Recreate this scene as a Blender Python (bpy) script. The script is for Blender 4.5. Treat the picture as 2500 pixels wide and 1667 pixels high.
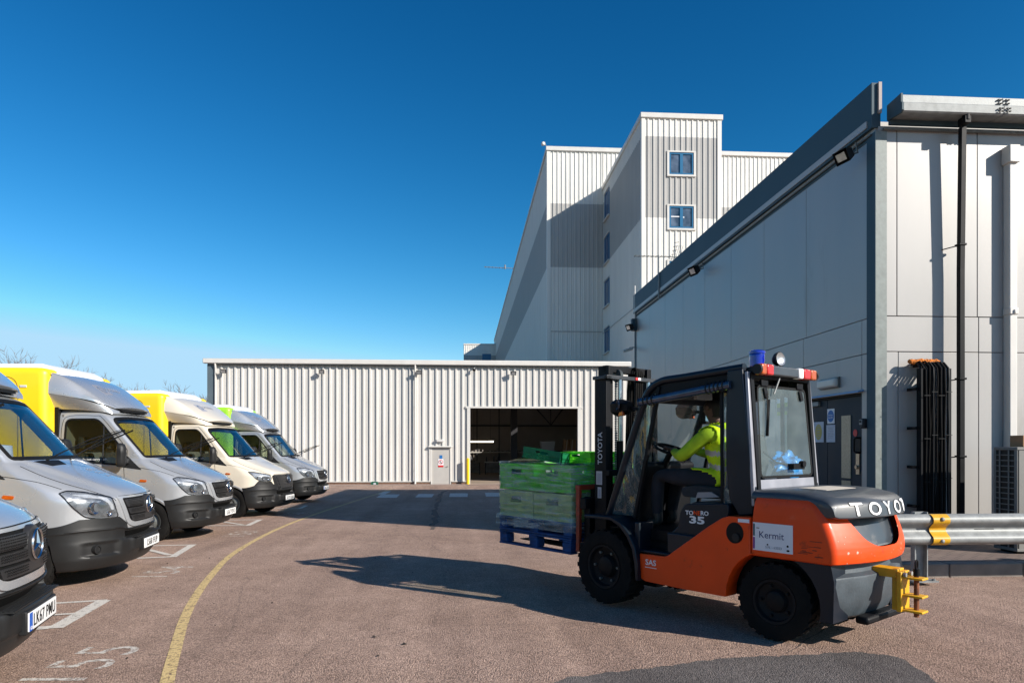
import bpy, bmesh, math, random
from mathutils import Vector, Matrix, noise
from mathutils.bvhtree import BVHTree
R = math.radians
random.seed(7)
for o in list(bpy.data.objects): bpy.data.objects.remove(o)
scene = bpy.context.scene
col = scene.collection

# ------------------------------------------------------------------ camera
cam_d = bpy.data.cameras.new('camera'); cam = bpy.data.objects.new('camera', cam_d); col.objects.link(cam)
cam_d.sensor_width = 36; cam_d.lens = 36*1700/2500
cam_d.shift_y = (1088-833.5)/2500
cam_d.clip_start = 0.1; cam_d.clip_end = 3000
cam.location = (0, 0, 1.5); cam.rotation_euler = (R(90), 0, R(-3.84))
scene.camera = cam

# ------------------------------------------------------------------ sky and sun
SUN = Vector((10.8, -7.7, 6.95)).normalized()
elev = math.asin(SUN.z); azim = math.atan2(SUN.x, SUN.y)
world = bpy.data.worlds.new('World'); scene.world = world; world.use_nodes = True
nt = world.node_tree; nt.nodes.clear()
sky = nt.nodes.new('ShaderNodeTexSky'); sky.sky_type = 'NISHITA'; sky.sun_disc = False
sky.sun_elevation = elev; sky.sun_rotation = azim
sky.air_density = 1.0; sky.dust_density = 0.15; sky.ozone_density = 3.0; sky.altitude = 0
hs = nt.nodes.new('ShaderNodeHueSaturation'); hs.inputs['Saturation'].default_value = 1.25; hs.inputs['Hue'].default_value = 0.5
bg = nt.nodes.new('ShaderNodeBackground'); bg.inputs[1].default_value = 0.05
gm = nt.nodes.new('ShaderNodeGamma'); gm.inputs[1].default_value = 1.38
wo = nt.nodes.new('ShaderNodeOutputWorld')
nt.links.new(sky.outputs[0], hs.inputs['Color']); nt.links.new(hs.outputs[0], gm.inputs[0])
sp_ = nt.nodes.new('ShaderNodeSeparateColor'); cb_ = nt.nodes.new('ShaderNodeCombineColor'); nt.links.new(gm.outputs[0], sp_.inputs[0])
for i_, (p_, k_) in enumerate(((1.5, .62), (1.0, 1.11), (.98, 1.03))):   # photographer's polarised sky: less red, a touch less blue
    a_ = nt.nodes.new('ShaderNodeMath'); a_.operation = 'POWER'; a_.inputs[1].default_value = p_; b_ = nt.nodes.new('ShaderNodeMath'); b_.operation = 'MULTIPLY'; b_.inputs[1].default_value = k_
    nt.links.new(sp_.outputs[i_], a_.inputs[0]); nt.links.new(a_.outputs[0], b_.inputs[0])
    c_ = nt.nodes.new('ShaderNodeMath'); c_.operation = 'MINIMUM'; c_.inputs[1].default_value = (6.0, 9.9, 13.0)[i_]; nt.links.new(b_.outputs[0], c_.inputs[0]); nt.links.new(c_.outputs[0], cb_.inputs[i_])
nt.links.new(cb_.outputs[0], bg.inputs[0]); nt.links.new(bg.outputs[0], wo.inputs[0])
sd = bpy.data.lights.new('sun', 'SUN'); sd.energy = 5.0; sd.angle = R(0.5); sd.color = (1, 0.93, 0.84)
so = bpy.data.objects.new('sun', sd); col.objects.link(so)
so.rotation_euler = SUN.to_track_quat('Z', 'Y').to_euler(); so.location = (20, -20, 30)
scene.view_settings.view_transform = 'Standard'; scene.view_settings.look = 'None'
scene.view_settings.exposure = 0.6; scene.view_settings.gamma = 1

# ------------------------------------------------------------------ materials
MATS = {}
def S(*c):   # sRGB 0-255 -> linear
    return tuple(((v/255)/12.92 if v/255 <= 0.04045 else ((v/255+0.055)/1.055)**2.4) for v in c)
def mat(name, c, rough=0.5, metal=0.0, var=0.0, vs=3.0, bump=0.0, bs=60.0, coat=0.0, spec=0.5, emit=None, es=0.0, dirt=None, ds=1.2, dthr=0.6, stretch=None):
    if name in MATS: return MATS[name]
    m = bpy.data.materials.new(name); m.use_nodes = True; t = m.node_tree; b = t.nodes['Principled BSDF']
    b.inputs['Base Color'].default_value = (*c, 1); b.inputs['Roughness'].default_value = rough; b.inputs['Metallic'].default_value = metal
    b.inputs['Coat Weight'].default_value = coat; b.inputs['Coat Roughness'].default_value = 0.05
    b.inputs['Specular IOR Level'].default_value = spec
    if emit: b.inputs['Emission Color'].default_value = (*emit, 1); b.inputs['Emission Strength'].default_value = es
    tc = t.nodes.new('ShaderNodeTexCoord'); src = tc.outputs['Object']
    if stretch:
        mp = t.nodes.new('ShaderNodeMapping'); mp.inputs['Scale'].default_value = stretch; t.links.new(src, mp.inputs[0]); src = mp.outputs[0]
    colour = None
    if var > 0:
        n = t.nodes.new('ShaderNodeTexNoise'); n.inputs['Scale'].default_value = vs; n.inputs['Detail'].default_value = 6
        t.links.new(src, n.inputs['Vector'])
        cr = t.nodes.new('ShaderNodeValToRGB'); cr.color_ramp.elements[0].position = 0.3; cr.color_ramp.elements[1].position = 0.7
        cr.color_ramp.elements[0].color = (*[max(0, v*(1-var)) for v in c], 1); cr.color_ramp.elements[1].color = (*[min(1, v*(1+var)) for v in c], 1)
        t.links.new(n.outputs[0], cr.inputs[0]); colour = cr.outputs[0]
        mr = t.nodes.new('ShaderNodeMapRange'); mr.inputs[3].default_value = max(0.02, rough-0.08); mr.inputs[4].default_value = min(1, rough+0.12)
        t.links.new(n.outputs[0], mr.inputs[0]); t.links.new(mr.outputs[0], b.inputs['Roughness'])
    if dirt:
        n2 = t.nodes.new('ShaderNodeTexNoise'); n2.inputs['Scale'].default_value = ds; n2.inputs['Detail'].default_value = 9; n2.inputs['Roughness'].default_value = 0.7
        t.links.new(src, n2.inputs['Vector'])
        c2 = t.nodes.new('ShaderNodeValToRGB'); c2.color_ramp.elements[0].position = dthr; c2.color_ramp.elements[1].position = min(1, dthr+0.12)
        c2.color_ramp.elements[0].color = (0, 0, 0, 1); c2.color_ramp.elements[1].color = (1, 1, 1, 1)
        t.links.new(n2.outputs[0], c2.inputs[0])
        mx = t.nodes.new('ShaderNodeMix'); mx.data_type = 'RGBA'
        t.links.new(c2.outputs[0], mx.inputs[0]); mx.inputs[7].default_value = (*dirt, 1)
        if colour: t.links.new(colour, mx.inputs[6])
        else: mx.inputs[6].default_value = (*c, 1)
        colour = mx.outputs[2]
    if colour: t.links.new(colour, b.inputs['Base Color'])
    if bump > 0:
        nb = t.nodes.new('ShaderNodeTexNoise'); nb.inputs['Scale'].default_value = bs; nb.inputs['Detail'].default_value = 4
        t.links.new(src, nb.inputs['Vector'])
        bp = t.nodes.new('ShaderNodeBump'); bp.inputs['Strength'].default_value = bump; bp.inputs['Distance'].default_value = 0.01
        t.links.new(nb.outputs[0], bp.inputs['Height']); t.links.new(bp.outputs[0], b.inputs['Normal'])
    MATS[name] = m; return m
def glass(name, tint, rough=0.02, refl=1.5, fac=None):
    if name in MATS: return MATS[name]
    m = bpy.data.materials.new(name); m.use_nodes = True; t = m.node_tree; t.nodes.clear()
    o = t.nodes.new('ShaderNodeOutputMaterial'); mx = t.nodes.new('ShaderNodeMixShader')
    tr = t.nodes.new('ShaderNodeBsdfTransparent'); tr.inputs[0].default_value = (*tint, 1)
    gl = t.nodes.new('ShaderNodeBsdfGlossy'); gl.inputs['Roughness'].default_value = rough
    f0 = ((refl-1)/(refl+1))**2; lw = t.nodes.new('ShaderNodeLayerWeight'); lw.inputs[0].default_value = .5
    pw = t.nodes.new('ShaderNodeMath'); pw.operation = 'POWER'; pw.inputs[1].default_value = 4.0; t.links.new(lw.outputs['Facing'], pw.inputs[0])
    fr = t.nodes.new('ShaderNodeMapRange'); fr.inputs[3].default_value = f0; fr.inputs[4].default_value = 1.0; t.links.new(pw.outputs[0], fr.inputs[0])
    t.links.new(fr.outputs[0], mx.inputs[0]); t.links.new(tr.outputs[0], mx.inputs[1]); t.links.new(gl.outputs[0], mx.inputs[2])
    t.links.new(mx.outputs[0], o.inputs[0]); MATS[name] = m; return m

def ground_mat(name='asphalt', c0=(.41, .295, .232), c1=(.54, .40, .322), speck=(.42, .36, .32)):
    m = bpy.data.materials.new(name); m.use_nodes = True; t = m.node_tree; b = t.nodes['Principled BSDF']
    tc = t.nodes.new('ShaderNodeTexCoord'); L = t.links
    def nz(scale, det=5, rough=.6, vec=None):
        n = t.nodes.new('ShaderNodeTexNoise'); n.inputs['Scale'].default_value = scale; n.inputs['Detail'].default_value = det; n.inputs['Roughness'].default_value = rough
        L.new(vec or tc.outputs['Object'], n.inputs['Vector']); return n.outputs[0]
    def ramp(src, p0, c0, p1, c1):
        r = t.nodes.new('ShaderNodeValToRGB'); r.color_ramp.elements[0].position = p0; r.color_ramp.elements[1].position = p1
        r.color_ramp.elements[0].color = (*c0, 1); r.color_ramp.elements[1].color = (*c1, 1); L.new(src, r.inputs[0]); return r.outputs[0]
    def mix(f, a, bb, mode='MIX'):
        x = t.nodes.new('ShaderNodeMix'); x.data_type = 'RGBA'; x.blend_type = mode
        if isinstance(f, float): x.inputs[0].default_value = f
        else: L.new(f, x.inputs[0])
        L.new(a, x.inputs[6])
        if isinstance(bb, tuple): x.inputs[7].default_value = (*bb, 1)
        else: L.new(bb, x.inputs[7])
        return x.outputs[2]
    big = ramp(nz(.35, 6), .35, c0, .68, c1)
    vo = t.nodes.new('ShaderNodeTexVoronoi'); vo.inputs['Scale'].default_value = 105; L.new(tc.outputs['Object'], vo.inputs['Vector'])
    agg = ramp(vo.outputs['Color'], .1, (.58, .56, .55), .95, (1.45, 1.40, 1.36))
    c = mix(1.0, big, agg, 'MULTIPLY')
    vd = ramp(vo.outputs['Distance'], .3, (1, 1, 1), .75, (.45, .42, .40))
    c = mix(.9, c, vd, 'MULTIPLY')
    mid = ramp(nz(3.2, 8, .75), .30, (.80, .78, .78), .72, (1.14, 1.13, 1.13))
    c = mix(1.0, c, mid, 'MULTIPLY')
    mp3 = t.nodes.new('ShaderNodeMapping'); mp3.inputs['Scale'].default_value = (1.7, .11, 1); mp3.inputs['Rotation'].default_value = (0, 0, .10); L.new(tc.outputs['Object'], mp3.inputs[0])
    tr_ = ramp(nz(1.0, 5, .6, mp3.outputs[0]), .34, (.80, .79, .79), .62, (1.07, 1.07, 1.07))
    c = mix(1.0, c, tr_, 'MULTIPLY')
    # pale specks
    sp = ramp(nz(150, 1), .70, (0, 0, 0), .76, (1, 1, 1))
    c = mix(sp, c, speck)
    # dark oil stains and damp trail
    mp = t.nodes.new('ShaderNodeMapping'); mp.inputs['Scale'].default_value = (1.1, .5, 1); L.new(tc.outputs['Object'], mp.inputs[0])
    st = ramp(nz(.8, 7, .72, mp.outputs[0]), .60, (0, 0, 0), .74, (.62, .62, .62))
    c = mix(st, c, (.055, .045, .042))
    sm = ramp(nz(9, 3, .6), .735, (0, 0, 0), .76, (.8, .8, .8))
    c = mix(sm, c, (.03, .026, .025))
    # hairline cracks
    v2 = t.nodes.new('ShaderNodeTexVoronoi'); v2.feature = 'DISTANCE_TO_EDGE'; v2.inputs['Scale'].default_value = .33
    wv = t.nodes.new('ShaderNodeMix'); wv.data_type = 'RGBA'; wv.inputs[0].default_value = .12
    nn = t.nodes.new('ShaderNodeTexNoise'); nn.inputs['Scale'].default_value = 2.2; nn.inputs['Detail'].default_value = 6; L.new(tc.outputs['Object'], nn.inputs['Vector'])
    L.new(tc.outputs['Object'], wv.inputs[6]); L.new(nn.outputs['Color'], wv.inputs[7]); L.new(wv.outputs[2], v2.inputs['Vector'])
    ck = ramp(v2.outputs['Distance'], .0, (.26, .26, .26), .003, (0, 0, 0))
    c = mix(ck, c, (.05, .04, .038))
    L.new(c, b.inputs['Base Color']); b.inputs['Roughness'].default_value = .88; b.inputs['Specular IOR Level'].default_value = .3
    bp = t.nodes.new('ShaderNodeBump'); bp.inputs['Strength'].default_value = .75; bp.inputs['Distance'].default_value = .012
    L.new(vo.outputs['Distance'], bp.inputs['Height']); bp.invert = True
    b2 = t.nodes.new('ShaderNodeBump'); b2.inputs['Strength'].default_value = .35; b2.inputs['Distance'].default_value = .03
    L.new(nz(14, 5), b2.inputs['Height']); L.new(bp.outputs[0], b2.inputs['Normal']); L.new(b2.outputs[0], b.inputs['Normal'])
    return m
def paint_mat(name, c, thr=.42, scale=14):
    """worn road paint: holes show the tarmac colour"""
    m = bpy.data.materials.new(name); m.use_nodes = True; t = m.node_tree; b = t.nodes['Principled BSDF']; L = t.links
    tc = t.nodes.new('ShaderNodeTexCoord')
    n = t.nodes.new('ShaderNodeTexNoise'); n.inputs['Scale'].default_value = scale; n.inputs['Detail'].default_value = 10; n.inputs['Roughness'].default_value = .8
    L.new(tc.outputs['Object'], n.inputs['Vector'])
    r = t.nodes.new('ShaderNodeValToRGB'); r.color_ramp.elements[0].position = thr; r.color_ramp.elements[1].position = thr+.07
    L.new(n.outputs[0], r.inputs[0])
    tr = t.nodes.new('ShaderNodeBsdfTransparent'); mx = t.nodes.new('ShaderNodeMixShader')
    L.new(r.outputs[0], mx.inputs[0]); L.new(tr.outputs[0], mx.inputs[1]); L.new(b.outputs[0], mx.inputs[2]); L.new(mx.outputs[0], t.nodes['Material Output'].inputs[0])
    b.inputs['Base Color'].default_value = (*c, 1); b.inputs['Roughness'].default_value = .8
    v = t.nodes.new('ShaderNodeTexVoronoi'); v.inputs['Scale'].default_value = 85; L.new(tc.outputs['Object'], v.inputs['Vector'])
    bp = t.nodes.new('ShaderNodeBump'); bp.invert = True; bp.inputs['Strength'].default_value = .5; bp.inputs['Distance'].default_value = .01
    L.new(v.outputs['Distance'], bp.inputs['Height']); L.new(bp.outputs[0], b.inputs['Normal'])
    return m

M = dict(
 cream=mat('cream_cladding', (.565, .545, .51), .45, 0, .05, 1.2, 0, dirt=(.50, .46, .40), ds=.5, dthr=.62, stretch=(1, 1, .25)),
 white_clad=mat('white_cladding', (.70, .68, .63), .45, 0, .05, 1.0, stretch=(1, 1, .25)),
 grey_clad=mat('grey_cladding', (.40, .39, .37), .45, 0, .05, 1.0, stretch=(1, 1, .25)),
 cap=mat('white_flashing', (.60, .58, .54), .4, 0, .04, 2),
 flash_dark=mat('dark_flashing', (.09, .12, .14), .5, 0, .08, 2),
 blue_frame=mat('blue_window_frame', (.012, .12, .25), .35),
 panel=mat('grey_panel', (.35, .34, .325), .40, .15, .07, 1.0, .06, 300, dirt=(.29, .275, .25), ds=.8, dthr=.62, stretch=(1, 1, .22)),
 joint=mat('panel_joint', (.16, .16, .155), .8),
 fascia=mat('blue_grey_fascia', (.030, .066, .088), .65, 0, .08, 1.2),
 galv=mat('galvanised_steel', (.25, .262, .26), .55, .3, .22, 9, .12, 60),
 galv_dark=mat('dull_galvanised_steel', (.13, .14, .135), .5, .5, .25, 14),
 black=mat('black_steel', (.005, .0055, .007), .5, 0, .3, 4, spec=.18),
 blackp=mat('black_plastic', (.013, .0135, .014), .5, 0, .15, 3, spec=.3),
 rubber=mat('tyre_rubber', (.010, .0095, .009), .9, 0, .3, 8, .3, 90, spec=.15),
 bumper=mat('grey_black_bumper', (.0125, .0128, .013), .45, 0, .12, 5, .05, 400, dirt=(.026, .024, .022), ds=3, dthr=.68, spec=.35),
 grille=mat('grille_plastic', (.022, .022, .023), .4),
 silver=mat('silver_paint', (.47, .485, .50), .26, .5, .03, 2, coat=1.0, dirt=(.40, .39, .37), ds=1.4, dthr=.66),
 van_cream=mat('cream_paint', (.66, .60, .49), .3, 0, .03, 2, coat=.9, dirt=(.5, .44, .36), ds=1.3, dthr=.68),
 yellow=mat('yellow_box_paint', (.86, .56, .01), .38, 0, .05, 1.5, coat=.25, dirt=(.62, .40, .05), ds=.9, dthr=.66),
 green=mat('green_box_paint', (.30, .62, .03), .38, 0, .05, 1.5, coat=.25, dirt=(.2, .4, .05), ds=1, dthr=.68),
 white=mat('white_gelcoat', (.78, .78, .79), .4, 0, .03, 2),
 chrome=mat('chrome', (.62, .63, .65), .16, 1),
 reflector=mat('lamp_reflector', (.42, .43, .44), .28, .6, .3, 12, .5, 18),
 amber=mat('amber_lens', (.42, .075, .006), .2, 0, .15, 30, coat=.5),
 red=mat('red_lens', (.5, .015, .01), .2, 0, .15, 30, coat=.5),
 trim=mat('dark_interior', (.03, .03, .032), .8, 0, .3, 6),
 fabric=mat('seat_fabric', (.03, .03, .032), .95, 0, .3, 20),
 logo=mat('dark_lettering', (.20, .21, .25), .5), logo2=mat('faint_lettering', (.30, .31, .35), .5),
 plate=mat('plate_white', (.75, .75, .74), .4), plate_blue=mat('plate_blue', (.01, .10, .45), .4), ink=mat('black_ink', (.006, .006, .006), .6, spec=.2),
 wtext=mat('white_lettering', (.72, .72, .72), .5),
 orange=mat('orange_paint', (.74, .062, .003), .42, 0, .08, 3.5, coat=.08, spec=.3, dirt=(.17, .030, .012), ds=5, dthr=.60),
 fl_black=mat('forklift_dark_paint', (.005, .009, .016), .4, 0, .2, 4, spec=.3, coat=.12, dirt=(.02, .02, .02), ds=4, dthr=.68),
 fl_hood=mat('forklift_hood_grey', (.038, .046, .055), .42, 0, .2, 5, coat=.25, dirt=(.14, .13, .12), ds=5, dthr=.58),
 fl_grey=mat('counterweight_grey', (.045, .058, .068), .5, 0, .25, 6, .2, 40, dirt=(.36, .30, .22), ds=5, dthr=.70),
 pillar=mat('grey_pillar', (.30, .30, .33), .4, .3, .1, 6),
 yellow_steel=mat('yellow_steel', (.62, .33, .01), .45, 0, .15, 8, dirt=(.20, .07, .02), ds=7, dthr=.62),
 rust=mat('rusty_steel', (.17, .06, .025), .8, .2, .5, 18, .3, 60),
 crate=mat('green_crate_plastic', (.22, .85, .04), .45, 0, .12, 8),
 crate_dk=mat('dark_green_crate_plastic', (.012, .26, .10), .45, 0, .12, 8),
 crate_pale=mat('pale_olive_crate_plastic', (.74, .82, .38), .5, 0, .12, 8),
 pallet=mat('blue_pallet_wood', (.003, .048, .17), .75, 0, .45, 9, .3, 30, dirt=(.03, .04, .07), ds=6, dthr=.62, stretch=(1, 4, 4)),
 hivis=mat('hi_vis_yellow', (.58, .78, .0), .7, 0, .12, 14, .35, 16, emit=(.5, .9, 0), es=.0),
 hivis_j=mat('hi_vis_jacket', (.36, .52, .01), .8, 0, .12, 14, .35, 16),
 tape=mat('reflective_tape', (.42, .42, .43), .35, .3),
 trousers=mat('dark_trousers', (.018, .017, .022), .9, 0, .3, 10, .4, 20),
 skin=mat('skin', (.085, .042, .028), .6), hair=mat('dark_hair', (.012, .009, .008), .8, 0, .4, 30),
 boot=mat('boot_leather', (.05, .035, .025), .6), shoe_tan=mat('tan_leather', (.45, .30, .18), .6),
 blue_bag=mat('blue_bag_plastic', (.01, .22, .62), .3, 0, .2, 8),
 paver=None, concrete=mat('concrete', (.34, .29, .25), .85, 0, .2, 3, .3, 50), kerb=mat('kerb_concrete', (.21, .18, .155), .9, 0, .25, 4, .4, 60),
 brick=mat('brown_brick', (.19, .11, .075), .9, 0, .3, 9, .4, 40),
 bollard=mat('yellow_bollard_paint', (.80, .52, .01), .4, 0, .05, 5),
 door_grey=mat('door_grey', (.42, .40, .37), .45, 0, .05, 2), door_blue=mat('door_dark_blue', (.008, .020, .034), .5, 0, .12, 2, spec=.2),
 sign_white=mat('sign_white', (.74, .74, .76), .5), sign_red=mat('sign_red', (.60, .02, .02), .5), sign_blue=mat('sign_blue', (.01, .14, .42), .5),
 sign_green=mat('sign_green', (.32, .40, .03), .5), paper=mat('paper', (.55, .55, .60), .7, 0, .08, 20), paper_y=mat('yellow_paper', (.55, .42, .12), .7),
 bark=mat('bark', (.13, .095, .075), .9, 0, .3, 6), card=mat('cardboard', (.36, .20, .10), .85, 0, .1, 4),
 foam=mat('expanding_foam', (.50, .15, .02), .9, 0, .4, 20, .8, 40), tube=mat('lit_tube', (.9, .85, .7), .5, emit=(1, .86, .62), es=3),
 ac=mat('ac_casing', (.19, .185, .17), .5, 0, .06, 3), ac_in=mat('ac_fins', (.02, .017, .014), .6),
 inside=mat('shed_liner', (.34, .29, .25), .7, 0, .08, 1), dk_floor=mat('workshop_floor', (.33, .26, .2), .7, 0, .15, 1),
 steel_dk=mat('dark_column_paint', (.03, .03, .035), .6), bench=mat('workbench', (.24, .22, .20), .6, 0, .3, 3),
 tealp=mat('teal_card', (.01, .33, .27), .6), salmon=mat('salmon_card', (.8, .30, .16), .6),
 beacon=mat('blue_beacon_lens', (.004, .016, .33), .12, 0, .2, 30, coat=.7),
 grit=mat('yellow_green_plastic', (.36, .36, .02), .5, 0, .1, 6),
)
M['asphalt'] = ground_mat()
for k_ in ('crate', 'crate_dk', 'crate_pale'):
    t_ = M[k_].node_tree; b_ = t_.nodes['Principled BSDF']; tl = t_.nodes.new('ShaderNodeBsdfTranslucent'); mx_ = t_.nodes.new('ShaderNodeMixShader'); mx_.inputs[0].default_value = .45
    cc = b_.inputs['Base Color'].links[0].from_socket; t_.links.new(cc, tl.inputs[0]); t_.links.new(b_.outputs[0], mx_.inputs[1]); t_.links.new(tl.outputs[0], mx_.inputs[2]); t_.links.new(mx_.outputs[0], t_.nodes['Material Output'].inputs[0])
M['wpaint'] = paint_mat('worn_white_paint', (.60, .56, .50), .38, 22)
M['wpaint2'] = paint_mat('very_worn_white_paint', (.58, .53, .47), .43, 22)
M['ypaint'] = paint_mat('worn_yellow_paint', (.60, .44, .20), .41, 26)
M['glass'] = glass('van_glass', (.80, .86, .88), .01, 1.7)
M['sglass'] = glass('side_glass', (.76, .79, .72), .02, 1.5)
M['fglass'] = glass('forklift_glass', (.80, .90, .86), .02, 1.55)
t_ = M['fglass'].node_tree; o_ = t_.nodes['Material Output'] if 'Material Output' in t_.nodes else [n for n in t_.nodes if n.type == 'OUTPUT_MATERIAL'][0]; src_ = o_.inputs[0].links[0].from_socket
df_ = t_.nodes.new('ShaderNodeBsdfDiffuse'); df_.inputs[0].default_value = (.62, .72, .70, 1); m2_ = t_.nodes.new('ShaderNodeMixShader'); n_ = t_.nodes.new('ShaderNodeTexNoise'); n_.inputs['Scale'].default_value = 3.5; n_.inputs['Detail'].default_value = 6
r_ = t_.nodes.new('ShaderNodeMapRange'); r_.inputs[1].default_value = .35; r_.inputs[2].default_value = .7; r_.inputs[3].default_value = .07; r_.inputs[4].default_value = .12   # dusty haze, also painted in for pale reflections on the cab glazing
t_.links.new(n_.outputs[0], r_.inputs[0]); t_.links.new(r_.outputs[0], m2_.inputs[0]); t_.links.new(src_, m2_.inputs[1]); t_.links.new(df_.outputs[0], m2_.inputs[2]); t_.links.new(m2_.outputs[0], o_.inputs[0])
M['clear'] = glass('lamp_lens', (.93, .94, .95), .02, 1.6)
M['wglass'] = mat('window_glass', (.07, .09, .12), .06, 0, .75, 1.6, spec=1)  # mottled base colour stands in for pale reflections and interior tones in the panes
def wrap_mat():
    m = bpy.data.materials.new('stretch_wrap_film'); m.use_nodes = True; t = m.node_tree; t.nodes.clear(); L = t.links
    o = t.nodes.new('ShaderNodeOutputMaterial'); mx = t.nodes.new('ShaderNodeMixShader')
    tr = t.nodes.new('ShaderNodeBsdfTransparent'); tr.inputs[0].default_value = (.80, .86, .86, 1)
    gl = t.nodes.new('ShaderNodeBsdfPrincipled'); gl.inputs['Base Color'].default_value = (.62, .72, .72, 1); gl.inputs['Roughness'].default_value = .25
    tc = t.nodes.new('ShaderNodeTexCoord'); mp = t.nodes.new('ShaderNodeMapping'); mp.inputs['Scale'].default_value = (1, 1, 9); mp.inputs['Rotation'].default_value = (.12, .1, 0)
    n = t.nodes.new('ShaderNodeTexNoise'); n.inputs['Scale'].default_value = 4; n.inputs['Detail'].default_value = 7
    r = t.nodes.new('ShaderNodeValToRGB'); r.color_ramp.elements[0].position = .35; r.color_ramp.elements[0].color = (.03, .03, .03, 1); r.color_ramp.elements[1].position = .75; r.color_ramp.elements[1].color = (.50, .50, .50, 1)
    bp = t.nodes.new('ShaderNodeBump'); bp.inputs['Strength'].default_value = .7; bp.inputs['Distance'].default_value = .02
    L.new(tc.outputs['Object'], mp.inputs[0]); L.new(mp.outputs[0], n.inputs['Vector']); L.new(n.outputs[0], r.inputs[0]); L.new(n.outputs[0], bp.inputs['Height']); L.new(bp.outputs[0], gl.inputs['Normal'])
    L.new(r.outputs[0], mx.inputs[0]); L.new(tr.outputs[0], mx.inputs[1]); L.new(gl.outputs[0], mx.inputs[2]); L.new(mx.outputs[0], o.inputs[0]); return m
M['wrap'] = wrap_mat()
def paver_mat():
    m = bpy.data.materials.new('block_paving'); m.use_nodes = True; t = m.node_tree; b = t.nodes['Principled BSDF']; L = t.links
    tc = t.nodes.new('ShaderNodeTexCoord'); br = t.nodes.new('ShaderNodeTexBrick'); L.new(tc.outputs['Object'], br.inputs['Vector'])
    br.inputs['Color1'].default_value = (.21, .155, .125, 1); br.inputs['Color2'].default_value = (.17, .12, .10, 1); br.inputs['Mortar'].default_value = (.04, .035, .03, 1)
    br.inputs['Scale'].default_value = 1; br.inputs['Brick Width'].default_value = .2; br.inputs['Row Height'].default_value = .1; br.inputs['Mortar Size'].default_value = .007
    L.new(br.outputs[0], b.inputs['Base Color']); b.inputs['Roughness'].default_value = .9
    bp = t.nodes.new('ShaderNodeBump'); bp.invert = True; bp.inputs['Strength'].default_value = .6; bp.inputs['Distance'].default_value = .01
    L.new(br.outputs['Fac'], bp.inputs['Height']); L.new(bp.outputs[0], b.inputs['Normal']); return m
M['paver'] = paver_mat()

# ------------------------------------------------------------------ object helpers
def link(o, parent=None):
    col.objects.link(o)
    if parent is not None: o.parent = parent
    return o
def tag(o, label=None, cat=None, group=None, kind=None):
    if label: o['label'] = label
    if cat: o['category'] = cat
    if group: o['group'] = group
    if kind: o['kind'] = kind
    return o
def thing(name, label, cat, loc=(0, 0, 0), rz=0.0, group=None):
    o = bpy.data.objects.new(name, None); o.empty_display_size = .2; col.objects.link(o); o.location = loc; o.rotation_euler = (0, 0, rz)
    return tag(o, label, cat, group)
def copy_tree(o, parent=None):
    c = o.copy(); col.objects.link(c)
    if parent is not None: c.parent = parent
    for ch in list(o.children): copy_tree(ch, c)
    return c
def finish(me, mats, smooth=None, recalc=True):
    if recalc:
        bm = bmesh.new(); bm.from_mesh(me); bmesh.ops.recalc_face_normals(bm, faces=bm.faces); bm.to_mesh(me); bm.free()
    for m in mats: me.materials.append(m)
    if smooth is not None:
        for p in me.polygons: p.use_smooth = True
        me.set_sharp_from_angle(angle=R(smooth))
    me.update(); return me
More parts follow.
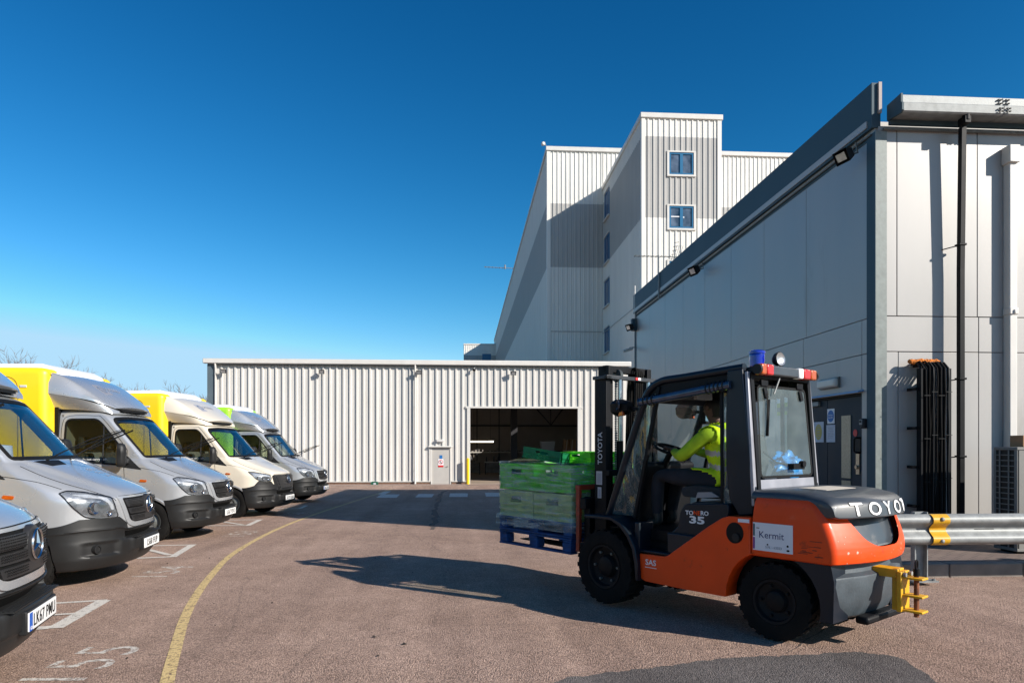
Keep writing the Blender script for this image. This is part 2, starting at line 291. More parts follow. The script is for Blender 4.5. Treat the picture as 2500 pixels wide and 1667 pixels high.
class MB:
    def __init__(s): s.v = []; s.f = []; s.m = []
    def add(s, vs, fs, mi=0):
        k = len(s.v); s.v += [tuple(v) for v in vs]; s.f += [tuple(i+k for i in f) for f in fs]; s.m += [mi]*len(fs); return s
    def box(s, x0, x1, y0, y1, z0, z1, mi=0, mx=None):
        vs = [Vector((x, y, z)) for x in (x0, x1) for y in (y0, y1) for z in (z0, z1)]
        if mx is not None: vs = [mx @ v for v in vs]
        return s.add(vs, [(0, 1, 3, 2), (4, 6, 7, 5), (0, 4, 5, 1), (2, 3, 7, 6), (0, 2, 6, 4), (1, 5, 7, 3)], mi)
    def cb(s, c, d, mi=0, rot=None):
        mx = Matrix.Translation(c)
        if rot is not None: mx = mx @ rot
        return s.box(-d[0]/2, d[0]/2, -d[1]/2, d[1]/2, -d[2]/2, d[2]/2, mi, mx)
    def bar(s, p0, p1, w, h, mi=0, up=(0, 0, 1)):
        p0 = Vector(p0); p1 = Vector(p1); d = (p1-p0); L = d.length; d.normalize(); u = Vector(up)
        if abs(d.dot(u)) > .99: u = Vector((1, 0, 0))
        sx = d.cross(u).normalized(); uz = sx.cross(d)
        mx = Matrix((( d.x, sx.x, uz.x, p0.x), (d.y, sx.y, uz.y, p0.y), (d.z, sx.z, uz.z, p0.z), (0, 0, 0, 1)))
        return s.box(0, L, -w/2, w/2, -h/2, h/2, mi, mx)
    def prism(s, poly, axis, a, b, mi=0):
        def P(p, t): return (t, p[0], p[1]) if axis == 'x' else ((p[0], t, p[1]) if axis == 'y' else (p[0], p[1], t))
        n = len(poly); vs = [P(p, a) for p in poly]+[P(p, b) for p in poly]
        return s.add(vs, [tuple(range(n)), tuple(range(2*n-1, n-1, -1))]+[(i, (i+1) % n, n+(i+1) % n, n+i) for i in range(n)], mi)
    def tube(s, pts, r, seg=8, mi=0, cap=True):
        pts = [Vector(p) for p in pts]; n = len(pts); rr = r if isinstance(r, (list, tuple)) else [r]*n
        vs = []; prev = None
        for i, p in enumerate(pts):
            d = (pts[min(i+1, n-1)]-pts[max(i-1, 0)]).normalized()
            if prev is None:
                u = Vector((0, 0, 1)) if abs(d.z) < .9 else Vector((1, 0, 0)); u = (u-d*u.dot(d)).normalized()
            else: u = (prev-d*prev.dot(d)).normalized()
            prev = u; w = d.cross(u)
            vs += [p+(u*math.cos(2*math.pi*k/seg)+w*math.sin(2*math.pi*k/seg))*rr[i] for k in range(seg)]
        fs = [(i*seg+k, i*seg+(k+1) % seg, (i+1)*seg+(k+1) % seg, (i+1)*seg+k) for i in range(n-1) for k in range(seg)]
        if cap: fs += [tuple(range(seg))[::-1], tuple((n-1)*seg+k for k in range(seg))]
        return s.add(vs, fs, mi)
    def lathe(s, prof, o, ax, seg=24, mi=0, closed=False):
        o = Vector(o); ax = Vector(ax).normalized(); u = Vector((0, 0, 1)) if abs(ax.z) < .9 else Vector((1, 0, 0)); u = (u-ax*u.dot(ax)).normalized(); w = ax.cross(u)
        vs = [o+ax*h+(u*math.cos(2*math.pi*k/seg)+w*math.sin(2*math.pi*k/seg))*max(r, 1e-4) for r, h in prof for k in range(seg)]
        n = len(prof); fs = [(i*seg+k, i*seg+(k+1) % seg, ((i+1) % n)*seg+(k+1) % seg, ((i+1) % n)*seg+k) for i in range(n if closed else n-1) for k in range(seg)]
        return s.add(vs, fs, mi)
    def rings(s, rs, mi=0, cap=True, closed=True):
        n = len(rs[0]); vs = [p for r in rs for p in r]
        kk = n if closed else n-1
        fs = [(i*n+k, i*n+(k+1) % n, (i+1)*n+(k+1) % n, (i+1)*n+k) for i in range(len(rs)-1) for k in range(kk)]
        if cap: fs += [tuple(range(n))[::-1], tuple((len(rs)-1)*n+k for k in range(n))]
        return s.add(vs, fs, mi)
    def mesh(s, name, mats, smooth=None, recalc=True):
        me = bpy.data.meshes.new(name); me.from_pydata(s.v, [], s.f)
        for p, m in zip(me.polygons, s.m): p.material_index = m
        return finish(me, mats if isinstance(mats, (list, tuple)) else [mats], smooth, recalc)
    def build(s, name, mats, parent=None, smooth=None, bevel=0, recalc=True, seg=2, loc=None):
        o = bpy.data.objects.new(name, s.mesh(name, mats, smooth, recalc)); link(o, parent)
        if loc: o.location = loc
        if bevel: addbevel(o, bevel, seg)
        return o
def addbevel(o, w, seg=2, ang=35):
    b = o.modifiers.new('bevel', 'BEVEL'); b.width = w; b.segments = seg; b.limit_method = 'ANGLE'; b.angle_limit = R(ang)
    for p in o.data.polygons: p.use_smooth = True
    o.data.set_sharp_from_angle(angle=R(32)); b.harden_normals = False
CACHE = {}
def part(name, key, fn, mats, parent, smooth=None, bevel=0):
    """fn() returns MB or mesh; mesh data shared between copies through CACHE"""
    if key not in CACHE:
        r = fn(); CACHE[key] = r.mesh(name, mats, smooth) if isinstance(r, MB) else r
    o = bpy.data.objects.new(name, CACHE[key]); link(o, parent)
    if bevel: addbevel(o, bevel)
    return o
def text_mb(s, size, o, u, v, off=0.0, ext=.001, align='CENTER', sx=1.0, spacing=1.0, bold=0.0):
    cu = bpy.data.curves.new('t', 'FONT'); cu.body = s; cu.size = size; cu.align_x = align; cu.align_y = 'CENTER'; cu.extrude = ext; cu.offset = bold; cu.space_character = spacing; cu.resolution_u = 3
    ob = bpy.data.objects.new('t', cu); col.objects.link(ob)
    dg = bpy.context.evaluated_depsgraph_get(); me = bpy.data.meshes.new_from_object(ob.evaluated_get(dg))
    o = Vector(o); u = Vector(u).normalized(); v = Vector(v).normalized(); n = u.cross(v)
    mb = MB(); mb.add([o+u*(p.co.x*sx)+v*p.co.y+n*(p.co.z+off+ext) for p in me.vertices], [tuple(f.vertices) for f in me.polygons])
    bpy.data.objects.remove(ob); bpy.data.curves.remove(cu); bpy.data.meshes.remove(me)
    return mb
def text(name, s, size, o, u, v, m, parent, **k):
    return text_mb(s, size, o, u, v, **k).build(name, m, parent, recalc=False)
def CRs(rows, sub):
    """Catmull-Rom through rows of numbers"""
    out = []; n = len(rows)
    for i in range(n-1):
        p0, p1, p2, p3 = rows[max(i-1, 0)], rows[i], rows[i+1], rows[min(i+2, n-1)]
        for k in range(sub):
            t = k/sub
            out.append([0.5*((2*b)+(-a+c)*t+(2*a-5*b+4*c-d)*t*t+(-a+3*b-3*c+d)*t**3) for a, b, c, d in zip(p0, p1, p2, p3)])
    out.append(list(rows[-1])); return out
def gz(Y):
    if Y <= 5: return 0.0
    if Y <= 22: return -.25*(Y-5)/17
    if Y <= 38: return -.25-.33*(Y-22)/16
    return -.58
def disc(cx, cy, r, n=24, sy=1.0): return [(cx+r*math.cos(2*math.pi*i/n), cy+r*sy*math.sin(2*math.pi*i/n)) for i in range(n)]

# ------------------------------------------------------------------ ground
def sheet(name, poly, m, dz, parent=None, sub=True):
    """flat outline laid on the sloping yard; poly is an outline, cut into strips along Y"""
    bm = bmesh.new(); bm.faces.new([bm.verts.new((x, y, 0)) for x, y in poly])
    ys = [y for x, y in poly]; y0, y1 = min(ys), max(ys)
    for c in (5, 22, 38):
        if y0 < c < y1: bmesh.ops.bisect_plane(bm, geom=bm.verts[:]+bm.edges[:]+bm.faces[:], plane_co=(0, c, 0), plane_no=(0, 1, 0))
    for v in bm.verts: v.co.z = gz(v.co.y)+dz
    bmesh.ops.triangulate(bm, faces=[f for f in bm.faces if len(f.verts) > 4])
    me = bpy.data.meshes.new(name); bm.to_mesh(me); bm.free()
    for p in me.polygons:
        if p.normal.z < 0: p.flip()
    me.materials.append(m); o = bpy.data.objects.new(name, me); return link(o, parent)
mb = MB(); Ys = [-400, 5, 22, 38, 1600]
for a, b in zip(Ys[:-1], Ys[1:]): mb.add([(-900, a, gz(a)), (900, a, gz(a)), (900, b, gz(b)), (-900, b, gz(b))], [(0, 1, 2, 3)])
tag(mb.build('yard_ground', M['asphalt']), kind='structure', label='reddish brown tarmac yard')
YL = [(-1.05, 2.6), (-1.55, 3.6), (-1.89, 4.56), (-2.11, 5.22), (-2.49, 6.39), (-2.81, 7.57), (-3.07, 8.72), (-3.34, 10.09), (-3.52, 11.62), (-3.65, 13.42), (-3.7, 15.39), (-3.66, 18.4), (-3.52, 22.0), (-3.40, 27.0), (-3.3, 31.5)]
YL = CRs(YL, 3)
mb = MB(); Lv = []
for i, p in enumerate(YL):
    a = Vector(YL[max(i-1, 0)]); b = Vector(YL[min(i+1, len(YL)-1)]); d = (b-a).normalized(); n = Vector((-d.y, d.x))*.043
    for s in (1, -1): Lv.append((p[0]+n.x*s, p[1]+n.y*s, gz(p[1])+.004))
mb.add(Lv, [(2*i, 2*i+1, 2*i+3, 2*i+2) for i in range(len(YL)-1)])
tag(mb.build('yellow_line', M['ypaint']), kind='structure', label='worn yellow line curving along the row of vans')
def strip(p, q, w=.09):
    p = Vector(p); q = Vector(q); d = (q-p).normalized(); n = Vector((-d.y, d.x))*w/2
    return [tuple(p+n), tuple(q+n), tuple(q-n), tuple(p-n)]
def joinb(name, obs):
    bm = bmesh.new()
    for o in obs: bm.from_mesh(o.data); bpy.data.objects.remove(o)
    me = bpy.data.meshes.new(name); bm.to_mesh(me); bm.free(); return me
def bay(pts):
    obs = [sheet('s', strip(*p), M['wpaint'], .004+.0012*i) for i, p in enumerate(pts)]
    o = bpy.data.objects.new('bay_marking', joinb('bay_marking', obs)); o.data.materials.append(M['wpaint']); link(o)
    tag(o, kind='structure', label='worn white bay end marking on the tarmac')
bay([((-6.5, 6.35), (-3.55, 7.17), .07), ((-3.57, 7.15), (-3.40, 6.02), .13), ((-5.5, 5.5), (-3.45, 6.05), .12), ((-3.78, 6.50), (-3.52, 6.56), .06)])
bay([((-6.5, 11.3), (-4.33, 11.55), .09), ((-4.38, 11.5), (-4.14, 10.16), .11), ((-6.5, 9.6), (-4.15, 10.18), .1), ((-5.08, 11.25), (-4.25, 10.35), .09)])
bay([((-7.5, 15.9), (-4.55, 16.0), .09), ((-4.6, 15.96), (-4.47, 14.65), .11), ((-7.5, 14.7), (-4.45, 14.68), .09), ((-5.5, 15.8), (-4.6, 14.8), .08)])
bay([((-7.5, 20.6), (-4.55, 20.5), .09), ((-4.58, 20.46), (-4.5, 19.3), .11), ((-7.5, 19.6), (-4.5, 19.35), .09)])
for s, x, y in (('155', -2.60, 4.98), ('154', -3.70, 8.86), ('153', -4.10, 13.1), ('152', -4.26, 17.55)):
    t = text_mb(s, .62, (x, y, 0), (0.05, 1, 0), (-1, .05, 0), ext=0, sx=.95, spacing=1.1, bold=-.004)
    t.v = [(a, b, gz(b)+.004) for a, b, c in t.v]
    tag(t.build('bay_number', M['wpaint2'], recalc=False), kind='structure', label='worn white bay number '+s)
for q in ([(-3.10, 24.51), (-2.38, 24.33), (-2.48, 26.73), (-3.19, 26.8)], [(-1.76, 24.62), (-1.17, 24.57), (-1.19, 26.89), (-1.79, 26.94)], [(-.57, 24.75), (.08, 24.69), (.10, 27.34), (-.59, 27.4)], [(.74, 24.87), (1.35, 24.81), (1.46, 27.65), (.78, 27.72)], [(2.1, 25.0), (2.75, 24.95), (2.9, 27.8), (2.2, 27.9)], [(-3.33, 26.84), (-3.06, 26.81), (-3.09, 29.4), (-3.38, 29.26)]):
    tag(sheet('crossing_block', q, M['wpaint'], .004), kind='structure', label='faded white crossing block')
m_patch = ground_mat('grey_tarmac_patch', (.145, .135, .130), (.21, .195, .185), (.24, .22, .20))
pp = CRs([(.45, 3.6), (.55, 4.35), (.99, 4.56), (1.3, 4.63), (1.75, 4.78), (2.38, 4.84), (2.86, 4.88), (3.06, 4.7), (3.0, 4.3), (2.9, 3.5)], 4)
pp = CRs([list(p) for p in pp], 4); pp = [(x+.03*noise.noise((x*9, y*9, 0))+.02*noise.noise((x*31, y*31, 2)), y+.035*noise.noise((x*7, y*7, 5))+.022*noise.noise((x*33, y*33, 7))) for x, y in pp]
tag(sheet('tarmac_patch', pp, m_patch, .004), kind='structure', label='dark grey tarmac repair patch')
def crack(pts, w=.035):
    pts = CRs(pts, 6); L_ = []; Rr = []
    for i, p in enumerate(pts):
        jx = .09*noise.noise((p[0]*2.3, p[1]*1.7, 1)); ww = w*(.4+1.4*abs(noise.noise((p[0]*5, p[1]*4, 3))))
        L_.append((p[0]+jx-ww, p[1])); Rr.append((p[0]+jx+ww, p[1]))
    mb = MB(); n = len(L_); mb.add([(x, y, gz(y)+.0035) for x, y in L_]+[(x, y, gz(y)+.0035) for x, y in Rr], [(i, i+1, n+i+1, n+i) for i in range(n-1)])
    tag(mb.build('tarmac_crack', mat('crack_fill', (.085, .065, .056), .95, 0, .3, 20)), kind='structure', label='dark crack running along the tarmac')
crack([(-.72, 31), (-.95, 27), (-.85, 22), (-.8, 19), (-.68, 15.5), (-.62, 13.6)], .09)
crack([(3.9, 6.6), (3.3, 5.9), (2.6, 5.2), (2.3, 4.9)], .008)
lt = MB(); rl = random.Random(9)
for x, y in [(-.72, 5.55), (-.46, 5.32), (-.62, 5.02), (-2.42, 6.9), (-1.9, 6.1), (-3.2, 7.75), (-3.35, 10.6), (.98, 5.3), (-1.25, 9.8), (-2.0, 12.6), (1.6, 8.9), (-.2, 7.1)]+[(rl.uniform(-4, 4), rl.uniform(5, 14)) for _ in range(34)]:
    r0 = rl.uniform(.012, .028) if len(lt.f) < 12 else rl.uniform(.004, .014)
    ring = [(x+r0*rl.uniform(.4, 1.3)*math.cos(a), y+r0*rl.uniform(.4, 1.6)*math.sin(a), gz(y)+rl.uniform(.004, .014)) for a in [i*math.pi*2/7 for i in range(7)]]
    lt.add(ring+[(x, y, gz(y)+.018)], [(i, (i+1) % 7, 7) for i in range(7)])
tag(lt.build('leaf_litter', mat('dead_leaf', (.03, .022, .018), .9)), kind='stuff', label='scattered dark leaf scraps and grit on the tarmac')
# apron strip in front of the shed, paving and kerb by the panel building
tag(sheet('shed_apron', [(-13.8, 36.2), (9, 36.2), (9, 38.0), (-13.8, 38.0)], mat('apron_tarmac', (.27, .20, .165), .9, 0, .15, 3), .006), kind='structure', label='paler strip of tarmac along the shed')
mb = MB(); mb.box(4.75, 20, 7.95, 9.66, -.3, .115); mb.box(4.75, 5.9, 9.66, 14, -.3, .115)
tag(mb.build('paving', M['paver']), kind='structure', label='brown block paving beside the panel building')
x = 4.75; kn = 0
while x < 14:
    tag(MB().box(x+.006, x+.909, 7.80, 7.944, -.3, .12).build('kerb', M['kerb'], bevel=.015), kind='structure'); x += .915
y = 7.8
while y < 14:
    tag(MB().box(4.60, 4.744, y+.006, y+.909, -.3, .12).build('kerb', M['kerb'], bevel=.015), kind='structure'); y += .915

# ------------------------------------------------------------------ ribbed cladding
def ribbed(mb, o, u, n, L, bands, period=.35, depth=.042, holes=(), ph=0.0):
    o = Vector(o); u = Vector(u); n = Vector(n); pts = {0.0: 0.0, L: 0.0}
    k = -1
    def dep(s):
        f = ((s-ph) / period) % 1
        if f < .60: return .008 if .26 < f < .34 else 0
        if f < .66: return depth*(f-.60)/.06
        if f < .88: return depth
        if f < .94: return depth*(1-(f-.88)/.06)
        return 0
    while (k*period+ph) < L:
        b = k*period+ph
        for fr in (.24, .265, .335, .36, .60, .66, .88, .94):
            s = b+fr*period
            if 0 < s < L: pts[round(s, 5)] = 1
        k += 1
    for h in holes:
        for s in h[:2]:
            if 0 < s < L: pts[round(s, 5)] = 1
    ss = sorted(pts)
    for a, b in zip(ss[:-1], ss[1:]):
        if b-a < 1e-4: continue
        da, db = dep(a+1e-6), dep(b-1e-6); mid = (a+b)/2
        for z0, z1, mi in bands:
            iv = [(z0, z1)]
            for h in holes:
                if h[0]-1e-4 < mid < h[1]+1e-4:
                    nv = []
                    for p, q in iv:
                        if h[3] <= p or h[2] >= q: nv.append((p, q))
                        else:
                            if p < h[2]: nv.append((p, h[2]))
                            if q > h[3]: nv.append((h[3], q))
                    iv = nv
            for p, q in iv:
                A = o+u*a+n*da; B = o+u*b+n*db
                mb.add([(A.x, A.y, p), (B.x, B.y, p), (B.x, B.y, q), (A.x, A.y, q)], [(0, 1, 2, 3)], mi)

def floodlight(loc, label, aim, size=.3, m=None):
    """square floodlight on a bracket; aim = outward direction"""
    a = Vector(aim).normalized(); t = thing('floodlight', label, 'floodlight', loc)
    rot = a.to_track_quat('Y', 'Z').to_matrix().to_4x4()
    s = size
    hb = MB(); hb.add([rot @ Vector(p) for p in [(-s*.5, .10, -s*.38), (s*.5, .10, -s*.38), (s*.5, .10, s*.38), (-s*.5, .10, s*.38), (-s*.32, -.06, -s*.24), (s*.32, -.06, -s*.24), (s*.32, -.06, s*.24), (-s*.32, -.06, s*.24)]],
        [(4, 5, 6, 7), (0, 1, 5, 4), (1, 2, 6, 5), (2, 3, 7, 6), (3, 0, 4, 7)])
    hb.build('housing', m or M['blackp'], t)
    MB().add([rot @ Vector(p) for p in [(-s*.33, .102, -s*.22), (s*.33, .102, -s*.22), (s*.33, .102, s*.22), (-s*.33, .102, s*.22)]], [(0, 1, 2, 3)]).build('lens', M['reflector'], t)
    MB().tube([rot @ Vector((0, -.05, -.02)), rot @ Vector((0, -.22, -.05)), rot @ Vector((0, -.26, .10))], .014, 6).build('bracket', M['galv_dark'], t)
    return t

# ------------------------------------------------------------------ low shed with the open bay
shed = thing('storage_shed', 'low cream ribbed metal shed with an open workshop bay and a small grey door', 'shed', (0, 38, 0))
HOLES = [(13.82, 19.82, -.60, 3.57), (11.77, 12.79, -.60, 1.46)]
mb = MB(); ribbed(mb, (-13.6, 0, 0), (1, 0, 0), (0, -1, 0), 22.57, [(-.43, 5.86, 0)], .355, .07, HOLES, .05)
mb.build('front_cladding', M['cream'], shed, recalc=False)
mb = MB()
mb.box(-13.6, .14, .06, .14, -.6, 5.8); mb.box(6.30, 8.97, .06, .14, -.6, 5.9); mb.box(.14, 6.30, .06, .14, 3.62, 5.9)
mb.box(-13.6, -13.46, .14, 16, -.6, 5.9); mb.box(8.83, 8.97, .14, 16, -.6, 5.9); mb.box(-13.46, 8.83, 15.86, 16, -.6, 5.9)
mb.build('wall', M['inside'], shed)
MB().box(-13.46, 8.83, .14, 15.86, -.70, -.565).build('floor', M['dk_floor'], shed)
mb = MB(); mb.add([(-13.75, -.22, 5.98), (9.1, -.22, 5.98), (9.1, 8, 6.9), (-13.75, 8, 6.9), (-13.75, 16.2, 6.06), (9.1, 16.2, 6.06), (-13.75, -.22, 5.84), (9.1, -.22, 5.84), (9.1, 8, 6.76), (-13.75, 8, 6.76), (-13.75, 16.2, 5.92), (9.1, 16.2, 5.92)],
    [(0, 1, 2, 3), (3, 2, 5, 4), (6, 9, 8, 7), (9, 10, 11, 8), (0, 6, 7, 1), (4, 5, 11, 10), (0, 3, 9, 6), (3, 4, 10, 9), (1, 7, 8, 2), (2, 8, 11, 5)]); mb.build('roof', M['grey_clad'], shed)
MB().box(-13.82, 9.1, -.30, -.19, 5.86, 6.12).build('eaves_gutter', M['cap'], shed, bevel=.03)
MB().box(-13.6, 8.97, -.19, .05, 5.79, 5.858).build('eaves_soffit', M['galv_dark'], shed)
MB().box(-13.64, -13.30, -.115, -.085, -.43, 5.80).box(-13.64, -13.61, -.06, .2, -.43, 5.90).build('corner_flashing', M['flash_dark'], shed)
for a_, b_ in ((-13.6, -1.93), (-.73, .12), (6.32, 8.97)): MB().box(a_, b_, -.03, .055, -.62, -.44).build('plinth', M['brick'], shed)
mb = MB(); mb.box(-13.6, -1.9, -.085, -.02, -.452, -.405); mb.box(-.76, .14, -.085, -.02, -.452, -.405); mb.build('base_flashing', M['cap'], shed)
mb = MB(); mb.box(.10, .27, -.09, .16, -.6, 3.62); mb.box(6.17, 6.34, -.09, .16, -.6, 3.62); mb.box(.02, 6.42, -.094, .155, 3.55, 3.65); mb.build('bay_frame', M['cap'], shed)
d = MB().box(-1.80, -.83, -.03, .02, -.58, 1.40).build('door', M['door_grey'], shed)
MB().box(-1.86, -1.80, -.06, .05, -.6, 1.45).box(-.83, -.77, -.06, .05, -.6, 1.45).box(-1.86, -.77, -.062, .052, 1.40, 1.46).build('door_frame', M['cap'], shed)
MB().tube([(-.93, -.03, .38), (-.93, -.08, .38), (-1.03, -.08, .38)], .012, 6).build('handle', M['galv_dark'], d)
MB().add([(-1.98, -.08, 1.50), (-.65, -.08, 1.50), (-.65, -.20, 1.46), (-1.98, -.20, 1.46), (-1.98, -.2, 1.43), (-.65, -.2, 1.43)], [(0, 1, 2, 3), (3, 2, 5, 4)]).build('door_canopy', M['cap'], shed)
for x, lab in ((-13.20, 0), (-2.70, 1)):
    dp = MB().tube([(x, -.15, -.55), (x, -.15, 5.6), (x, -.24, 5.87)], .055, 12)
    for z in (.2, 1.9, 3.6, 5.3): dp.lathe([(.066, -.02), (.07, 0), (.066, .02)], (x, -.15, z), (0, 0, 1), 12)
    dp.build('downpipe', M['cap'], shed, smooth=40)
# pedestrians sign, light, lamps on the shed
t = thing('prohibition_sign', 'small no pedestrians sign with a blue notice above it on the grey shed door', 'sign', (-1.32, 37.958, .55))
MB().box(-.14, .14, -.002, .002, -.20, .24).build('sign_plate', M['sign_white'], t)
MB().prism(disc(0, .08, .12), 'y', -.008, -.003).build('ring', M['sign_red'], t)
MB().prism(disc(0, .08, .092), 'y', -.012, -.009).build('field', M['sign_white'], t)
mb = MB(); mb.prism([(-.012, .0), (.012, .0), (.02, .12), (-.02, .12)], 'y', -.016, -.013); mb.prism(disc(0, .145, .018, 12), 'y', -.016, -.013); mb.prism([(-.012, .03), (.04, -.01), (.05, .0), (.0, .06)], 'y', -.0165, -.0135); mb.build('walking_figure', M['ink'], t)
MB().bar((-.08, -.018, .16), (.08, -.018, .0), .003, .018, up=(0, 1, 0)).build('slash', M['sign_red'], t)
MB().box(-.14, .14, -.006, -.003, -.20, -.10).build('caption_panel', M['sign_red'], t)
MB().box(-.06, .08, -.006, .002, .26, .44).build('notice', M['sign_blue'], t)
t = thing('bulkhead_light', 'small white bulkhead light above the grey shed door', 'wall light', (-1.36, 37.9, 1.80)); MB().box(-.2, .2, -.10, .03, -.05, .05).build('housing', M['cap'], t, bevel=.015); MB().box(-.17, .17, -.09, .02, -.075, -.052).build('diffuser', M['sign_white'], t)
for x, lab in ((-12.75, 'floodlight at the left end of the shed eaves'), (-7.64, 'floodlight under the shed eaves above the cab roofs'), (-2.50, 'floodlight beside the middle downpipe of the shed'), (2.60, 'floodlight above the open shed bay')):
    floodlight((x, 37.72, 5.46), lab, (.15, -1, -.35), .30, M['galv'])
t = thing('dome_camera', 'small dark dome camera under the shed eaves left of the open bay', 'camera', (.48, 37.75, 5.62)); MB().tube([(0, .2, .1), (0, 0, .1), (0, 0, .02)], .03, 8).build('mount', M['galv'], t); MB().lathe([(.0, -.1), (.06, -.08), (.085, -.02), (.085, .03), (0, .04)], (0, 0, 0), (0, 0, 1), 16).build('dome', M['black'], t, smooth=40)
t = thing('bollard', 'yellow steel bollard left of the open shed bay', 'bollard', (.14, 37.62, -.58)); MB().tube([(0, 0, 0), (0, 0, 1.38)], .085, 20).lathe([(.085, 1.38), (.07, 1.41), (.03, 1.425), (0, 1.43)], (0, 0, 0), (0, 0, 1), 20).build('post', M['bollard'], t, smooth=40)
t = thing('bait_box', 'small dark green box with a white label at the foot of the shed', 'box', (-4.83, 37.6, -.575)); MB().box(-.19, .19, -.1, .1, 0, .12).prism([(-.19, .12), (.19, .12), (.14, .17), (-.14, .17)], 'y', -.1, .1).build('casing', mat('dark_green_plastic', (.01, .09, .05), .5), t); MB().box(-.05, .08, -.104, -.101, .03, .1).build('paper_label', M['paper'], t)

# workshop interior
for x, y in ((3.25, 46.5), (-1.9, 46.5), (8.3, 46.5)):
    tag(MB().box(x-.22, x+.22, y-.2, y+.2, -.565, 5.9).build('steel_column', M['steel_dk'], bevel=.01), 'dark steel column inside the shed at x %.0f' % x if False else {3.25: 'thick dark steel column in the middle of the open bay', -1.9: 'dark steel column inside the shed left of the bay', 8.3: 'dark steel column inside the shed right of the bay'}[x], 'column')
t = thing('wall_bracing', 'dark steel rails and crossed braces on the back wall of the open bay', 'bracing')
mb = MB(); mb.bar((-3, 53.6, 3.05), (8.7, 53.6, 3.05), .1, .12); mb.bar((4.2, 53.5, 5.8), (6.6, 53.5, 3.1), .08, .08); mb.bar((8.6, 53.5, 5.8), (6.6, 53.5, 3.1), .08, .08); mb.bar((-3, 53.6, 1.1), (8.7, 53.6, 1.1), .06, .06); mb.bar((6.6, 53.6, 5.8), (6.6, 53.6, 3.1), .05, .05)
for x in (-1.5, .9, 2.6): mb.bar((x, 53.6, -.5), (x, 53.6, 5.8), .07, .07)
mb.build('braces', M['steel_dk'], t)
t = thing('strip_light', 'lit fluorescent strip light hanging in the open bay', 'strip light', (1.2, 50, 1.80)); MB().tube([(-.82, 0, 0), (.82, 0, 0)], .05, 8).build('tube', M['tube'], t); MB().box(-.9, .9, -.04, .04, .07, .10).build('fitting', M['galv_dark'], t); MB().tube([(-.6, 0, .1), (-.6, 0, 4)], .008, 4).tube([(.6, 0, .1), (.6, 0, 4)], .008, 4).build('cable', M['black'], t)
t = thing('shelf', 'long shelf of tools on the back wall of the open bay', 'shelf', (0, 52.9, 0)); MB().box(.1, 4.6, -.25, .3, .98, 1.03).build('board', M['cap'], t)
mb = MB()
for i in range(16):
    x = .2+i*.27; w = random.uniform(.06, .2); h = random.uniform(.08, .34); mb.box(x, x+w, -.15, .12, 1.03, 1.03+h)
mb.build('tools', M['bench'], t)
for x, w in ((.6, 1.0), (2.0, 1.2), (4.2, 1.1), (5.6, 1.0)):
    t = thing('workbench', {.6: 'dark workbench at the left of the open bay', 2.0: 'workbench with a pale top behind the drawers', 4.2: 'workbench right of the dark column', 5.6: 'workbench at the right of the open bay'}[x], 'workbench', (x, 50.5, -.565))
    MB().box(-w/2, w/2, -.35, .35, .86, .92).build('bench_top', M['cap'] if x == 2.0 else M['bench'], t)
    mb = MB()
    for sx in (-1, 1):
        for sy in (-1, 1): mb.box(sx*(w/2-.06)-.03, sx*(w/2-.06)+.03, sy*.3-.03, sy*.3+.03, 0, .86)
    mb.build('legs', M['steel_dk'], t)
    mb = MB()
    for k in range(4): mb.box(-w/2+.1, w/2-.1, -.34, .3, .12+k*.18, .27+k*.18)
    mb.build('drawers', M['bench'], t, bevel=.01)
    mb = MB()
    for k in range(5): a = random.uniform(-w/2+.1, w/2-.1); h = random.uniform(.1, .5); mb.lathe([(.0, 0), (.07, 0), (.06, h*.7), (.02, h), (0, h)], (a, random.uniform(-.2, .2), .92), (0, 0, 1), 8)
    mb.build('tools', M['steel_dk'], t, smooth=40)
t = thing('waste_bin', 'pale tapered tipping bin in the right of the open bay', 'bin', (5.55, 47.0, .1)); MB().rings([[(-.42, -.3, .9), (.42, -.3, .9), (.42, .3, .9), (-.42, .3, .9)], [(-.50, -.36, 1.7), (.50, -.36, 1.7), (.50, .36, 1.7), (-.50, .36, 1.7)]]).rings([[(-.2, -.15, .35), (.2, -.15, .35), (.2, .15, .35), (-.2, .15, .35)], [(-.42, -.3, .9), (.42, -.3, .9), (.42, .3, .9), (-.42, .3, .9)]]).build('tub', mat('pale_grey_plastic', (.42, .42, .42), .6), t, bevel=.03)
MB().box(-.3, .3, -.25, .25, -.66, .34).build('stand', M['steel_dk'], t)
for i, (x, w, a) in enumerate(((6.62, .42, .12), (7.08, .5, .08))):
    t = thing('cardboard_box', ['narrow tall flat cardboard box leaning at the right of the bay', 'wide cardboard box leaning beside the bay edge'][i], 'box', (x, 47.2, -.56)); t.rotation_euler = (0, a, 0)
    MB().box(-w/2, w/2, -.25, .2, .9, 2.5).build('carton', M['card'], t); MB().box(-.03, .03, -.256, -.251, .9, 2.5).box(-w/2-.004, w/2+.004, -.259, -.257, 1.7, 1.76).build('tape_strip', mat('parcel_tape', (.5, .42, .34), .3), t)
    MB().box(-w/2, w/2, -.2, .2, 0, .9).build('lower_carton', M['card'], t)

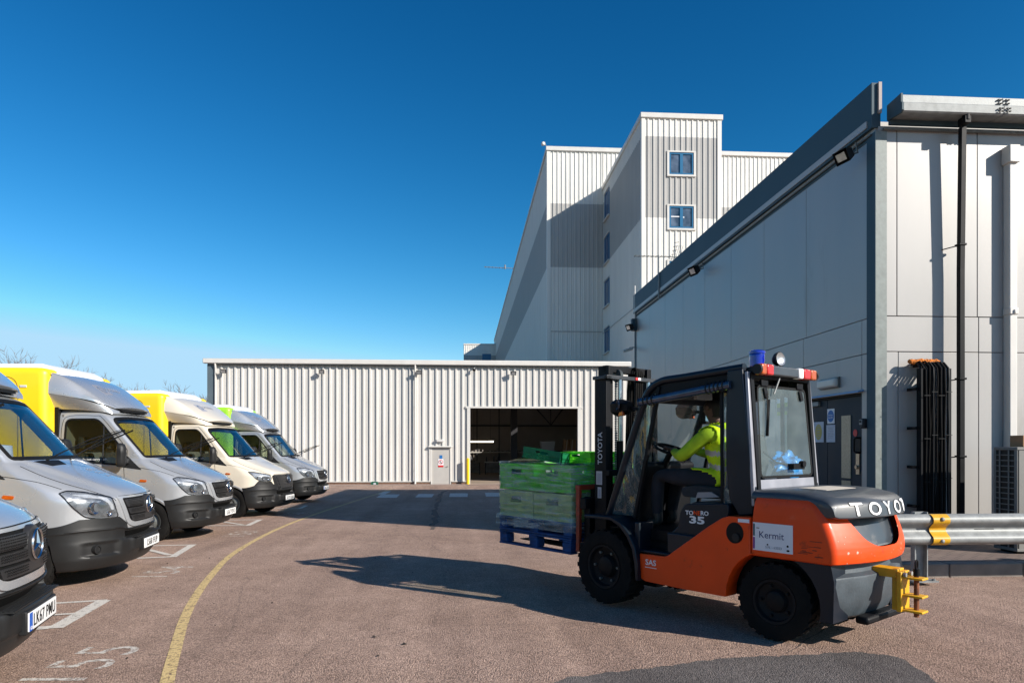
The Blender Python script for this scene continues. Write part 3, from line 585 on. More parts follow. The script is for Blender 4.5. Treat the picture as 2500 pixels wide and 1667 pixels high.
# ------------------------------------------------------------------ tall ribbed building
tall = thing('tall_warehouse', 'very tall white ribbed warehouse with a grey band and a stair tower with blue windows', 'building', (0, 0, 0))
B3 = [(0-.6, 16.8, 0), (16.8, 22.25, 1), (22.25, 23.6, 0)]
B4 = [(-.6, 16.8, 0), (16.8, 22.25, 1), (22.25, 26.85, 0)]
B5 = [(-.6, 16.8, 0), (16.8, 22.25, 1), (22.25, 24.7, 0)]
WC = [M['white_clad'], M['grey_clad']]
fw = [(13.66, 15.34, z0, z1) for z0, z1 in ((19.7, 21.2), (16.1, 17.6), (12.4, 13.9), (8.7, 10.2))]
mb = MB(); ribbed(mb, (11.84, 46, 0), (1, 0, 0), (0, -1, 0), 5.36, B3, .38, .055, [(a-11.84-.02, b-11.84+.02, c-.02, d+.02) for a, b, c, d in fw], .1); mb.build('tower_front', WC, tall, recalc=False)
sw = [(56.5, 58.35, z0, z1) for z0, z1 in ((20.5, 22.7), (16.8, 19.0), (13.2, 15.3), (9.3, 11.3))]
mb = MB(); ribbed(mb, (11.84, 59.3, 0), (0, -1, 0), (-1, 0, 0), 13.3, B3, .38, .055, [(59.3-b, 59.3-a, c, d) for a, b, c, d in sw], .1)
ribbed(mb, (17.2, 46, 0), (0, 1, 0), (1, 0, 0), 13.3, B3, .38, .055, (), .1); mb.build('tower_side', WC, tall, recalc=False)
mb = MB(); ribbed(mb, (7.04, 59.3, 0), (1, 0, 0), (0, -1, 0), 4.8, B4, .38, .055, (), .2); ribbed(mb, (17.2, 59.3, 0), (1, 0, 0), (0, -1, 0), 40, B4, .38, .055, (), .1); mb.build('main_front', WC, tall, recalc=False)
mb = MB(); ribbed(mb, (11.84, 59.3, 0), (1, 0, 0), (0, -1, 0), 5.36, [(23.6, 26.85, 0)], .38, .055, (), .1); mb.build('upper_front', WC, tall, recalc=False)
mb = MB(); ribbed(mb, (7.04, 168, 0), (0, -1, 0), (-1, 0, 0), 108.7, B4, .5, .06, (), .1); mb.build('main_side', WC, tall, recalc=False)
mb = MB(); ribbed(mb, (-.3, 160, 0), (1, 0, 0), (0, -1, 0), 7.3, B5, .5, .06, [(4.2, 6.2, 20.6, 22.6)], .1); ribbed(mb, (-.3, 168, 0), (0, -1, 0), (-1, 0, 0), 8, B5, .5, .06, (), .1); mb.build('far_stair_block', WC, tall, recalc=False)
mb = MB(); mb.box(7.1, 57, 59.4, 168, 26.7, 26.84); mb.box(57, 57.2, 59.3, 168, -.6, 26.84); mb.box(11.9, 17.15, 46.06, 59.3, 23.4, 23.55); mb.box(-.2, 7.04, 160.1, 168, 24.5, 24.65); mb.build('roof', M['grey_clad'], tall)
mb = MB(); mb.box(11.70, 17.34, 45.86, 46.06, 23.45, 23.80); mb.box(11.70, 11.92, 46.06, 59.22, 23.45, 23.78); mb.box(17.12, 17.34, 46.06, 59.22, 23.45, 23.78)
mb.box(6.88, 57, 59.14, 59.36, 26.72, 27.1); mb.box(6.88, 7.1, 59.36, 168, 26.72, 27.08); mb.box(-.4, 7.0, 159.9, 160.1, 24.6, 24.95); mb.box(-.4, -.2, 160.1, 168, 24.6, 24.92); mb.build('parapet_cap', M['cap'], tall, bevel=.03)
mb = MB(); mb.box(11.79, 12.02, 45.93, 45.944, -.5, 23.45); mb.box(11.772, 11.784, 45.93, 46.2, -.5, 23.45); mb.box(16.98, 17.26, 45.93, 45.944, -.5, 23.45); mb.box(6.965, 7.28, 59.225, 59.24, -.5, 26.72); mb.box(6.96, 6.975, 59.24, 59.5, -.5, 26.72); mb.build('corner_flashing', M['white_clad'], tall)
mb = MB(); mb.box(7.3, 11.8, 59.23, 59.245, 11.25, 11.33); mb.box(11.77, 11.785, 46.2, 59.2, 11.1, 11.16); mb.build('seam_strip', M['grey_clad'], tall)
def window_front(x0, x1, y, z0, z1):
    f = MB(); w = .12
    f.box(x0-.14, x1+.14, y-.10, y+.05, z1+.0, z1+.1).box(x0-.14, x1+.14, y-.12, y+.05, z0-.12, z0).box(x0-.14, x0, y-.095, y+.05, z0, z1).box(x1, x1+.14, y-.095, y+.05, z0, z1)
    fo = f.build('window_surround', M['cap'], tall)
    g = MB().box(x0, x0+w, y-.06, y+.04, z0, z1).box(x1-w, x1, y-.06, y+.04, z0, z1).box(x0+w, x1-w, y-.055, y+.04, z0, z0+w).box(x0+w, x1-w, y-.055, y+.04, z1-w, z1)
    c = (x0+x1)/2; g.box(c-.1, c+.1, y-.065, y+.04, z0+w, z1-w); go = g.build('window', M['blue_frame'], tall)
    MB().box(x0+w, x1-w, y+.0, y+.02, z0+w, z1-w).build('pane', M['wglass'], go)
for a, b, c, d in fw: window_front(a, b, 46, c, d)
MB().box(13.80, 14.40, 45.97, 45.99, 16.86, 16.93).box(14.62, 14.70, 45.97, 45.99, 16.82, 16.90).build('window_bar', M['sign_white'], tall)
for a, b, c, d in sw:
    g = MB().box(11.76, 11.88, a, a+.1, c, d).box(11.76, 11.88, b-.1, b, c, d).box(11.765, 11.88, a+.1, b-.1, c, c+.1).box(11.765, 11.88, a+.1, b-.1, d-.1, d)
    go = g.build('window', M['blue_frame'], tall); MB().box(11.80, 11.82, a+.1, b-.1, c+.1, d-.1).build('pane', mat('blue_glass', (.01, .07, .18), .1), go)
    MB().box(11.64, 11.78, a-.15, b+.15, c-.12, c-.02).box(11.70, 11.78, a-.15, b+.15, d+.02, d+.1).build('window_surround', M['cap'], tall)
MB().box(3.9, 5.9, 159.97, 160.05, 20.6, 22.6).build('window', M['blue_frame'], tall)
t = thing('roof_camera', 'small grey dome camera on the top left corner of the tall warehouse', 'camera', (6.75, 59.05, 27.1)); MB().tube([(.1, .1, 0), (0, 0, .25), (-.12, 0, .28)], .05, 8).build('bracket', M['galv'], t); MB().lathe([(0, -.2), (.14, -.12), (.17, .0), (.12, .12), (0, .14)], (-.14, 0, .12), (0, 0, 1), 14).build('dome', M['cap'], t, smooth=40)
t = thing('roof_aerial', 'thin grey aerial reaching out from the far left roof edge of the tall warehouse', 'aerial', (6.9, 100, 26.9)); mb = MB(); mb.tube([(.3, 0, .1), (-4.2, 0, .25)], .05, 5)
for k in range(6): mb.tube([(-1.5-k*.5, -.4, .15+k*.02), (-1.5-k*.5, .4, .15+k*.02)], .03, 4)
mb.tube([(-1.2, 0, .0), (-1.2, 0, .6)], .12, 5); mb.build('mast', M['galv'], t)

# ------------------------------------------------------------------ grey panel building on the right
rb = thing('panel_building', 'grey flat-panelled building with a dark blue-grey fascia and steel gutter', 'building', (5.9, 9.63, 0))
# local: x from 0 right, y from 0 away. left wall x=0, front wall y=0
def panels(mb, axis, splits, zs, t0, t1, holes=()):
    for i in range(len(splits)-1):
        for k in range(len(zs)-1):
            a, b = splits[i]+.005, splits[i+1]-.005; c, d = zs[k]+.005, zs[k+1]-.005
            bits = [(a, b, c, d)]
            for h in holes:
                nb = []
                for (p, q, r, s) in bits:
                    if h[1] <= p or h[0] >= q or h[3] <= r or h[2] >= s: nb.append((p, q, r, s)); continue
                    if p < h[0]: nb.append((p, h[0], r, s))
                    if q > h[1]: nb.append((h[1], q, r, s))
                    p2, q2 = max(p, h[0]), min(q, h[1])
                    if r < h[2]: nb.append((p2, q2, r, h[2]))
                    if s > h[3]: nb.append((p2, q2, h[3], s))
                bits = nb
            for p, q, r, s in bits:
                if axis == 'y': mb.box(t0, t1, p, q, r, s)
                else: mb.box(p, q, t0, t1, r, s)
mb = MB(); H_ = [(.34, 2.10, -.1, 2.29)]
sp = [.0]+[11.65+1.70*k-9.63 for k in range(0, 8)]+[14.12]
panels(mb, 'y', sp, [3.36, 6.08], -.03, .02)
panels(mb, 'y', [0, .33, 2.02+.1, 3.9, 5.6, 7.3, 9.0, 10.7, 12.4, 14.12], [2.85, 3.36], -.03, .02)
panels(mb, 'y', [0, .33, 2.12, 3.2, 4.8, 6.5, 8.2, 9.9, 11.6, 13.2, 14.12], [-.1, 2.85], -.03, .02, H_)
mb.build('side_panels', M['panel'], rb, bevel=.004)
mb = MB(); panels(mb, 'x', [.0, .28, 1.49, 2.70, 3.9, 5.1, 6.3, 7.5, 8.7], [3.36, 6.08], -.03, .02); panels(mb, 'x', [.0, 1.51, 2.72, 3.92, 5.12, 6.32, 8.7], [2.85, 3.36], -.03, .02); panels(mb, 'x', [.0, .30, 1.51, 2.72, 3.92, 5.12, 6.32, 8.7], [.0, 2.85], -.03, .02)
mb.build('front_panels', M['panel'], rb, bevel=.004)
mb = MB(); mb.box(.022, .1, 2.1, 14.1, -.2, 6.1); mb.box(.022, .1, .022, .34, -.2, 6.1); mb.box(.022, .1, .34, 2.1, 2.29, 6.1); mb.box(.1, 8.7, .022, .1, -.2, 6.1); mb.box(8.62, 8.7, .1, 14.1, -.2, 6.1); mb.box(.1, 8.62, 14.0, 14.1, -.2, 6.1); mb.build('wall_core', M['joint'], rb)
MB().box(-.1, 8.8, .1, 14.1, 6.1, 6.2).build('roof', M['grey_clad'], rb)
MB().box(-.085, .045, -.015, 14.16, 6.06, 6.70).build('fascia', M['fascia'], rb)
MB().box(.0, .045, -.05, -.018, 6.26, 6.70).build('fascia_end', mat('pinkish_board_edge', (.40, .33, .30), .7), rb)
MB().box(-.038, -.031, .08, 14.1, 5.93, 6.0).build('head_trim', M['fascia'], rb); MB().tube([(-.06, 0.05, 5.985), (-.06, 14.1, 5.985)], .014, 8).build('conduit', M['galv_dark'], rb)
MB().box(.15, 8.7, -.075, -.031, 6.085, 6.24).build('eaves_board', M['fascia'], rb)
MB().tube([(.05, -.07, 6.02), (8.7, -.07, 6.02)], .018, 8).build('conduit', M['galv_dark'], rb)
g = MB(); pr = [(-.03, 6.16), (-.34, 6.13), (-.36, 6.15), (-.37, 6.25), (-.345, 6.27), (-.345, 6.37), (-.33, 6.38), (-.30, 6.38), (-.30, 6.2), (-.03, 6.2)]
g.prism(pr, 'x', .16, 1.62); g.prism(pr, 'x', 1.63, 8.8); g.build('gutter', M['galv'], rb)
MB().prism([(-.03, 6.15), (-.34, 6.12), (-.38, 6.15), (-.38, 6.25), (-.355, 6.27), (-.355, 6.39), (-.03, 6.37)], 'x', .13, .158).build('gutter_end', M['fascia'], rb)
mb = MB()
for zz in (6.17, 6.21, 6.29, 6.34):
    for xx in (1.55, 1.59, 1.66, 1.70): mb.cb((xx, -.385 if zz < 6.26 else -.36, zz), (.022, .02, .016))
mb.build('gutter_bolts', M['black'], rb)
MB().box(-.045, -.0305, -.045, .18, .0, 6.0).build('corner_trim', M['fascia'], rb)
MB().box(-.047, .12, -.047, -.032, .0, 6.0).build('corner_flashing', mat('weathered_zinc', (.17, .195, .185), .5, .1, .15, 14, .1, 50), rb)
MB().box(-.05, -.031, 14.0, 14.14, -.1, 6.06).box(-.05, .1, 14.145, 14.17, -.1, 6.06).build('end_trim', M['fascia'], rb)
# downpipe and cable trunking
mb = MB(); mb.tube([(1.12, -.30, 6.16), (1.12, -.30, 6.06)], .05, 12); mb.box(1.075, 1.165, -.34, -.19, 6.02, 6.12); mb.bar((1.12, -.225, 6.0), (1.12, -.19, 4.0), .075, .075, up=(0, 1, 0)); mb.bar((1.12, -.19, 4.02), (1.12, -.19, .12), .075, .075, up=(0, 1, 0))
for z in (4.35, 2.45, 1.35): mb.box(1.065, 1.175, -.245, -.135, z-.015, z+.015); mb.bar((1.12, -.19, z), (.95, -.03, z-.03), .012, .016)
mb.build('downpipe', M['black'], rb, bevel=.012)
mb = MB(); mb.box(1.88, 1.995, -.16, -.03, .1, 5.62); mb.box(1.85, 2.01, -.20, -.032, 5.55, 5.80); mb.box(1.87, 2.005, -.175, -.031, 3.38, 3.48); mb.cb((1.94, -.17, 3.42), (.03, .05, .06)); mb.build('cable_trunking', M['cap'], rb, bevel=.012)
# door
dr = MB().box(.02, .06, .38, 1.40, .12, 2.25).box(.02, .06, 1.41, 2.06, .12, 2.25).build('door', M['door_blue'], rb, bevel=.005)
MB().box(-.01, .07, .34, .378, .1, 2.29).box(-.01, .07, 2.062, 2.10, .1, 2.29).box(-.01, .07, .34, 2.10, 2.252, 2.29).build('door_frame', M['ink'], rb)
MB().box(.008, .019, .70, .96, 1.0, 1.97).box(.008, .019, .70, .96, .30, .96).build('vision_panel', mat('wired_glass', (.20, .21, .15), .2, 0, .15, 40), dr)
MB().tube([(.02, .42, 1.40), (-.06, .42, 1.40), (-.08, .45, 1.42), (-.08, .45, 1.60), (-.06, .42, 1.62), (.02, .42, 1.62)], .014, 8).box(-.01, .018, .40, .58, 1.39, 1.63).build('handle', M['black'], dr, smooth=40)
MB().box(.005, .018, .46, .55, 1.07, 1.38).lathe([(.03, 0), (.03, .03), (.0, .03)], (.005, .505, 1.18), (-1, 0, 0), 14).build('lock_plate', mat('brass_steel', (.42, .34, .25), .35, .6), dr, smooth=40)
MB().box(-.03, .018, 1.62, 1.92, 2.16, 2.24).build('door_closer', M['galv'], dr, bevel=.01)
MB().prism([(-.03, 2.33), (-.12, 2.31), (-.12, 2.29), (-.03, 2.31)], 'y', .28, 2.3).build('door_canopy', mat('pale_blue_strip', (.10, .30, .55), .4, 0, .1, 6), rb)
def wall_sign(name, lab, cat, y0, y1, z0, z1, m, xw=5.9-.033, t=.004):
    th = thing(name, lab, cat, (xw, (y0+y1)/2, (z0+z1)/2)); MB().box(-t, 0, (y0-y1)/2, (y1-y0)/2, (z0-z1)/2, (z1-z0)/2).build('sheet', m, th); return th
U = (0, -1, 0); ZZ = (0, 0, 1)
t = wall_sign('door_sign', 'square white sign with a blue disc at the top of the dark blue door', 'sign', 10.81, 11.03, 1.86, 2.10, M['sign_white'], 5.9+.018)
MB().prism(disc(0, 0, .095), 'x', -.0075, -.0045).build('disc', M['sign_blue'], t)
text('caption', 'Fire door', .034, (-.0078, 0, .016), U, ZZ, M['wtext'], t); text('caption', 'keep shut', .034, (-.0078, 0, -.022), U, ZZ, M['wtext'], t)
t = wall_sign('notice', 'white notice with a yellow panel on the left of the dark blue door', 'notice', 11.15, 11.47, 1.56, 1.90, M['paper'], 5.9+.018)
MB().prism(disc(0, 0, .11, 18, 1.2), 'x', -.007, -.0045).build('yellow_panel', M['paper_y'], t)
mb = MB()
for k in range(5): mb.box(-.009, -.0075, -.05, .05, .09-k*.045, .10-k*.045)
mb.build('writing', M['logo2'], t)
t = wall_sign('notice', 'white paper notice in a plastic sleeve below the blue disc sign', 'notice', 10.79, 11.06, 1.56, 1.84, M['paper'], 5.9+.018)
mb = MB()
for k in range(7): mb.box(-.007, -.005, -.09+.01*(k % 2), .08, .09-k*.027, .097-k*.027)
mb.build('writing', M['logo2'], t)
t = wall_sign('door_sticker', 'round red sticker above the black pull handle of the dark blue door', 'sticker', 10.14, 10.28, 1.645, 1.745, M['door_blue'], 5.9+.018, .001); MB().prism(disc(0, 0, .055), 'x', -.006, -.002).build('disc', M['sign_red'], t)
t = thing('key_safe', 'black key safe with a silver face right of the dark blue door', 'key safe', (5.867, 9.85, 1.83)); MB().box(-.07, 0, -.05, .05, -.075, .07).build('casing', M['blackp'], t, bevel=.02); MB().box(-.078, -.071, -.03, .045, -.02, .055).build('face', M['galv'], t, bevel=.005); MB().box(-.083, -.079, -.015, .03, .01, .04).build('window', M['ink'], t)
t = thing('emergency_light', 'cream emergency bulkhead light above the dark blue door', 'wall light', (5.867, 10.84, 2.50)); MB().box(-.10, 0, -.27, .27, -.07, .07).build('diffuser', mat('frosted_cover', (.55, .55, .50), .35), t, bevel=.03); MB().box(-.03, 0, -.29, .29, -.085, .085).build('back_plate', M['galv_dark'], t)
t = wall_sign('site_board', 'large white board with a green landscape strip behind the forklift cab', 'sign', 11.95, 12.75, 2.07, 2.86, M['sign_white'])
MB().box(-.008, -.005, -.4, .4, -.395, -.17).build('green_strip', M['sign_green'], t); MB().box(-.010, -.0085, -.4, .4, -.33, -.25).build('grey_strip', M['galv_dark'], t)
t = wall_sign('prohibition_sign', 'white sign with a red ring left of the dark blue door', 'sign', 11.85, 12.1, 1.5, 1.9, M['sign_white']); MB().prism(disc(0, .04, .10), 'x', -.008, -.005).build('ring', M['sign_red'], t); MB().prism(disc(0, .04, .075), 'x', -.012, -.009).build('field', M['sign_white'], t)
floodlight((5.62, 9.95, 5.80), 'black floodlight under the fascia at the near corner of the panel building', (-1, -.25, -.55), .26)
floodlight((5.62, 16.7, 5.80), 'black floodlight under the fascia halfway along the panel building', (-1, -.25, -.5), .30)
floodlight((5.62, 23.4, 5.55), 'black floodlight at the far corner of the panel building', (-1, -.3, -.4), .30)
t = thing('wall_camera', 'small grey camera below the far corner floodlight', 'camera', (5.80, 23.7, 4.9)); MB().tube([(.06, 0, 0), (-.15, 0, -.02)], .02, 6).build('arm', M['galv'], t); MB().bar((-.05, 0, -.05), (-.4, -.1, -.16), .1, .1).build('housing', M['cap'], t, bevel=.02)
t = thing('television_aerial', 'grey television aerial on a mast above the panel building fascia', 'aerial', (5.78, 20.5, 0)); MB().tube([(0, 0, 5.9), (0, 0, 7.2)], .025, 8).build('mast', M['galv'], t)
mb = MB(); mb.tube([(-.75, 0, 7.16), (.62, 0, 7.16)], .014, 6)
for k in range(9): x = -.72+k*.13; mb.tube([(x, -.12, 7.16), (x, .12, 7.16)], .008, 4); mb.lathe([(0, -.02), (.02, 0), (0, .02)], (x, 0, 7.16), (1, 0, 0), 6)
for k in range(5): mb.tube([(.42+.03*k, -.22, 7.06+k*.12), (.42+.03*k, .22, 7.16+k*.12)], .008, 4); mb.tube([(.38+.06*k, 0, 7.06), (.50+.06*k, 0, 7.5)], .006, 4)
mb.build('boom', M['galv_dark'], t)
t = thing('whip_aerial', 'thin upright whip aerial at the far corner of the panel building', 'aerial', (5.82, 23.6, 0)); MB().tube([(0, 0, 5.7), (0, 0, 7.0)], .02, 6).build('whip', M['cap'], t); MB().box(-.12, .06, -.1, .1, 5.45, 5.85).build('junction_box', M['fascia'], t)

# cable tray on the front wall
t = thing('cable_ladder', 'tall upright run of black cables strapped to a tray on the panel building wall', 'cable tray', (6.34, 9.60, 0)); t.scale = (.80, 1, 1)
mb = MB(); mb.box(.0, .03, -.30, -.20, .5, 2.58); mb.box(.52, .55, -.30, -.20, .5, 2.58)
for z in (2.3, 1.75, 1.2, .65): mb.box(.0, .55, -.20, -.17, z-.015, z+.015); mb.tube([(-.10, -.22, z), (.0, -.22, z)], .014, 6); mb.box(-.03, .0, -.25, -.02, z-.02, z+.02); mb.box(.50, .53, -.17, -.02, z-.02, z+.02)
mb.build('tray', M['black'], t)
for k in range(21):
    x = .045+k*.0228; y0 = -.235-.028*(k % 3); r = random.choice((.013, .016, .019)); zz = random.choice((.35, .5, .15)); top = 2.62+.05*noise.noise((k*.7, 0, 0))
    pts = [(x, -.02, top+.04), (x, y0*.7, top+.045), (x, y0, top-.04)]+[(x+.013*noise.noise((k*3.1, z*2.2, 0)), y0+.014*noise.noise((k*1.7, z*2, 4)), z) for z in [2.42-.2*q for q in range(10)]]+[(x+.02, y0, zz), (x+.04, y0+.02, .1)]
    MB().tube(pts, r, 8).build('cable', mat('pale_cable', (.30, .29, .27), .6) if k in (12, 19) else (M['rubber'] if k % 4 else M['blackp']), t, smooth=60)
mb = MB()
for z in (2.2, 1.6, 1.0):
    for k in range(4): x = .03+.13*k; mb.box(x, x+.11, -.335-.008*(k % 2), -.33, z+.05*(k % 2)-.004, z+.05*(k % 2)+.004)
mb.build('cable_ties', M['blackp'], t)
mb = MB()
for i in range(16): mb.lathe([(0, -.03), (.035, -.02), (.045, .0), (.03, .03), (0, .035)], (-.05+i*.034, -.12+.10*noise.noise((i, 0, 0)), 2.69+.03*noise.noise((i*2.1, 1, 0))), (random.random(), random.random()-.5, 1), 7)
mb.build('sealing_foam', M['foam'], t, smooth=60)

# air conditioning unit and its crate
ac = thing('air_conditioner', 'grey outdoor air conditioning unit with side grille beside the panel building', 'air conditioner', (7.05, 8.47, .115))
mb = MB(); mb.box(0, .95, .012, .36, .06, 1.33); mb.build('core', M['ac_in'], ac)
mb = MB(); mb.box(0.02, .97, -.012, .01, .04, 1.35); mb.box(-.01, .98, -.02, .38, 1.33, 1.37); mb.box(-.01, .98, -.02, .38, .03, .07); mb.box(-.012, .0, -.02, .03, .07, 1.33); mb.box(-.012, .0, .34, .38, .07, 1.33); mb.build('casing', M['ac'], ac, bevel=.008)
mb = MB()
for k in range(17): z = .13+k*.071; mb.box(-.02, -.008, .03, .34, z-.006, z+.006)
for y in (.11, .26): mb.box(-.024, -.014, y-.008, y+.008, .07, 1.33)
mb.build('side_grille', M['ac'], ac)
for z in (.42, .98):
    g = MB()
    for r in (.08, .14, .20, .26): g.lathe([(r-.004, 0), (r, -.01), (r+.004, 0)], (.45, -.02, z), (0, 1, 0), 28)
    for k in range(8): a = k*math.pi/4; g.tube([(.45, -.03, z), (.45+.26*math.cos(a), -.02, z+.26*math.sin(a))], .004, 4)
    g.build('fan_guard', M['ac'], ac); MB().prism(disc(.45, z, .265), 'y', -.016, -.0125).build('fan_opening', M['ac_in'], ac)
MB().box(.05, .12, .03, .33, -.0, .03).box(.8, .87, .03, .33, -.0, .03).build('feet', M['black'], ac)
t = thing('parcel_box', 'brown cardboard box lying on the air conditioning unit', 'box', (7.36, 8.62, 1.486)); MB().box(-.18, .3, -.1, .12, 0, .15).build('carton', M['card'], t, bevel=.004)

# ------------------------------------------------------------------ crash barrier
br_ = thing('crash_barrier', 'galvanised crash barrier with a yellow joint plate in front of the paving', 'barrier', (0, 7.36, 0))
def beam_profile(off=0.0):
    pts = [(.0, .41), (-.035, .415), (-.075, .445), (-.083, .475), (-.075, .505), (-.02, .55), (-.006, .58), (-.02, .61), (-.075, .655), (-.083, .685), (-.075, .715), (-.035, .745), (.0, .75)]
    pts = CRs(pts, 2)
    return [(y-off, z) for y, z in pts]
def beam(mb, x0, x1, off, mi=0, th=.004):
    p = beam_profile(off); n = len(p)
    vs = [(x0, a, b) for a, b in p]+[(x1, a, b) for a, b in p]+[(x0, a+th, b) for a, b in p]+[(x1, a+th, b) for a, b in p]
    fs = [(i, i+1, n+i+1, n+i) for i in range(n-1)]+[(2*n+i, 3*n+i, 3*n+i+1, 2*n+i+1) for i in range(n-1)]
    fs += [(0, n, 3*n, 2*n), (n-1, 3*n-1, 4*n-1, 2*n-1)]+[(i, 2*n+i, 2*n+i+1, i+1) for i in range(n-1)]+[(n+i, n+i+1, 3*n+i+1, 3*n+i) for i in range(n-1)]
    mb.add(vs, fs, mi)
mb = MB(); beam(mb, 3.2, 5.15, .0); beam(mb, 5.10, 8.3, .006); beam(mb, 8.25, 12, .0); mb.build('beam', M['galv'], br_, smooth=40)
mb = MB(); mb.box(5.62, 5.85, -.013, -.010, .573, .583); mb.build('slot', M['ink'], br_)
mb = MB(); beam(mb, 5.09, 5.28, .022); mb.build('joint_plate', M['yellow_steel'], br_, smooth=40)
mb = MB()
for z in (.70, .462): mb.lathe([(.022, 0), (.022, .012), (.012, .02), (0, .022)], (5.19, -.10, z), (0, -1, .1), 12)
mb.build('bolts', M['galv'], br_)
for x in (3.6, 5.02, 7.6, 10.2):
    p = MB(); p.box(x-.075, x+.075, .06, .075, 0, .77); p.box(x-.075, x-.065, .0, .06, 0, .77); p.box(x+.065, x+.075, .0, .06, 0, .77); p.box(x-.13, x+.16, -.06, .13, 0.004, .02)
    for a, b in ((-.1, .1), (.12, .1), (.12, -.03)): p.lathe([(.018, 0), (.018, .02), (0, .022)], (x+a, b, .02), (0, 0, 1), 8)
    p.build('post', M['galv'], br_)
t = thing('grit_bin', 'yellow-green plastic grit bin by the panel building wall beyond the forklift', 'bin', (5.35, 20.6, gz(20.6))); MB().rings([[(-.32, -.45, .0), (.32, -.45, .0), (.32, .45, .0), (-.32, .45, 0)], [(-.4, -.55, 1.1), (.4, -.55, 1.1), (.4, .55, 1.1), (-.4, .55, 1.1)]]).build('tub', M['grit'], t, bevel=.03); MB().rings([[(-.43, -.58, 1.1), (.43, -.58, 1.1), (.43, .58, 1.1), (-.43, .58, 1.1)], [(-.3, -.45, 1.35), (.3, -.45, 1.35), (.3, .45, 1.35), (-.3, .45, 1.35)]]).build('lid', M['grit'], t, bevel=.03)

# ------------------------------------------------------------------ bare trees beyond the yard
def bare_tree(loc, h, seed, lab, spread=1.0):
    rnd = random.Random(seed); t = thing('bare_tree', lab, 'tree', loc, group='bare trees beyond the vans'); trunk = MB(); crown = MB()
    def grow(p, d, L, r, lvl):
        n = 4; pts = [p]; rr = [r]; q = Vector(p); dd = Vector(d)
        for i in range(n):
            dd = (dd+Vector((rnd.gauss(0, .13), rnd.gauss(0, .13), rnd.gauss(.03, .08)))).normalized(); q = q+dd*L/n; pts.append(tuple(q)); rr.append(r*(1-.16*(i+1)))
        (trunk if lvl < 1 else crown).tube(pts, rr, 6 if lvl < 2 else (4 if lvl < 4 else 3), cap=False)
        if lvl >= 6: return
        for k in range(3 if lvl < 4 else 2+(rnd.random() < .5)):
            a = rnd.uniform(0, 6.28); el = rnd.uniform(.35, .85)*spread; j = rnd.choice((1, 2, 3, 3, 4)) if lvl else rnd.choice((2, 3, 4)); u = dd.orthogonal().normalized(); w = dd.cross(u)
            nd = (dd*math.cos(el)+(u*math.cos(a)+w*math.sin(a))*math.sin(el)).normalized()
            grow(pts[j], nd, L*rnd.uniform(.62, .82), max(rr[j]*.60, .016), lvl+1)
        grow(pts[-1], dd, L*.72, rr[-1]*.8, lvl+1)
    grow((0, 0, -1), (0, 0, 1), h*.27, h*.022, 0)
    trunk.build('trunk', M['bark'], t, smooth=60, recalc=False); crown.build('crown', M['bark'], t, recalc=False)
bare_tree((-39.6, 60, -1), 15.0, 3, 'bare tree over the first yellow van box at the left edge')
bare_tree((-26.6, 58, -1), 11.6, 11, 'taller spreading bare tree between the two yellow van boxes', .9)
bare_tree((-26.2, 63, -1), 11.4, 23, 'rounded dense bare tree between the yellow boxes and the shed')
bare_tree((-28.0, 70, -1), 10.4, 14, 'low faint bare tree just left of the shed corner')

# ------------------------------------------------------------------ delivery vans
# local frame: origin on the ground below the number plate, +x forward, +y to the van's left
SL = [  # z, x of nose, corner depth D, half width, exponent
 (.30, -.20, .50, .935, 2.3), (.50, -.15, .56, .955, 2.3), (.58, -.14, .60, .962, 2.3), (.625, -.048, .69, .968, 2.3), (.70, -.04, .70, .970, 2.3), (.85, -.045, .70, .973, 2.3), (.95, -.055, .68, .972, 2.3),
 (1.00, -.08, .66, .970, 2.3), (1.035, -.13, .64, .967, 2.3), (1.10, -.26, .56, .960, 2.4), (1.18, -.45, .48, .950, 2.5), (1.26, -.64, .40, .936, 2.7), (1.33, -.80, .32, .918, 2.9), (1.385, -.93, .24, .895, 3.0),
 (1.415, -.985, .19, .875, 3.0), (1.55, -1.10, .19, .862, 3.0), (1.75, -1.275, .185, .842, 3.0), (1.95, -1.45, .18, .82, 3.0), (2.08, -1.57, .17, .805, 3.0), (2.14, -1.64, .17, .79, 3.0),
 (2.185, -1.74, .18, .765, 3.0), (2.225, -1.92, .20, .72, 3.0), (2.26, -2.2, .15, .62, 3.0)]
SLI = CRs(SL, 3)
XR = -2.52
def plan(z, xf, D, ys, n, nt=22, ns=26):
    t = []
    for i in range(nt+1):
        a = (math.pi/2)*i/nt; y = ys*math.sin(a)**(2/n) if a > 0 else 0; d = D*(1-math.cos(a)); t.append((xf-d, y))
    x1 = t[-1][0]; side = [(x1+(XR-x1)*k/ns, ys) for k in range(1, ns+1)]
    half = t+side
    return [(x, -y) for x, y in half[::-1]]+half[1:]
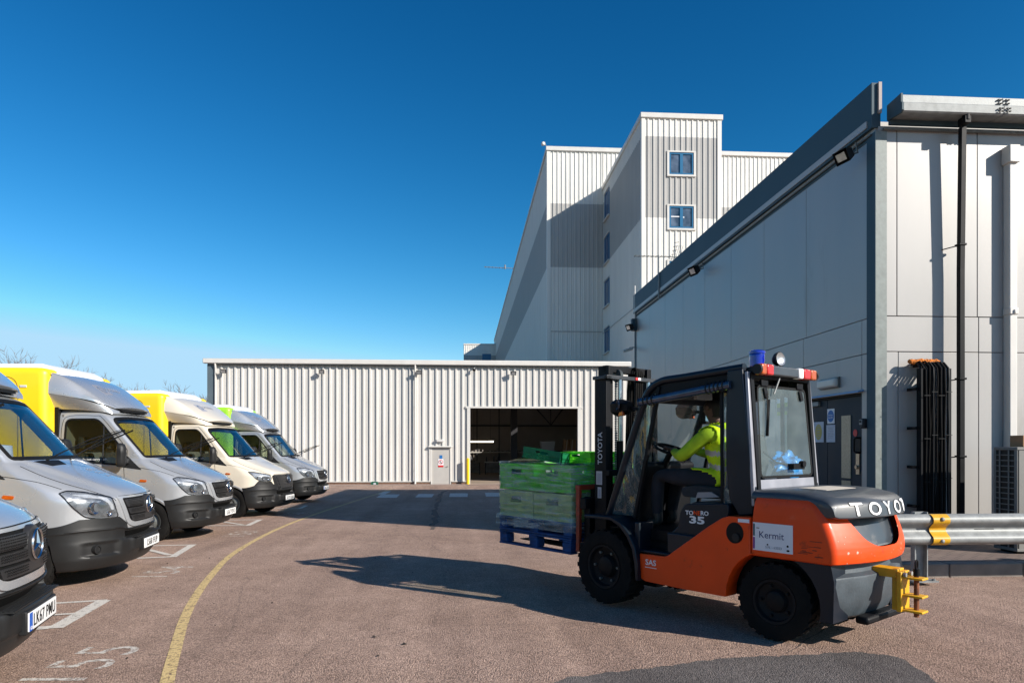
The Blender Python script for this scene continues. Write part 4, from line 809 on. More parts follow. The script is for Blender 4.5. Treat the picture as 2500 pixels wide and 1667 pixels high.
def cab_bm():
    rows = [[(x, y, s[0]) for x, y in plan(*s)] for s in SLI]
    for r in rows:   # raised centre of the bonnet, with a crease either side
        for i, (x, y, z) in enumerate(r):
            if .99 < z < 1.42 and x > -1.3:
                yc = .50+.24*min(1, max(0, (-x-.15)/.85)); k = min(1, max(0, (yc-abs(y))/.05)); k = k*k*(3-2*k); f = min(1, (z-.99)/.06)*min(1, (1.42-z)/.03+.3)
                r[i] = (x+.01*k*f, y, z+.020*k*f)
    mb = MB(); mb.rings(rows, 0, cap=False, closed=False)
    n = len(rows[0]); m = len(rows)
    mb.add(rows[-1], [tuple(range(n))]); back = [r[0] for r in rows]+[r[-1] for r in rows[::-1]]
    mb.add(back, [tuple(range(len(back)))])
    bm = bmesh.new(); vs = [bm.verts.new(v) for v in mb.v]
    for f in mb.f:
        try: bm.faces.new([vs[i] for i in f])
        except ValueError: pass
    bmesh.ops.remove_doubles(bm, verts=bm.verts, dist=.0005); bmesh.ops.recalc_face_normals(bm, faces=bm.faces)
    return bm
CAB = cab_bm(); CABT = BVHTree.FromBMesh(CAB)
def inside(p, poly):
    c = False; j = len(poly)-1
    for i in range(len(poly)):
        a, b = poly[i], poly[j]
        if (a[1] > p[1]) != (b[1] > p[1]) and p[0] < (b[0]-a[0])*(p[1]-a[1])/(b[1]-a[1])+a[0]: c = not c
        j = i
    return c
def cut(bm, poly, ax, pred):
    """cut a convex outline through the faces that satisfy pred; ax = the two kept axes"""
    n = len(poly); cx = sum(p[0] for p in poly)/n; cy = sum(p[1] for p in poly)/n
    for i in range(n):
        a, b = poly[i], poly[(i+1) % n]
        co = [0, 0, 0]; no = [0, 0, 0]; co[ax[0]], co[ax[1]] = a; no[ax[0]], no[ax[1]] = b[1]-a[1], a[0]-b[0]
        fs = [f for f in bm.faces if pred(f.calc_center_median())]
        g = list({v for f in fs for v in f.verts})+list({e for f in fs for e in f.edges})+fs
        bmesh.ops.bisect_plane(bm, geom=g, plane_co=co, plane_no=no, dist=1e-5)
    kill = [f for f in bm.faces if pred(f.calc_center_median()) and inside((f.calc_center_median()[ax[0]], f.calc_center_median()[ax[1]]), poly)]
    bmesh.ops.delete(bm, geom=kill, context='FACES')
def rounded(poly, r, k=4):
    out = []; n = len(poly)
    for i in range(n):
        p = Vector(poly[i][:2]); a = Vector(poly[i-1][:2]); b = Vector(poly[(i+1) % n][:2]); rr = poly[i][2] if len(poly[i]) > 2 else r
        u = (a-p).normalized(); w = (b-p).normalized(); L = min(rr, (a-p).length*.45, (b-p).length*.45)
        for j in range(k+1):
            t = j/k; q = (p+u*L)*(1-t)**2+p*2*t*(1-t)+(p+w*L)*t*t; out.append((q.x, q.y))
    return out
def inset(poly, d):
    n = len(poly); out = []; A = sum(poly[i][0]*poly[(i+1) % n][1]-poly[(i+1) % n][0]*poly[i][1] for i in range(n)); s = 1 if A > 0 else -1
    for i in range(n):
        a, p, b = Vector(poly[i-1]), Vector(poly[i]), Vector(poly[(i+1) % n])
        e1 = (p-a); e2 = (b-p)
        if e1.length < 1e-6: e1 = e2
        if e2.length < 1e-6: e2 = e1
        n1 = Vector((-e1.y, e1.x)).normalized()*s; n2 = Vector((-e2.y, e2.x)).normalized()*s; nn = (n1+n2)
        if nn.length < 1e-6: nn = n1
        nn.normalize(); q = p+nn*d/max(.5, nn.dot(n1)); out.append((q.x, q.y))
    return out
FR = {'side': (Vector((0, 0, 0)), Vector((1, 0, 0)), Vector((0, 0, 1)), Vector((0, -1, 0))),
      'front': (Vector((0, 0, 0)), Vector((0, 1, 0)), Vector((0, 0, 1)), Vector((1, 0, 0))),
      'corner': (Vector((0, 0, 0)), Vector((.643, .766, 0)), Vector((0, 0, 1)), Vector((.766, -.643, 0))),
      'top': (Vector((0, 0, 0)), Vector((1, 0, 0)), Vector((0, 1, 0)), Vector((0, 0, 1)))}
def hit(tree, fr, a, b):
    o, u, v, n = FR[fr]; P = o+u*a+v*b
    h = tree.ray_cast(P+n*3, -n, 6)
    if h[0] is None:
        h = tree.find_nearest(P+n*.9)
    return h[0], (h[1] if h[1].dot(n) > 0 else -h[1])
def patch(poly, fr, off=.003, thick=.004, step=.05, tree=None, mirror=False, hole=None, bulge=0.0):
    """a shell with the outline poly laid onto the van's skin; hole cuts its middle out"""
    tree = tree or CABT; bm = bmesh.new()
    if hole:
        n = len(poly); A = [bm.verts.new((*p, 0)) for p in poly]; B = [bm.verts.new((*p, 0)) for p in hole]
        for i in range(n): bm.faces.new((A[i], A[(i+1) % n], B[(i+1) % n], B[i]))
    else: bm.faces.new([bm.verts.new((*p, 0)) for p in poly])
    for ax in (0, 1):
        lo = min(p[ax] for p in poly); hi = max(p[ax] for p in poly); k = lo+step
        while k < hi-step*.3:
            no = [0, 0, 0]; no[ax] = 1; co = [0, 0, 0]; co[ax] = k
            bmesh.ops.bisect_plane(bm, geom=bm.verts[:]+bm.edges[:]+bm.faces[:], plane_co=co, plane_no=no, dist=1e-6); k += step
    bmesh.ops.remove_doubles(bm, verts=bm.verts, dist=1e-5)
    bmesh.ops.triangulate(bm, faces=[f for f in bm.faces if len(f.verts) > 4])
    bm.verts.index_update(); F = []; Bk = []
    bord = {v.index for e in bm.edges if len(e.link_faces) == 1 for v in e.verts}
    for v in bm.verts:
        p, nn = hit(tree, fr, v.co.x, v.co.y); e = off+(0 if v.index in bord else bulge)
        F.append(p+nn*e); Bk.append(p+nn*(off-thick))
    n = len(F); fs = [tuple(v.index for v in f.verts) for f in bm.faces]
    out = MB(); out.v = [tuple(p) for p in F+Bk]; out.f = fs+[tuple(i+n for i in f[::-1]) for f in fs]
    for e in bm.edges:
        if len(e.link_faces) == 1: a, b = e.verts[0].index, e.verts[1].index; out.f.append((a, b, b+n, a+n))
    bm.free()
    if mirror: out.v = [(x, -y, z) for x, y, z in out.v]
    out.m = [0]*len(out.f); return out
def seam(pts, fr, r=.0045, tree=None, mirror=False, sub=4, off=0.0):
    q = CRs([list(p) for p in pts], sub); P = []
    for a, b in q: h, nn = hit(tree or CABT, fr, a, b); P.append(h+nn*off)
    if mirror: P = [Vector((p.x, -p.y, p.z)) for p in P]
    return MB().tube(P, r, 6)
def merge(*ms):
    o = MB()
    for m in ms: o.add(m.v, m.f, 0)
    return o
WS = rounded([(-.815, 1.435, .03), (.815, 1.435, .03), (.765, 2.09, .10), (.4, 2.115, .3), (-.4, 2.115, .3), (-.765, 2.09, .10)], .1)   # windscreen (y, z)
SW = rounded([(-2.41, 1.385, .05), (-2.40, 2.07, .10), (-1.90, 2.075, .12), (-1.80, 1.99, .10), (-1.40, 1.50, .04), (-1.37, 1.30, .03)], .05)      # side window (x, z)
ARCH = [(-1.0+.425*math.cos(a), .33+.43*math.sin(a)) for a in [math.pi*i/18 for i in range(19)]]
ARCHC = ARCH+[(-1.43, .0), (-.57, .0)]
def cab_shell():
    bm = CAB.copy()
    cut(bm, WS, (1, 2), lambda c: c.x > -1.95 and c.z > 1.36 and c.z < 2.17)
    for s in (-1, 1):
        cut(bm, SW, (0, 2), lambda c: c.y*s > .6 and c.z > 1.2 and c.z < 2.16 and c.x > XR+.001 and abs(c.y) > .74)
        cut(bm, ARCHC, (0, 2), lambda c: c.y*s > .6 and c.z < .9)
    bmesh.ops.delete(bm, geom=[f for f in bm.faces if f.calc_center_median().z > 1.0 and f.calc_center_median().z < 1.2 and False], context='FACES')
    me = bpy.data.meshes.new('cab_body'); bm.to_mesh(me); bm.free(); return me
def bumper_mb():
    rows = []
    T = [(.235, -.16, .50, .90), (.25, -.10, .53, .93), (.33, -.035, .60, .958), (.385, -.015, .635, .968), (.50, -.008, .66, .975), (.56, -.03, .655, .977), (.64, -.03, .68, .982), (.665, -.016, .69, .986), (.70, -.022, .69, .985), (.78, -.03, .69, .982)]
    sm = lambda a, b, t: (lambda k: k*k*(3-2*k))(min(1, max(0, (t-a)/(b-a))))
    for k, (z, xf, D, ys) in enumerate(CRs(T, 7)):
        r = []
        for i in range(-70, 71):
            a = (math.pi/2)*abs(i)/70; y = ys*math.sin(a)**(2/2.3) if i else 0; ya = y; y = y if i > 0 else -y; x = xf-D*(1-math.cos(a))
            zt = .70+.09*min(1, max(0, (ya-.45)/.12))-(.075*max(0, (ya-.89)/.09) if ya > .89 else 0)
            zz = z if z < .6 else .6+(z-.6)*(zt-.6)/.18
            # intake slot over the number plate step, fog lamp recess in the corner
            x -= .085*sm(.535, .55, z)*(1-sm(.61, .63, z))*(1-sm(.44, .50, ya))
            x += .030*(1-sm(.40, .47, ya))*sm(.37, .40, z)*(1-sm(.53, .545, z))
            f = sm(.375, .395, z)*(1-sm(.49+.06*sm(.85, .6, ya) if False else .50, .545, z))*sm(.56, .63, ya)*(1-sm(.84, .93, ya)); x -= .035*f
            x -= .040*sm(.640, .652, zz)*(1-sm(.40, .47, ya))
            r.append((x, y, zz))
        rows.append(r)
    inn = [[(x-.04, y*.97, z) for x, y, z in r] for r in (rows[-1], rows[0])]
    mb = MB(); mb.rings([inn[1]]+rows+[inn[0]], 0, cap=False, closed=False)
    # side returns running back to the wheel arch
    return mb
BTREE = None
def tyre(w=.225, R_=.355):
    h = w/2; p = [(.21, -h*.8), (.25, -h*.95), (.30, -h), (.335, -h*.96), (R_-.006, -h*.82), (R_, -h*.6), (R_, h*.6), (R_-.006, h*.82), (.335, h*.96), (.30, h), (.25, h*.95), (.21, h*.8)]
    m = MB().lathe(p, (0, 0, 0), (0, 1, 0), 44, closed=True)
    for k in range(44):
        a = 2*math.pi*k/44
        for row, yy in enumerate((-.075, -.025, .025, .075)):
            b = a+(row % 2)*.07; m.add([(R2*math.cos(b+da), yy+dy, R2*math.sin(b+da)) for R2 in (R_-.004, R_+.006) for da, dy in ((0, -.02), (.10, -.017), (.10, .017), (0, .02))], [(0, 1, 2, 3), (7, 6, 5, 4), (0, 4, 5, 1), (1, 5, 6, 2), (2, 6, 7, 3), (3, 7, 4, 0)])
    return m
def rim():
    m = MB().lathe([(.21, -.10), (.212, .07), (.20, .085), (.185, .075), (.17, .03), (.14, .02), (.10, .045), (.06, .05), (.055, .03), (0, .03)], (0, 0, 0), (0, -1, 0), 32)
    for k in range(6): a = k*math.pi/3; m.lathe([(.012, .04), (.012, .065), (0, .07)], (.085*math.cos(a), 0, .085*math.sin(a)), (0, -1, 0), 8)
    return m
def wheel(parent, x, y, steer=0.0, key=''):
    w = bpy.data.objects.new('wheel', CACHE.setdefault('tyre_hub', MB().lathe([(.09, -.11), (.09, .02), (0, .02)], (0, 0, 0), (0, -1, 0), 16).mesh('hub', M['blackp'], 40))); link(w, parent)
    w.location = (x, y, .355); w.rotation_euler = (0, 0, steer if y < 0 else steer+math.pi)
    part('tyre', 'tyre', tyre, M['rubber'], w, 40); part('rim', 'rim', rim, M['galv_dark'], w, 40); return w
def star_emblem(c, r, n=(1, 0, 0)):
    m = MB().lathe([(r*.90, 0), (r*.95, .008), (r, 0), (r*.95, -.008)], c, n, 32, closed=True)
    for k in range(3):
        a = math.pi/2+k*2*math.pi/3; d = Vector((0, math.cos(a), math.sin(a))); e = Vector((0, -math.sin(a), math.cos(a))); C_ = Vector(c)
        m.add([C_+d*r*.92, C_+e*r*.10+d*r*.05, C_-e*r*.10+d*r*.05, C_+Vector((.018, 0, 0)), C_-Vector((.003, 0, 0))], [(0, 1, 3), (0, 3, 2), (1, 4, 3), (3, 4, 2), (0, 4, 1), (0, 2, 4)])
    return m
def deflector(new=False):
    rows = []
    T = [(-2.60, 2.85, 2.49, .93, .99, .93), (-2.45, 2.80, 2.47, .92, .98, .93), (-2.28, 2.71, 2.44, .90, .96, .92), (-2.10, 2.58, 2.41, .87, .92, .89), (-1.94, 2.45, 2.37, .83, .87, .84), (-1.82, 2.345, 2.315, .73, .76, .78), (-1.745, 2.275, 2.262, .60, .62, .60)]
    for x, zt, zl, wt, wl, wb in CRs(T, 3):
        cx = .10*(1-0)  # centre bows forward
        r = []
        def P(y, z): return (x+.09*(1-(y/1.0)**2)*min(1, max(0, (x+2.3)/.5)), y, z)
        rr = min(.055, (zt-zl)*.4)
        r += [P(-wl, zl), P(-wl+.005, zl+(zt-zl)*.5), P(-wt-.01, zt-rr), P(-wt+.012, zt-rr*.35), P(-wt+.045, zt-.004)]
        for k in range(-5, 6): r.append(P(k/5*(wt-.10), zt+.025*(1-(k/5)**2)))
        r += [P(wt-.045, zt-.004), P(wt-.012, zt-rr*.35), P(wt+.01, zt-rr), P(wl-.005, zl+(zt-zl)*.5), P(wl, zl)]
        rows.append(r)
    m = MB(); m.rings(rows, 0, cap=True, closed=True); return m
def deflector_low():
    rows = []
    T = [(-2.60, 2.48, 2.24, .985, .84), (-2.40, 2.462, 2.235, .972, .83), (-2.15, 2.41, 2.225, .93, .81), (-1.94, 2.345, 2.205, .84, .79), (-1.80, 2.28, 2.185, .72, .75), (-1.74, 2.24, 2.165, .64, .71)]
    for x, z1, z0, w1, w0 in CRs(T, 3):
        def P(y, z): return (x+.09*(1-(y/1.0)**2)*min(1, max(0, (x+2.3)/.5)), y, z)
        inner = .42 if x > -1.85 else .9*w1
        rows.append([P(-w1, z1), P(-(w1+w0)/2-.02, (z1+z0)/2+.01), P(-w0, z0), P(-w0*.6, z0+.01), P(0, z0+.015), P(w0*.6, z0+.01), P(w0, z0), P((w1+w0)/2+.02, (z1+z0)/2+.01), P(w1, z1), P(w1*.8, z1-.02), P(.5, z1-.055), P(-.5, z1-.055), P(-w1*.8, z1-.02)])
    return MB().rings(rows, 0, cap=True, closed=True)
def box_body():
    x0, x1 = -6.45, -2.70; m = MB(); prof = rounded([(-1.065, .95, .02), (1.065, .95, .02), (1.065, 2.92, .13), (-1.065, 2.92, .13)], .1, 6)
    pr2 = inset(prof, -.0) ; ins = inset(prof, .03); ins2 = inset(prof, .09)
    R_ = lambda p, x: [(x, a, b) for a, b in p]
    m.rings([R_(ins, x0), R_(prof, x0+.03), R_(prof, x1-.01), R_(inset(prof, .012), x1+.05), R_(inset(prof, .05), x1+.10), R_(inset(prof, .13), x1+.135)], 0); return m
def box_roof():
    m = MB()
    P = [(-6.40, .80, 3.00), (-2.80, .80, 3.00), (-2.56, .62, 2.90)]
    rs = []
    for x, w, z in P: rs.append([(x, -w-.10, z-.08), (x, -w, z), (x, w, z), (x, w+.10, z-.08), (x, w+.1, 2.85), (x, -w-.1, 2.85)])
    rs[0] = [(-6.44, p[1]*.98, p[2]-.02) for p in rs[0]]
    return m.rings(rs, 0)
def lamp_parts(v, out, s, new):
    mir = s > 0; k = ('n' if new else 'o')+('m' if mir else '')
    hl = bpy.data.objects.new('headlight', CACHE.setdefault('hl'+k, patch(out, 'corner', .004, .006, .04, mirror=mir).mesh('headlight', M['reflector'], 40))); link(hl, v)
    part('lamp_seal', 'hs'+k, lambda: patch(out, 'corner', .010, .012, .05, mirror=mir, hole=inset(out, .010)), M['ink'], hl, 40)
    bez = rounded([(-1.05, .985), (-.93, 1.015), (-.72, .995), (-.625, .94), (-.575, .835), (-.60, .795), (-.76, .80), (-.90, .835), (-1.0, .91)], .03, 3) if not new else rounded([(-1.0, 1.0), (-.8, .985), (-.64, .955), (-.63, .88), (-.80, .87), (-.93, .92)], .03, 3)
    part('lamp_bezel', 'hz'+k, lambda: patch(bez, 'corner', .0065, .004, .05, mirror=mir), mat('lamp_bezel_grey', (.16, .165, .17), .25, .3, .3, 14), hl, 50)
    def bowls():
        m = MB()
        for a, b, r in ((-.815, .905, .066), (-.655, .835, .030)) if not new else ((-.92, .95, .030), (-.80, .93, .036), (-.69, .915, .030)):
            p, nn = hit(CABT, 'corner', a, b); p = Vector((p.x, -p.y, p.z)) if mir else p; ax = Vector((.93, -.36*(1 if not mir else -1), .05))
            m.lathe([(0, .002), (r*.45, .004), (r*.8, .011), (r, .020), (r*1.04, .017), (r*.98, -.008)], p+ax*.004, ax, 20)
        return m
    part('reflector_bowl', 'hb'+k, bowls, M['chrome'], hl, 50)
    part('light_strip', 'hst'+k, lambda: patch(rounded([(-1.0, 1.055), (-.86, 1.05), (-.66, 1.0), (-.60, .93), (-.59, .87), (-.62, .87), (-.66, .95), (-.73, .995), (-.90, 1.02)], .015, 3) if not new else rounded([(-1.02, 1.05), (-.80, 1.02), (-.64, .98), (-.64, .965), (-.82, .995), (-1.0, 1.025)], .005, 2), 'corner', .0095, .004, .04, mirror=mir), mat('clear_light_strip', (.72, .73, .74), .15, .4, .15, 20), hl, 50)
    part('lens', 'hg'+k, lambda: patch(inset(out, .008), 'corner', .016, .003, .05, mirror=mir, bulge=.022), M['clear'], hl, 60)
def make_van(loc, deg, plate, label, body='silver', boxm='yellow', new=False, extras=None, blue_plate=False):
    v = thing('delivery_van', label, 'van', loc, R(deg), group='delivery vans parked in a row'); bmt = M[body]
    if 'shell'+body not in CACHE: CACHE['shell'+body] = finish(cab_shell(), [bmt, M['trim']], 38)
    b = bpy.data.objects.new('cab', CACHE['shell'+body]); link(b, v)
    so_ = b.modifiers.new('inner_skin', 'SOLIDIFY'); so_.thickness = .03; so_.offset = -1; so_.material_offset = 1; so_.material_offset_rim = 0
    k = body
    part('bumper', 'bumper', bumper_mb, M['bumper'], v, 45)
    if 'btree' not in CACHE:
        bm = bmesh.new(); bm.from_mesh(CACHE['bumper']); bmesh.ops.recalc_face_normals(bm, faces=bm.faces); CACHE['btree'] = BVHTree.FromBMesh(bm); bm.free()
    BT = CACHE['btree']
    # bumper details
    bd = [o for o in v.children if o.name.startswith('bumper')][0]
    slot = rounded([(-.47, .548), (.47, .548), (.45, .618), (-.45, .618)], .02)
    part('intake', 'slot', lambda: patch(slot, 'front', .004, .006, .06, tree=BT), M['ink'], bd, 40)
    def tread():
        m = MB().box(-.085, .005, -.42, .42, .536, .545)
        for i in range(34):
            for j in range(3): m.box(-.075+j*.026, -.060+j*.026, -.41+i*.0243, -.395+i*.0243, .545, .550)
        return m
    part('step_tread', 'tread', tread, M['blackp'], bd)
    for s in (-1, 1):
        mir = s > 0; q = 'm' if mir else ''
        def fog():
            p, nn = hit(BT, 'corner', -.79, .455); p = Vector((p.x, -p.y, p.z)) if mir else p; ax = Vector((.93, -.36*(-1 if mir else 1), 0))
            return MB().lathe([(0, .008), (.033, .008), (.036, .022), (.048, .020), (.052, -.02)], p, ax, 24)
        part('fog_lamp', 'fog'+q, fog, M['blackp'], bd, 40)
        part('crease', 'crz'+q, lambda: merge(seam([(-.96, .40), (-.85, .392), (-.66, .40)], 'corner', .006, BT, mir), seam([(-1.08, .66), (-.95, .665), (-.8, .667), (-.6, .66)], 'corner', .010, BT, mir, off=-.003)), M['bumper'], bd, 60)
    pl = part('number_plate', 'plate', lambda: MB().box(.008, .032, -.26, .26, .387, .498), M['plate'], v, None, .003)
    pl_back = part('plate_holder', 'plh', lambda: MB().box(-.02, .024, -.28, .28, .372, .512), M['blackp'], v, None, .006)
    text('registration', plate, .107, (.0335, .0 if not blue_plate else .02, .440), (0, 1, 0), (0, 0, 1), M['ink'], pl, ext=.0006, sx=.84, bold=.0003, spacing=1.08)
    if blue_plate: MB().box(.0322, .0335, -.26, -.205, .388, .497).build('country_band', M['plate_blue'], pl); text('letters', 'GB', .03, (.0342, -.232, .405), (0, 1, 0), (0, 0, 1), M['wtext'], pl, ext=.0004)
    # grille
    if not new:
        go = rounded([(-.565, 1.005, .02), (-.455, .70, .10), (-.36, .655, .06), (.36, .655, .06), (.455, .70, .10), (.565, 1.005, .02)], .04, 5)
        gi = rounded([(-.505, .985, .03), (-.41, .735, .08), (-.33, .705, .05), (.33, .705, .05), (.41, .735, .08), (.505, .985, .03)], .04, 5)
        part('grille_frame', 'gf', lambda: patch(go, 'front', .016, .03, .06, hole=gi), M['silver'], v, 50)
    else:
        gi = rounded([(-.535, .985, .03), (-.47, .78, .08), (-.33, .625, .05), (.33, .625, .05), (.47, .78, .08), (.535, .985, .03)], .04, 5)
        part('grille_frame', 'gfn', lambda: patch(rounded([(-.60, .97, .03), (-.55, .78, .08), (-.40, .60, .05), (.40, .60, .05), (.55, .78, .08), (.60, .97, .03), (.535, 1.0), (-.535, 1.0)], .04, 5), 'front', .010, .03, .06), M['bumper'], v, 50)
    gr = part('grille', 'gr'+str(new), lambda: patch(gi, 'front', .012, .02, .06), M['ink'] if not new else M['grille'], v, 40)
    def slats():
        m = MB()
        for z0, z1 in (((.885, .965), (.805, .868), (.722, .785)) if not new else ((.90, .955), (.835, .885), (.765, .815), (.69, .745))):
            w1 = .49-(.965-z1)*.45; w0 = .49-(.965-z0)*.45
            a = rounded([(-w1, z1), (-w0, z0), (w0, z0), (w1, z1)], .015, 3); m2 = patch(a, 'front', .026, .016, .05, bulge=.010); m.add(m2.v, m2.f)
        return m
    part('grille_bars', 'sl'+str(new), slats, M['grille'], gr, 35)
    if not new:
        def dimples():
            m = MB()
            for z0 in (.955, .94, .925, .91, .895, .858, .843, .828, .775, .76, .745):
                for i in range(44):
                    y = -.46+i*.0214
                    if abs(y) > .49-(.965-z0)*.45-.03 or abs(y) < .12: continue
                    p, nn = hit(CABT, 'front', y, z0); m.cb(p+nn*.0375, (.004, .012, .006))
            return m
        part('grille_dimples', 'dimples', dimples, M['ink'], gr)
    part('emblem_disc', 'ed'+str(new), lambda: MB().lathe([(0, .03), (.10, .027), (.118, .02), (.125, .0), (.12, -.03)], (-.04, 0, .885), (1, 0, 0), 32), M['grille'], gr, 35)
    part('star_emblem', 'star'+str(new), lambda: star_emblem((-.003, 0, .885), .098), M['chrome'], gr, 25)
    # headlights
    ho = rounded([(-1.10, 1.075, .01), (-1.03, 1.10, .03), (-.86, 1.078, .05), (-.60, 1.008, .02), (-.565, .90, .05), (-.53, .80, .02), (-.56, .772, .02), (-.74, .775, .05), (-.90, .805, .05), (-1.02, .93, .05)], .03, 4) if not new else \
         rounded([(-1.10, 1.085, .01), (-1.0, 1.085, .04), (-.80, 1.045, .05), (-.61, 1.0, .02), (-.585, .93, .02), (-.60, .865, .03), (-.80, .855, .05), (-.95, .905, .05)], .03, 4)
    for s in (-1, 1): lamp_parts(v, ho, s, new)
    if new:
        for s in (-1, 1): part('bumper_upper', 'bu%d' % s, lambda: patch(rounded([(-1.02, .72, .01), (-.97, .80, .03), (-.90, .885, .03), (-.78, .85, .03), (-.60, .86, .02), (-.55, .80, .02), (-.52, .70, .02)], .02), 'corner', .009, .02, .05, mirror=s > 0), M['bumper'], bd, 40)
    # bonnet lines, vents and lettering
    part('bonnet_seams', 'bs', lambda: merge(*[seam([(-.17, s*.575), (-.30, s*.66), (-.55, s*.76), (-.8, s*.815), (-1.02, s*.83)], 'top', .004) for s in (-1, 1)], *[seam([(-.60, 1.115), (-.80, 1.19), (-1.0, 1.235), (-1.2, 1.265), (-1.5, 1.29)], 'side', .0035, mirror=s) for s in (False, True)], seam([(-.51, 1.012), (-.25, 1.013), (0, 1.014), (.25, 1.013), (.51, 1.012)], 'front', .005)), M['ink'], v, 60)
    part('bonnet_vent', 'bv', lambda: patch([(-.975, -.64), (-.945, -.12), (-.83, -.20), (-.835, -.52)][::-1], 'top', .003, .004, .04), M['ink'], v, 40)
    part('vent_bars', 'bvb', lambda: merge(*[seam([(-.95+.014*i, -.58+.008*i), (-.94+.014*i, -.16-.006*i)], 'top', .0025, sub=2) for i in range(8)]), M['blackp'], v, 40)
    def hood_text():
        m = MB()
        for j, (s, z) in enumerate((('This van is', .05), ('CLEAN AND', .05), ('READY TO GO', .05))):
            t = text_mb(s, .078, (0, 0, 0), (1, 0, 0), (0, 1, 0), ext=0)
            for (a, b_, c) in t.v:
                y = .18+a*.9-.0; x = -.50-.085*j+b_
                p, nn = hit(CABT, 'top', x, y); m.v.append(tuple(p+nn*.003))
            kk = len(m.v)-len(t.v); m.f += [tuple(i+kk for i in f) for f in t.f]; m.m += [0]*len(t.f)
        return m
    part('bonnet_lettering', 'bt', hood_text, M['logo2'], v)
    # glass
    wsg = part('windscreen', 'ws', lambda: patch(inset(WS, .004), 'front', -.004, .004, .08), M['glass'], v, 60)
    part('windscreen_border', 'wsb', lambda: patch(inset(WS, -.012), 'front', .003, .012, .07, hole=inset(WS, .028)), M['ink'], wsg, 40)
    part('mirror_mount', 'ms', lambda: patch(rounded([(-.13, 2.11), (-.10, 2.02), (.10, 2.02), (.13, 2.11)], .02), 'front', -.012, .01, .05), M['trim'], wsg, 40)
    for s in (False, True):
        q = 'm' if s else ''
        dn = patch(inset(SW, .003), 'side', -.006, .004, .1, mirror=s)
        g = part('side_window', 'sw'+q, lambda: dn, M['sglass'], v, 60)
        part('window_seal', 'sws'+q, lambda: patch(inset(SW, -.014), 'side', .004, .014, .07, mirror=s, hole=inset(SW, .016)), M['ink'], g, 40)
        part('window_bar', 'swb'+q, lambda: seam([(-1.78, 1.97), (-1.775, 1.6), (-1.77, 1.32)], 'side', .012, mirror=s), M['blackp'], g, 40)
        part('corner_panel', 'cp'+q, lambda: patch(rounded([(-1.425, 1.50), (-1.10, 1.225), (-1.43, 1.27)], .02), 'side', .006, .014, .06, mirror=s), M['blackp'], v, 40)
        part('door_seams', 'ds'+q, lambda: merge(seam([(-1.40, 1.28), (-1.375, 1.0), (-1.43, .78)], 'side', .004, mirror=s), seam([(-2.47, .35), (-2.47, 1.0), (-2.465, 1.6), (-2.455, 2.0), (-2.35, 2.125), (-1.95, 2.13), (-1.80, 2.08), (-1.42, 1.62), (-1.375, 1.50), (-1.40, 1.28)], 'side', .004, mirror=s)), M['ink'], v, 40)
        part('side_repeater', 'sr'+q, lambda: patch(rounded([(-1.13, 1.025), (-1.02, 1.02), (-1.01, 1.055), (-1.115, 1.066)], .01), 'side', .010, .02, .03, mirror=s), M['amber'], v, 40)
        part('arch_lip', 'al'+q, lambda: seam([(x, z) for x, z in ARCH[2:-1]], 'side', .028, mirror=s, sub=2, off=-.012), bmt if not new else M['bumper'], v, 50) if True else None
        def mirror_():
            sg = 1 if s else -1; m = MB(); y = sg*1.09
            m.rings([[(-1.40+dx, y+sg*dy, z) for dx, dy in [(-.0*w, -.085*w), (.07*w, -.08*w), (.115*w, -.02*w), (.115*w, .03*w), (.07*w, .085*w), (0, .09*w)]] for z, w in ((1.28, .55), (1.30, .85), (1.35, 1), (1.5, 1), (1.60, .93), (1.65, .75), (1.67, .4))])
            return m
        mo = part('door_mirror', 'dm'+q, mirror_, M['blackp'], v, 45)
        part('mirror_arm', 'dma'+q, lambda: MB().bar((-1.36, (1 if s else -1)*.90, 1.36), (-1.36, (1 if s else -1)*1.04, 1.38), .10, .10), M['blackp'], mo, None, .02)
        part('mirror_glass', 'dmg'+q, lambda: MB().box(-1.412, -1.403, (1 if s else -1)*1.02, (1 if s else -1)*1.16, 1.32, 1.62), M['chrome'], mo)
    wl = part('wheel_well', 'ww', lambda: merge(*[MB().prism([(x*1.0, z) for x, z in [(-1.0+.45*math.cos(math.pi*i/14), .36+.46*math.sin(math.pi*i/14)) for i in range(15)]], 'y', s*.66, s*.67) for s in (-1, 1)], MB().rings([[(-1.0+.44*math.cos(math.pi*i/14), y, .34+.45*math.sin(math.pi*i/14)) for i in range(15)] for y in (-.945, -.66)], cap=False, closed=False), MB().rings([[(-1.0+.44*math.cos(math.pi*i/14), y, .34+.45*math.sin(math.pi*i/14)) for i in range(15)] for y in (.66, .945)], cap=False, closed=False)), M['ink'], v)
    # cab interior
    part('dashboard', 'dash', lambda: MB().rings([[(-1.05-.05, y*w, 1.10), (-1.12, y*w, 1.375), (-1.35, y*w, 1.41), (-1.55, y*w, 1.36), (-1.62, y*w, 1.20), (-1.55, y*w, .95)] for y, w in ((-.82, 1), (-.4, 1), (0, 1), (.4, 1), (.82, 1))]), M['trim'], v, 40)
    for y in (-.42, .42):
        st = bpy.data.objects.new('seat', CACHE.setdefault('seat', MB().box(-.25, .25, -.25, .25, .62, .80).mesh('seat', M['fabric']))); link(st, v); st.location = (-1.95, y, 0); addbevel(st, .04)
        part('backrest', 'sb', lambda: MB().rings([[(-.30-.10*t, -.23+.02*t, .78+.72*t), (-.18-.12*t, -.23+.02*t, .78+.72*t), (-.18-.12*t, .23-.02*t, .78+.72*t), (-.30-.10*t, .23-.02*t, .78+.72*t)] for t in (0, .5, 1)]), M['fabric'], st, None, .04)
        part('headrest', 'hr', lambda: MB().box(-.42, -.31, -.13, .13, 1.56, 1.78), M['fabric'], st, None, .035)
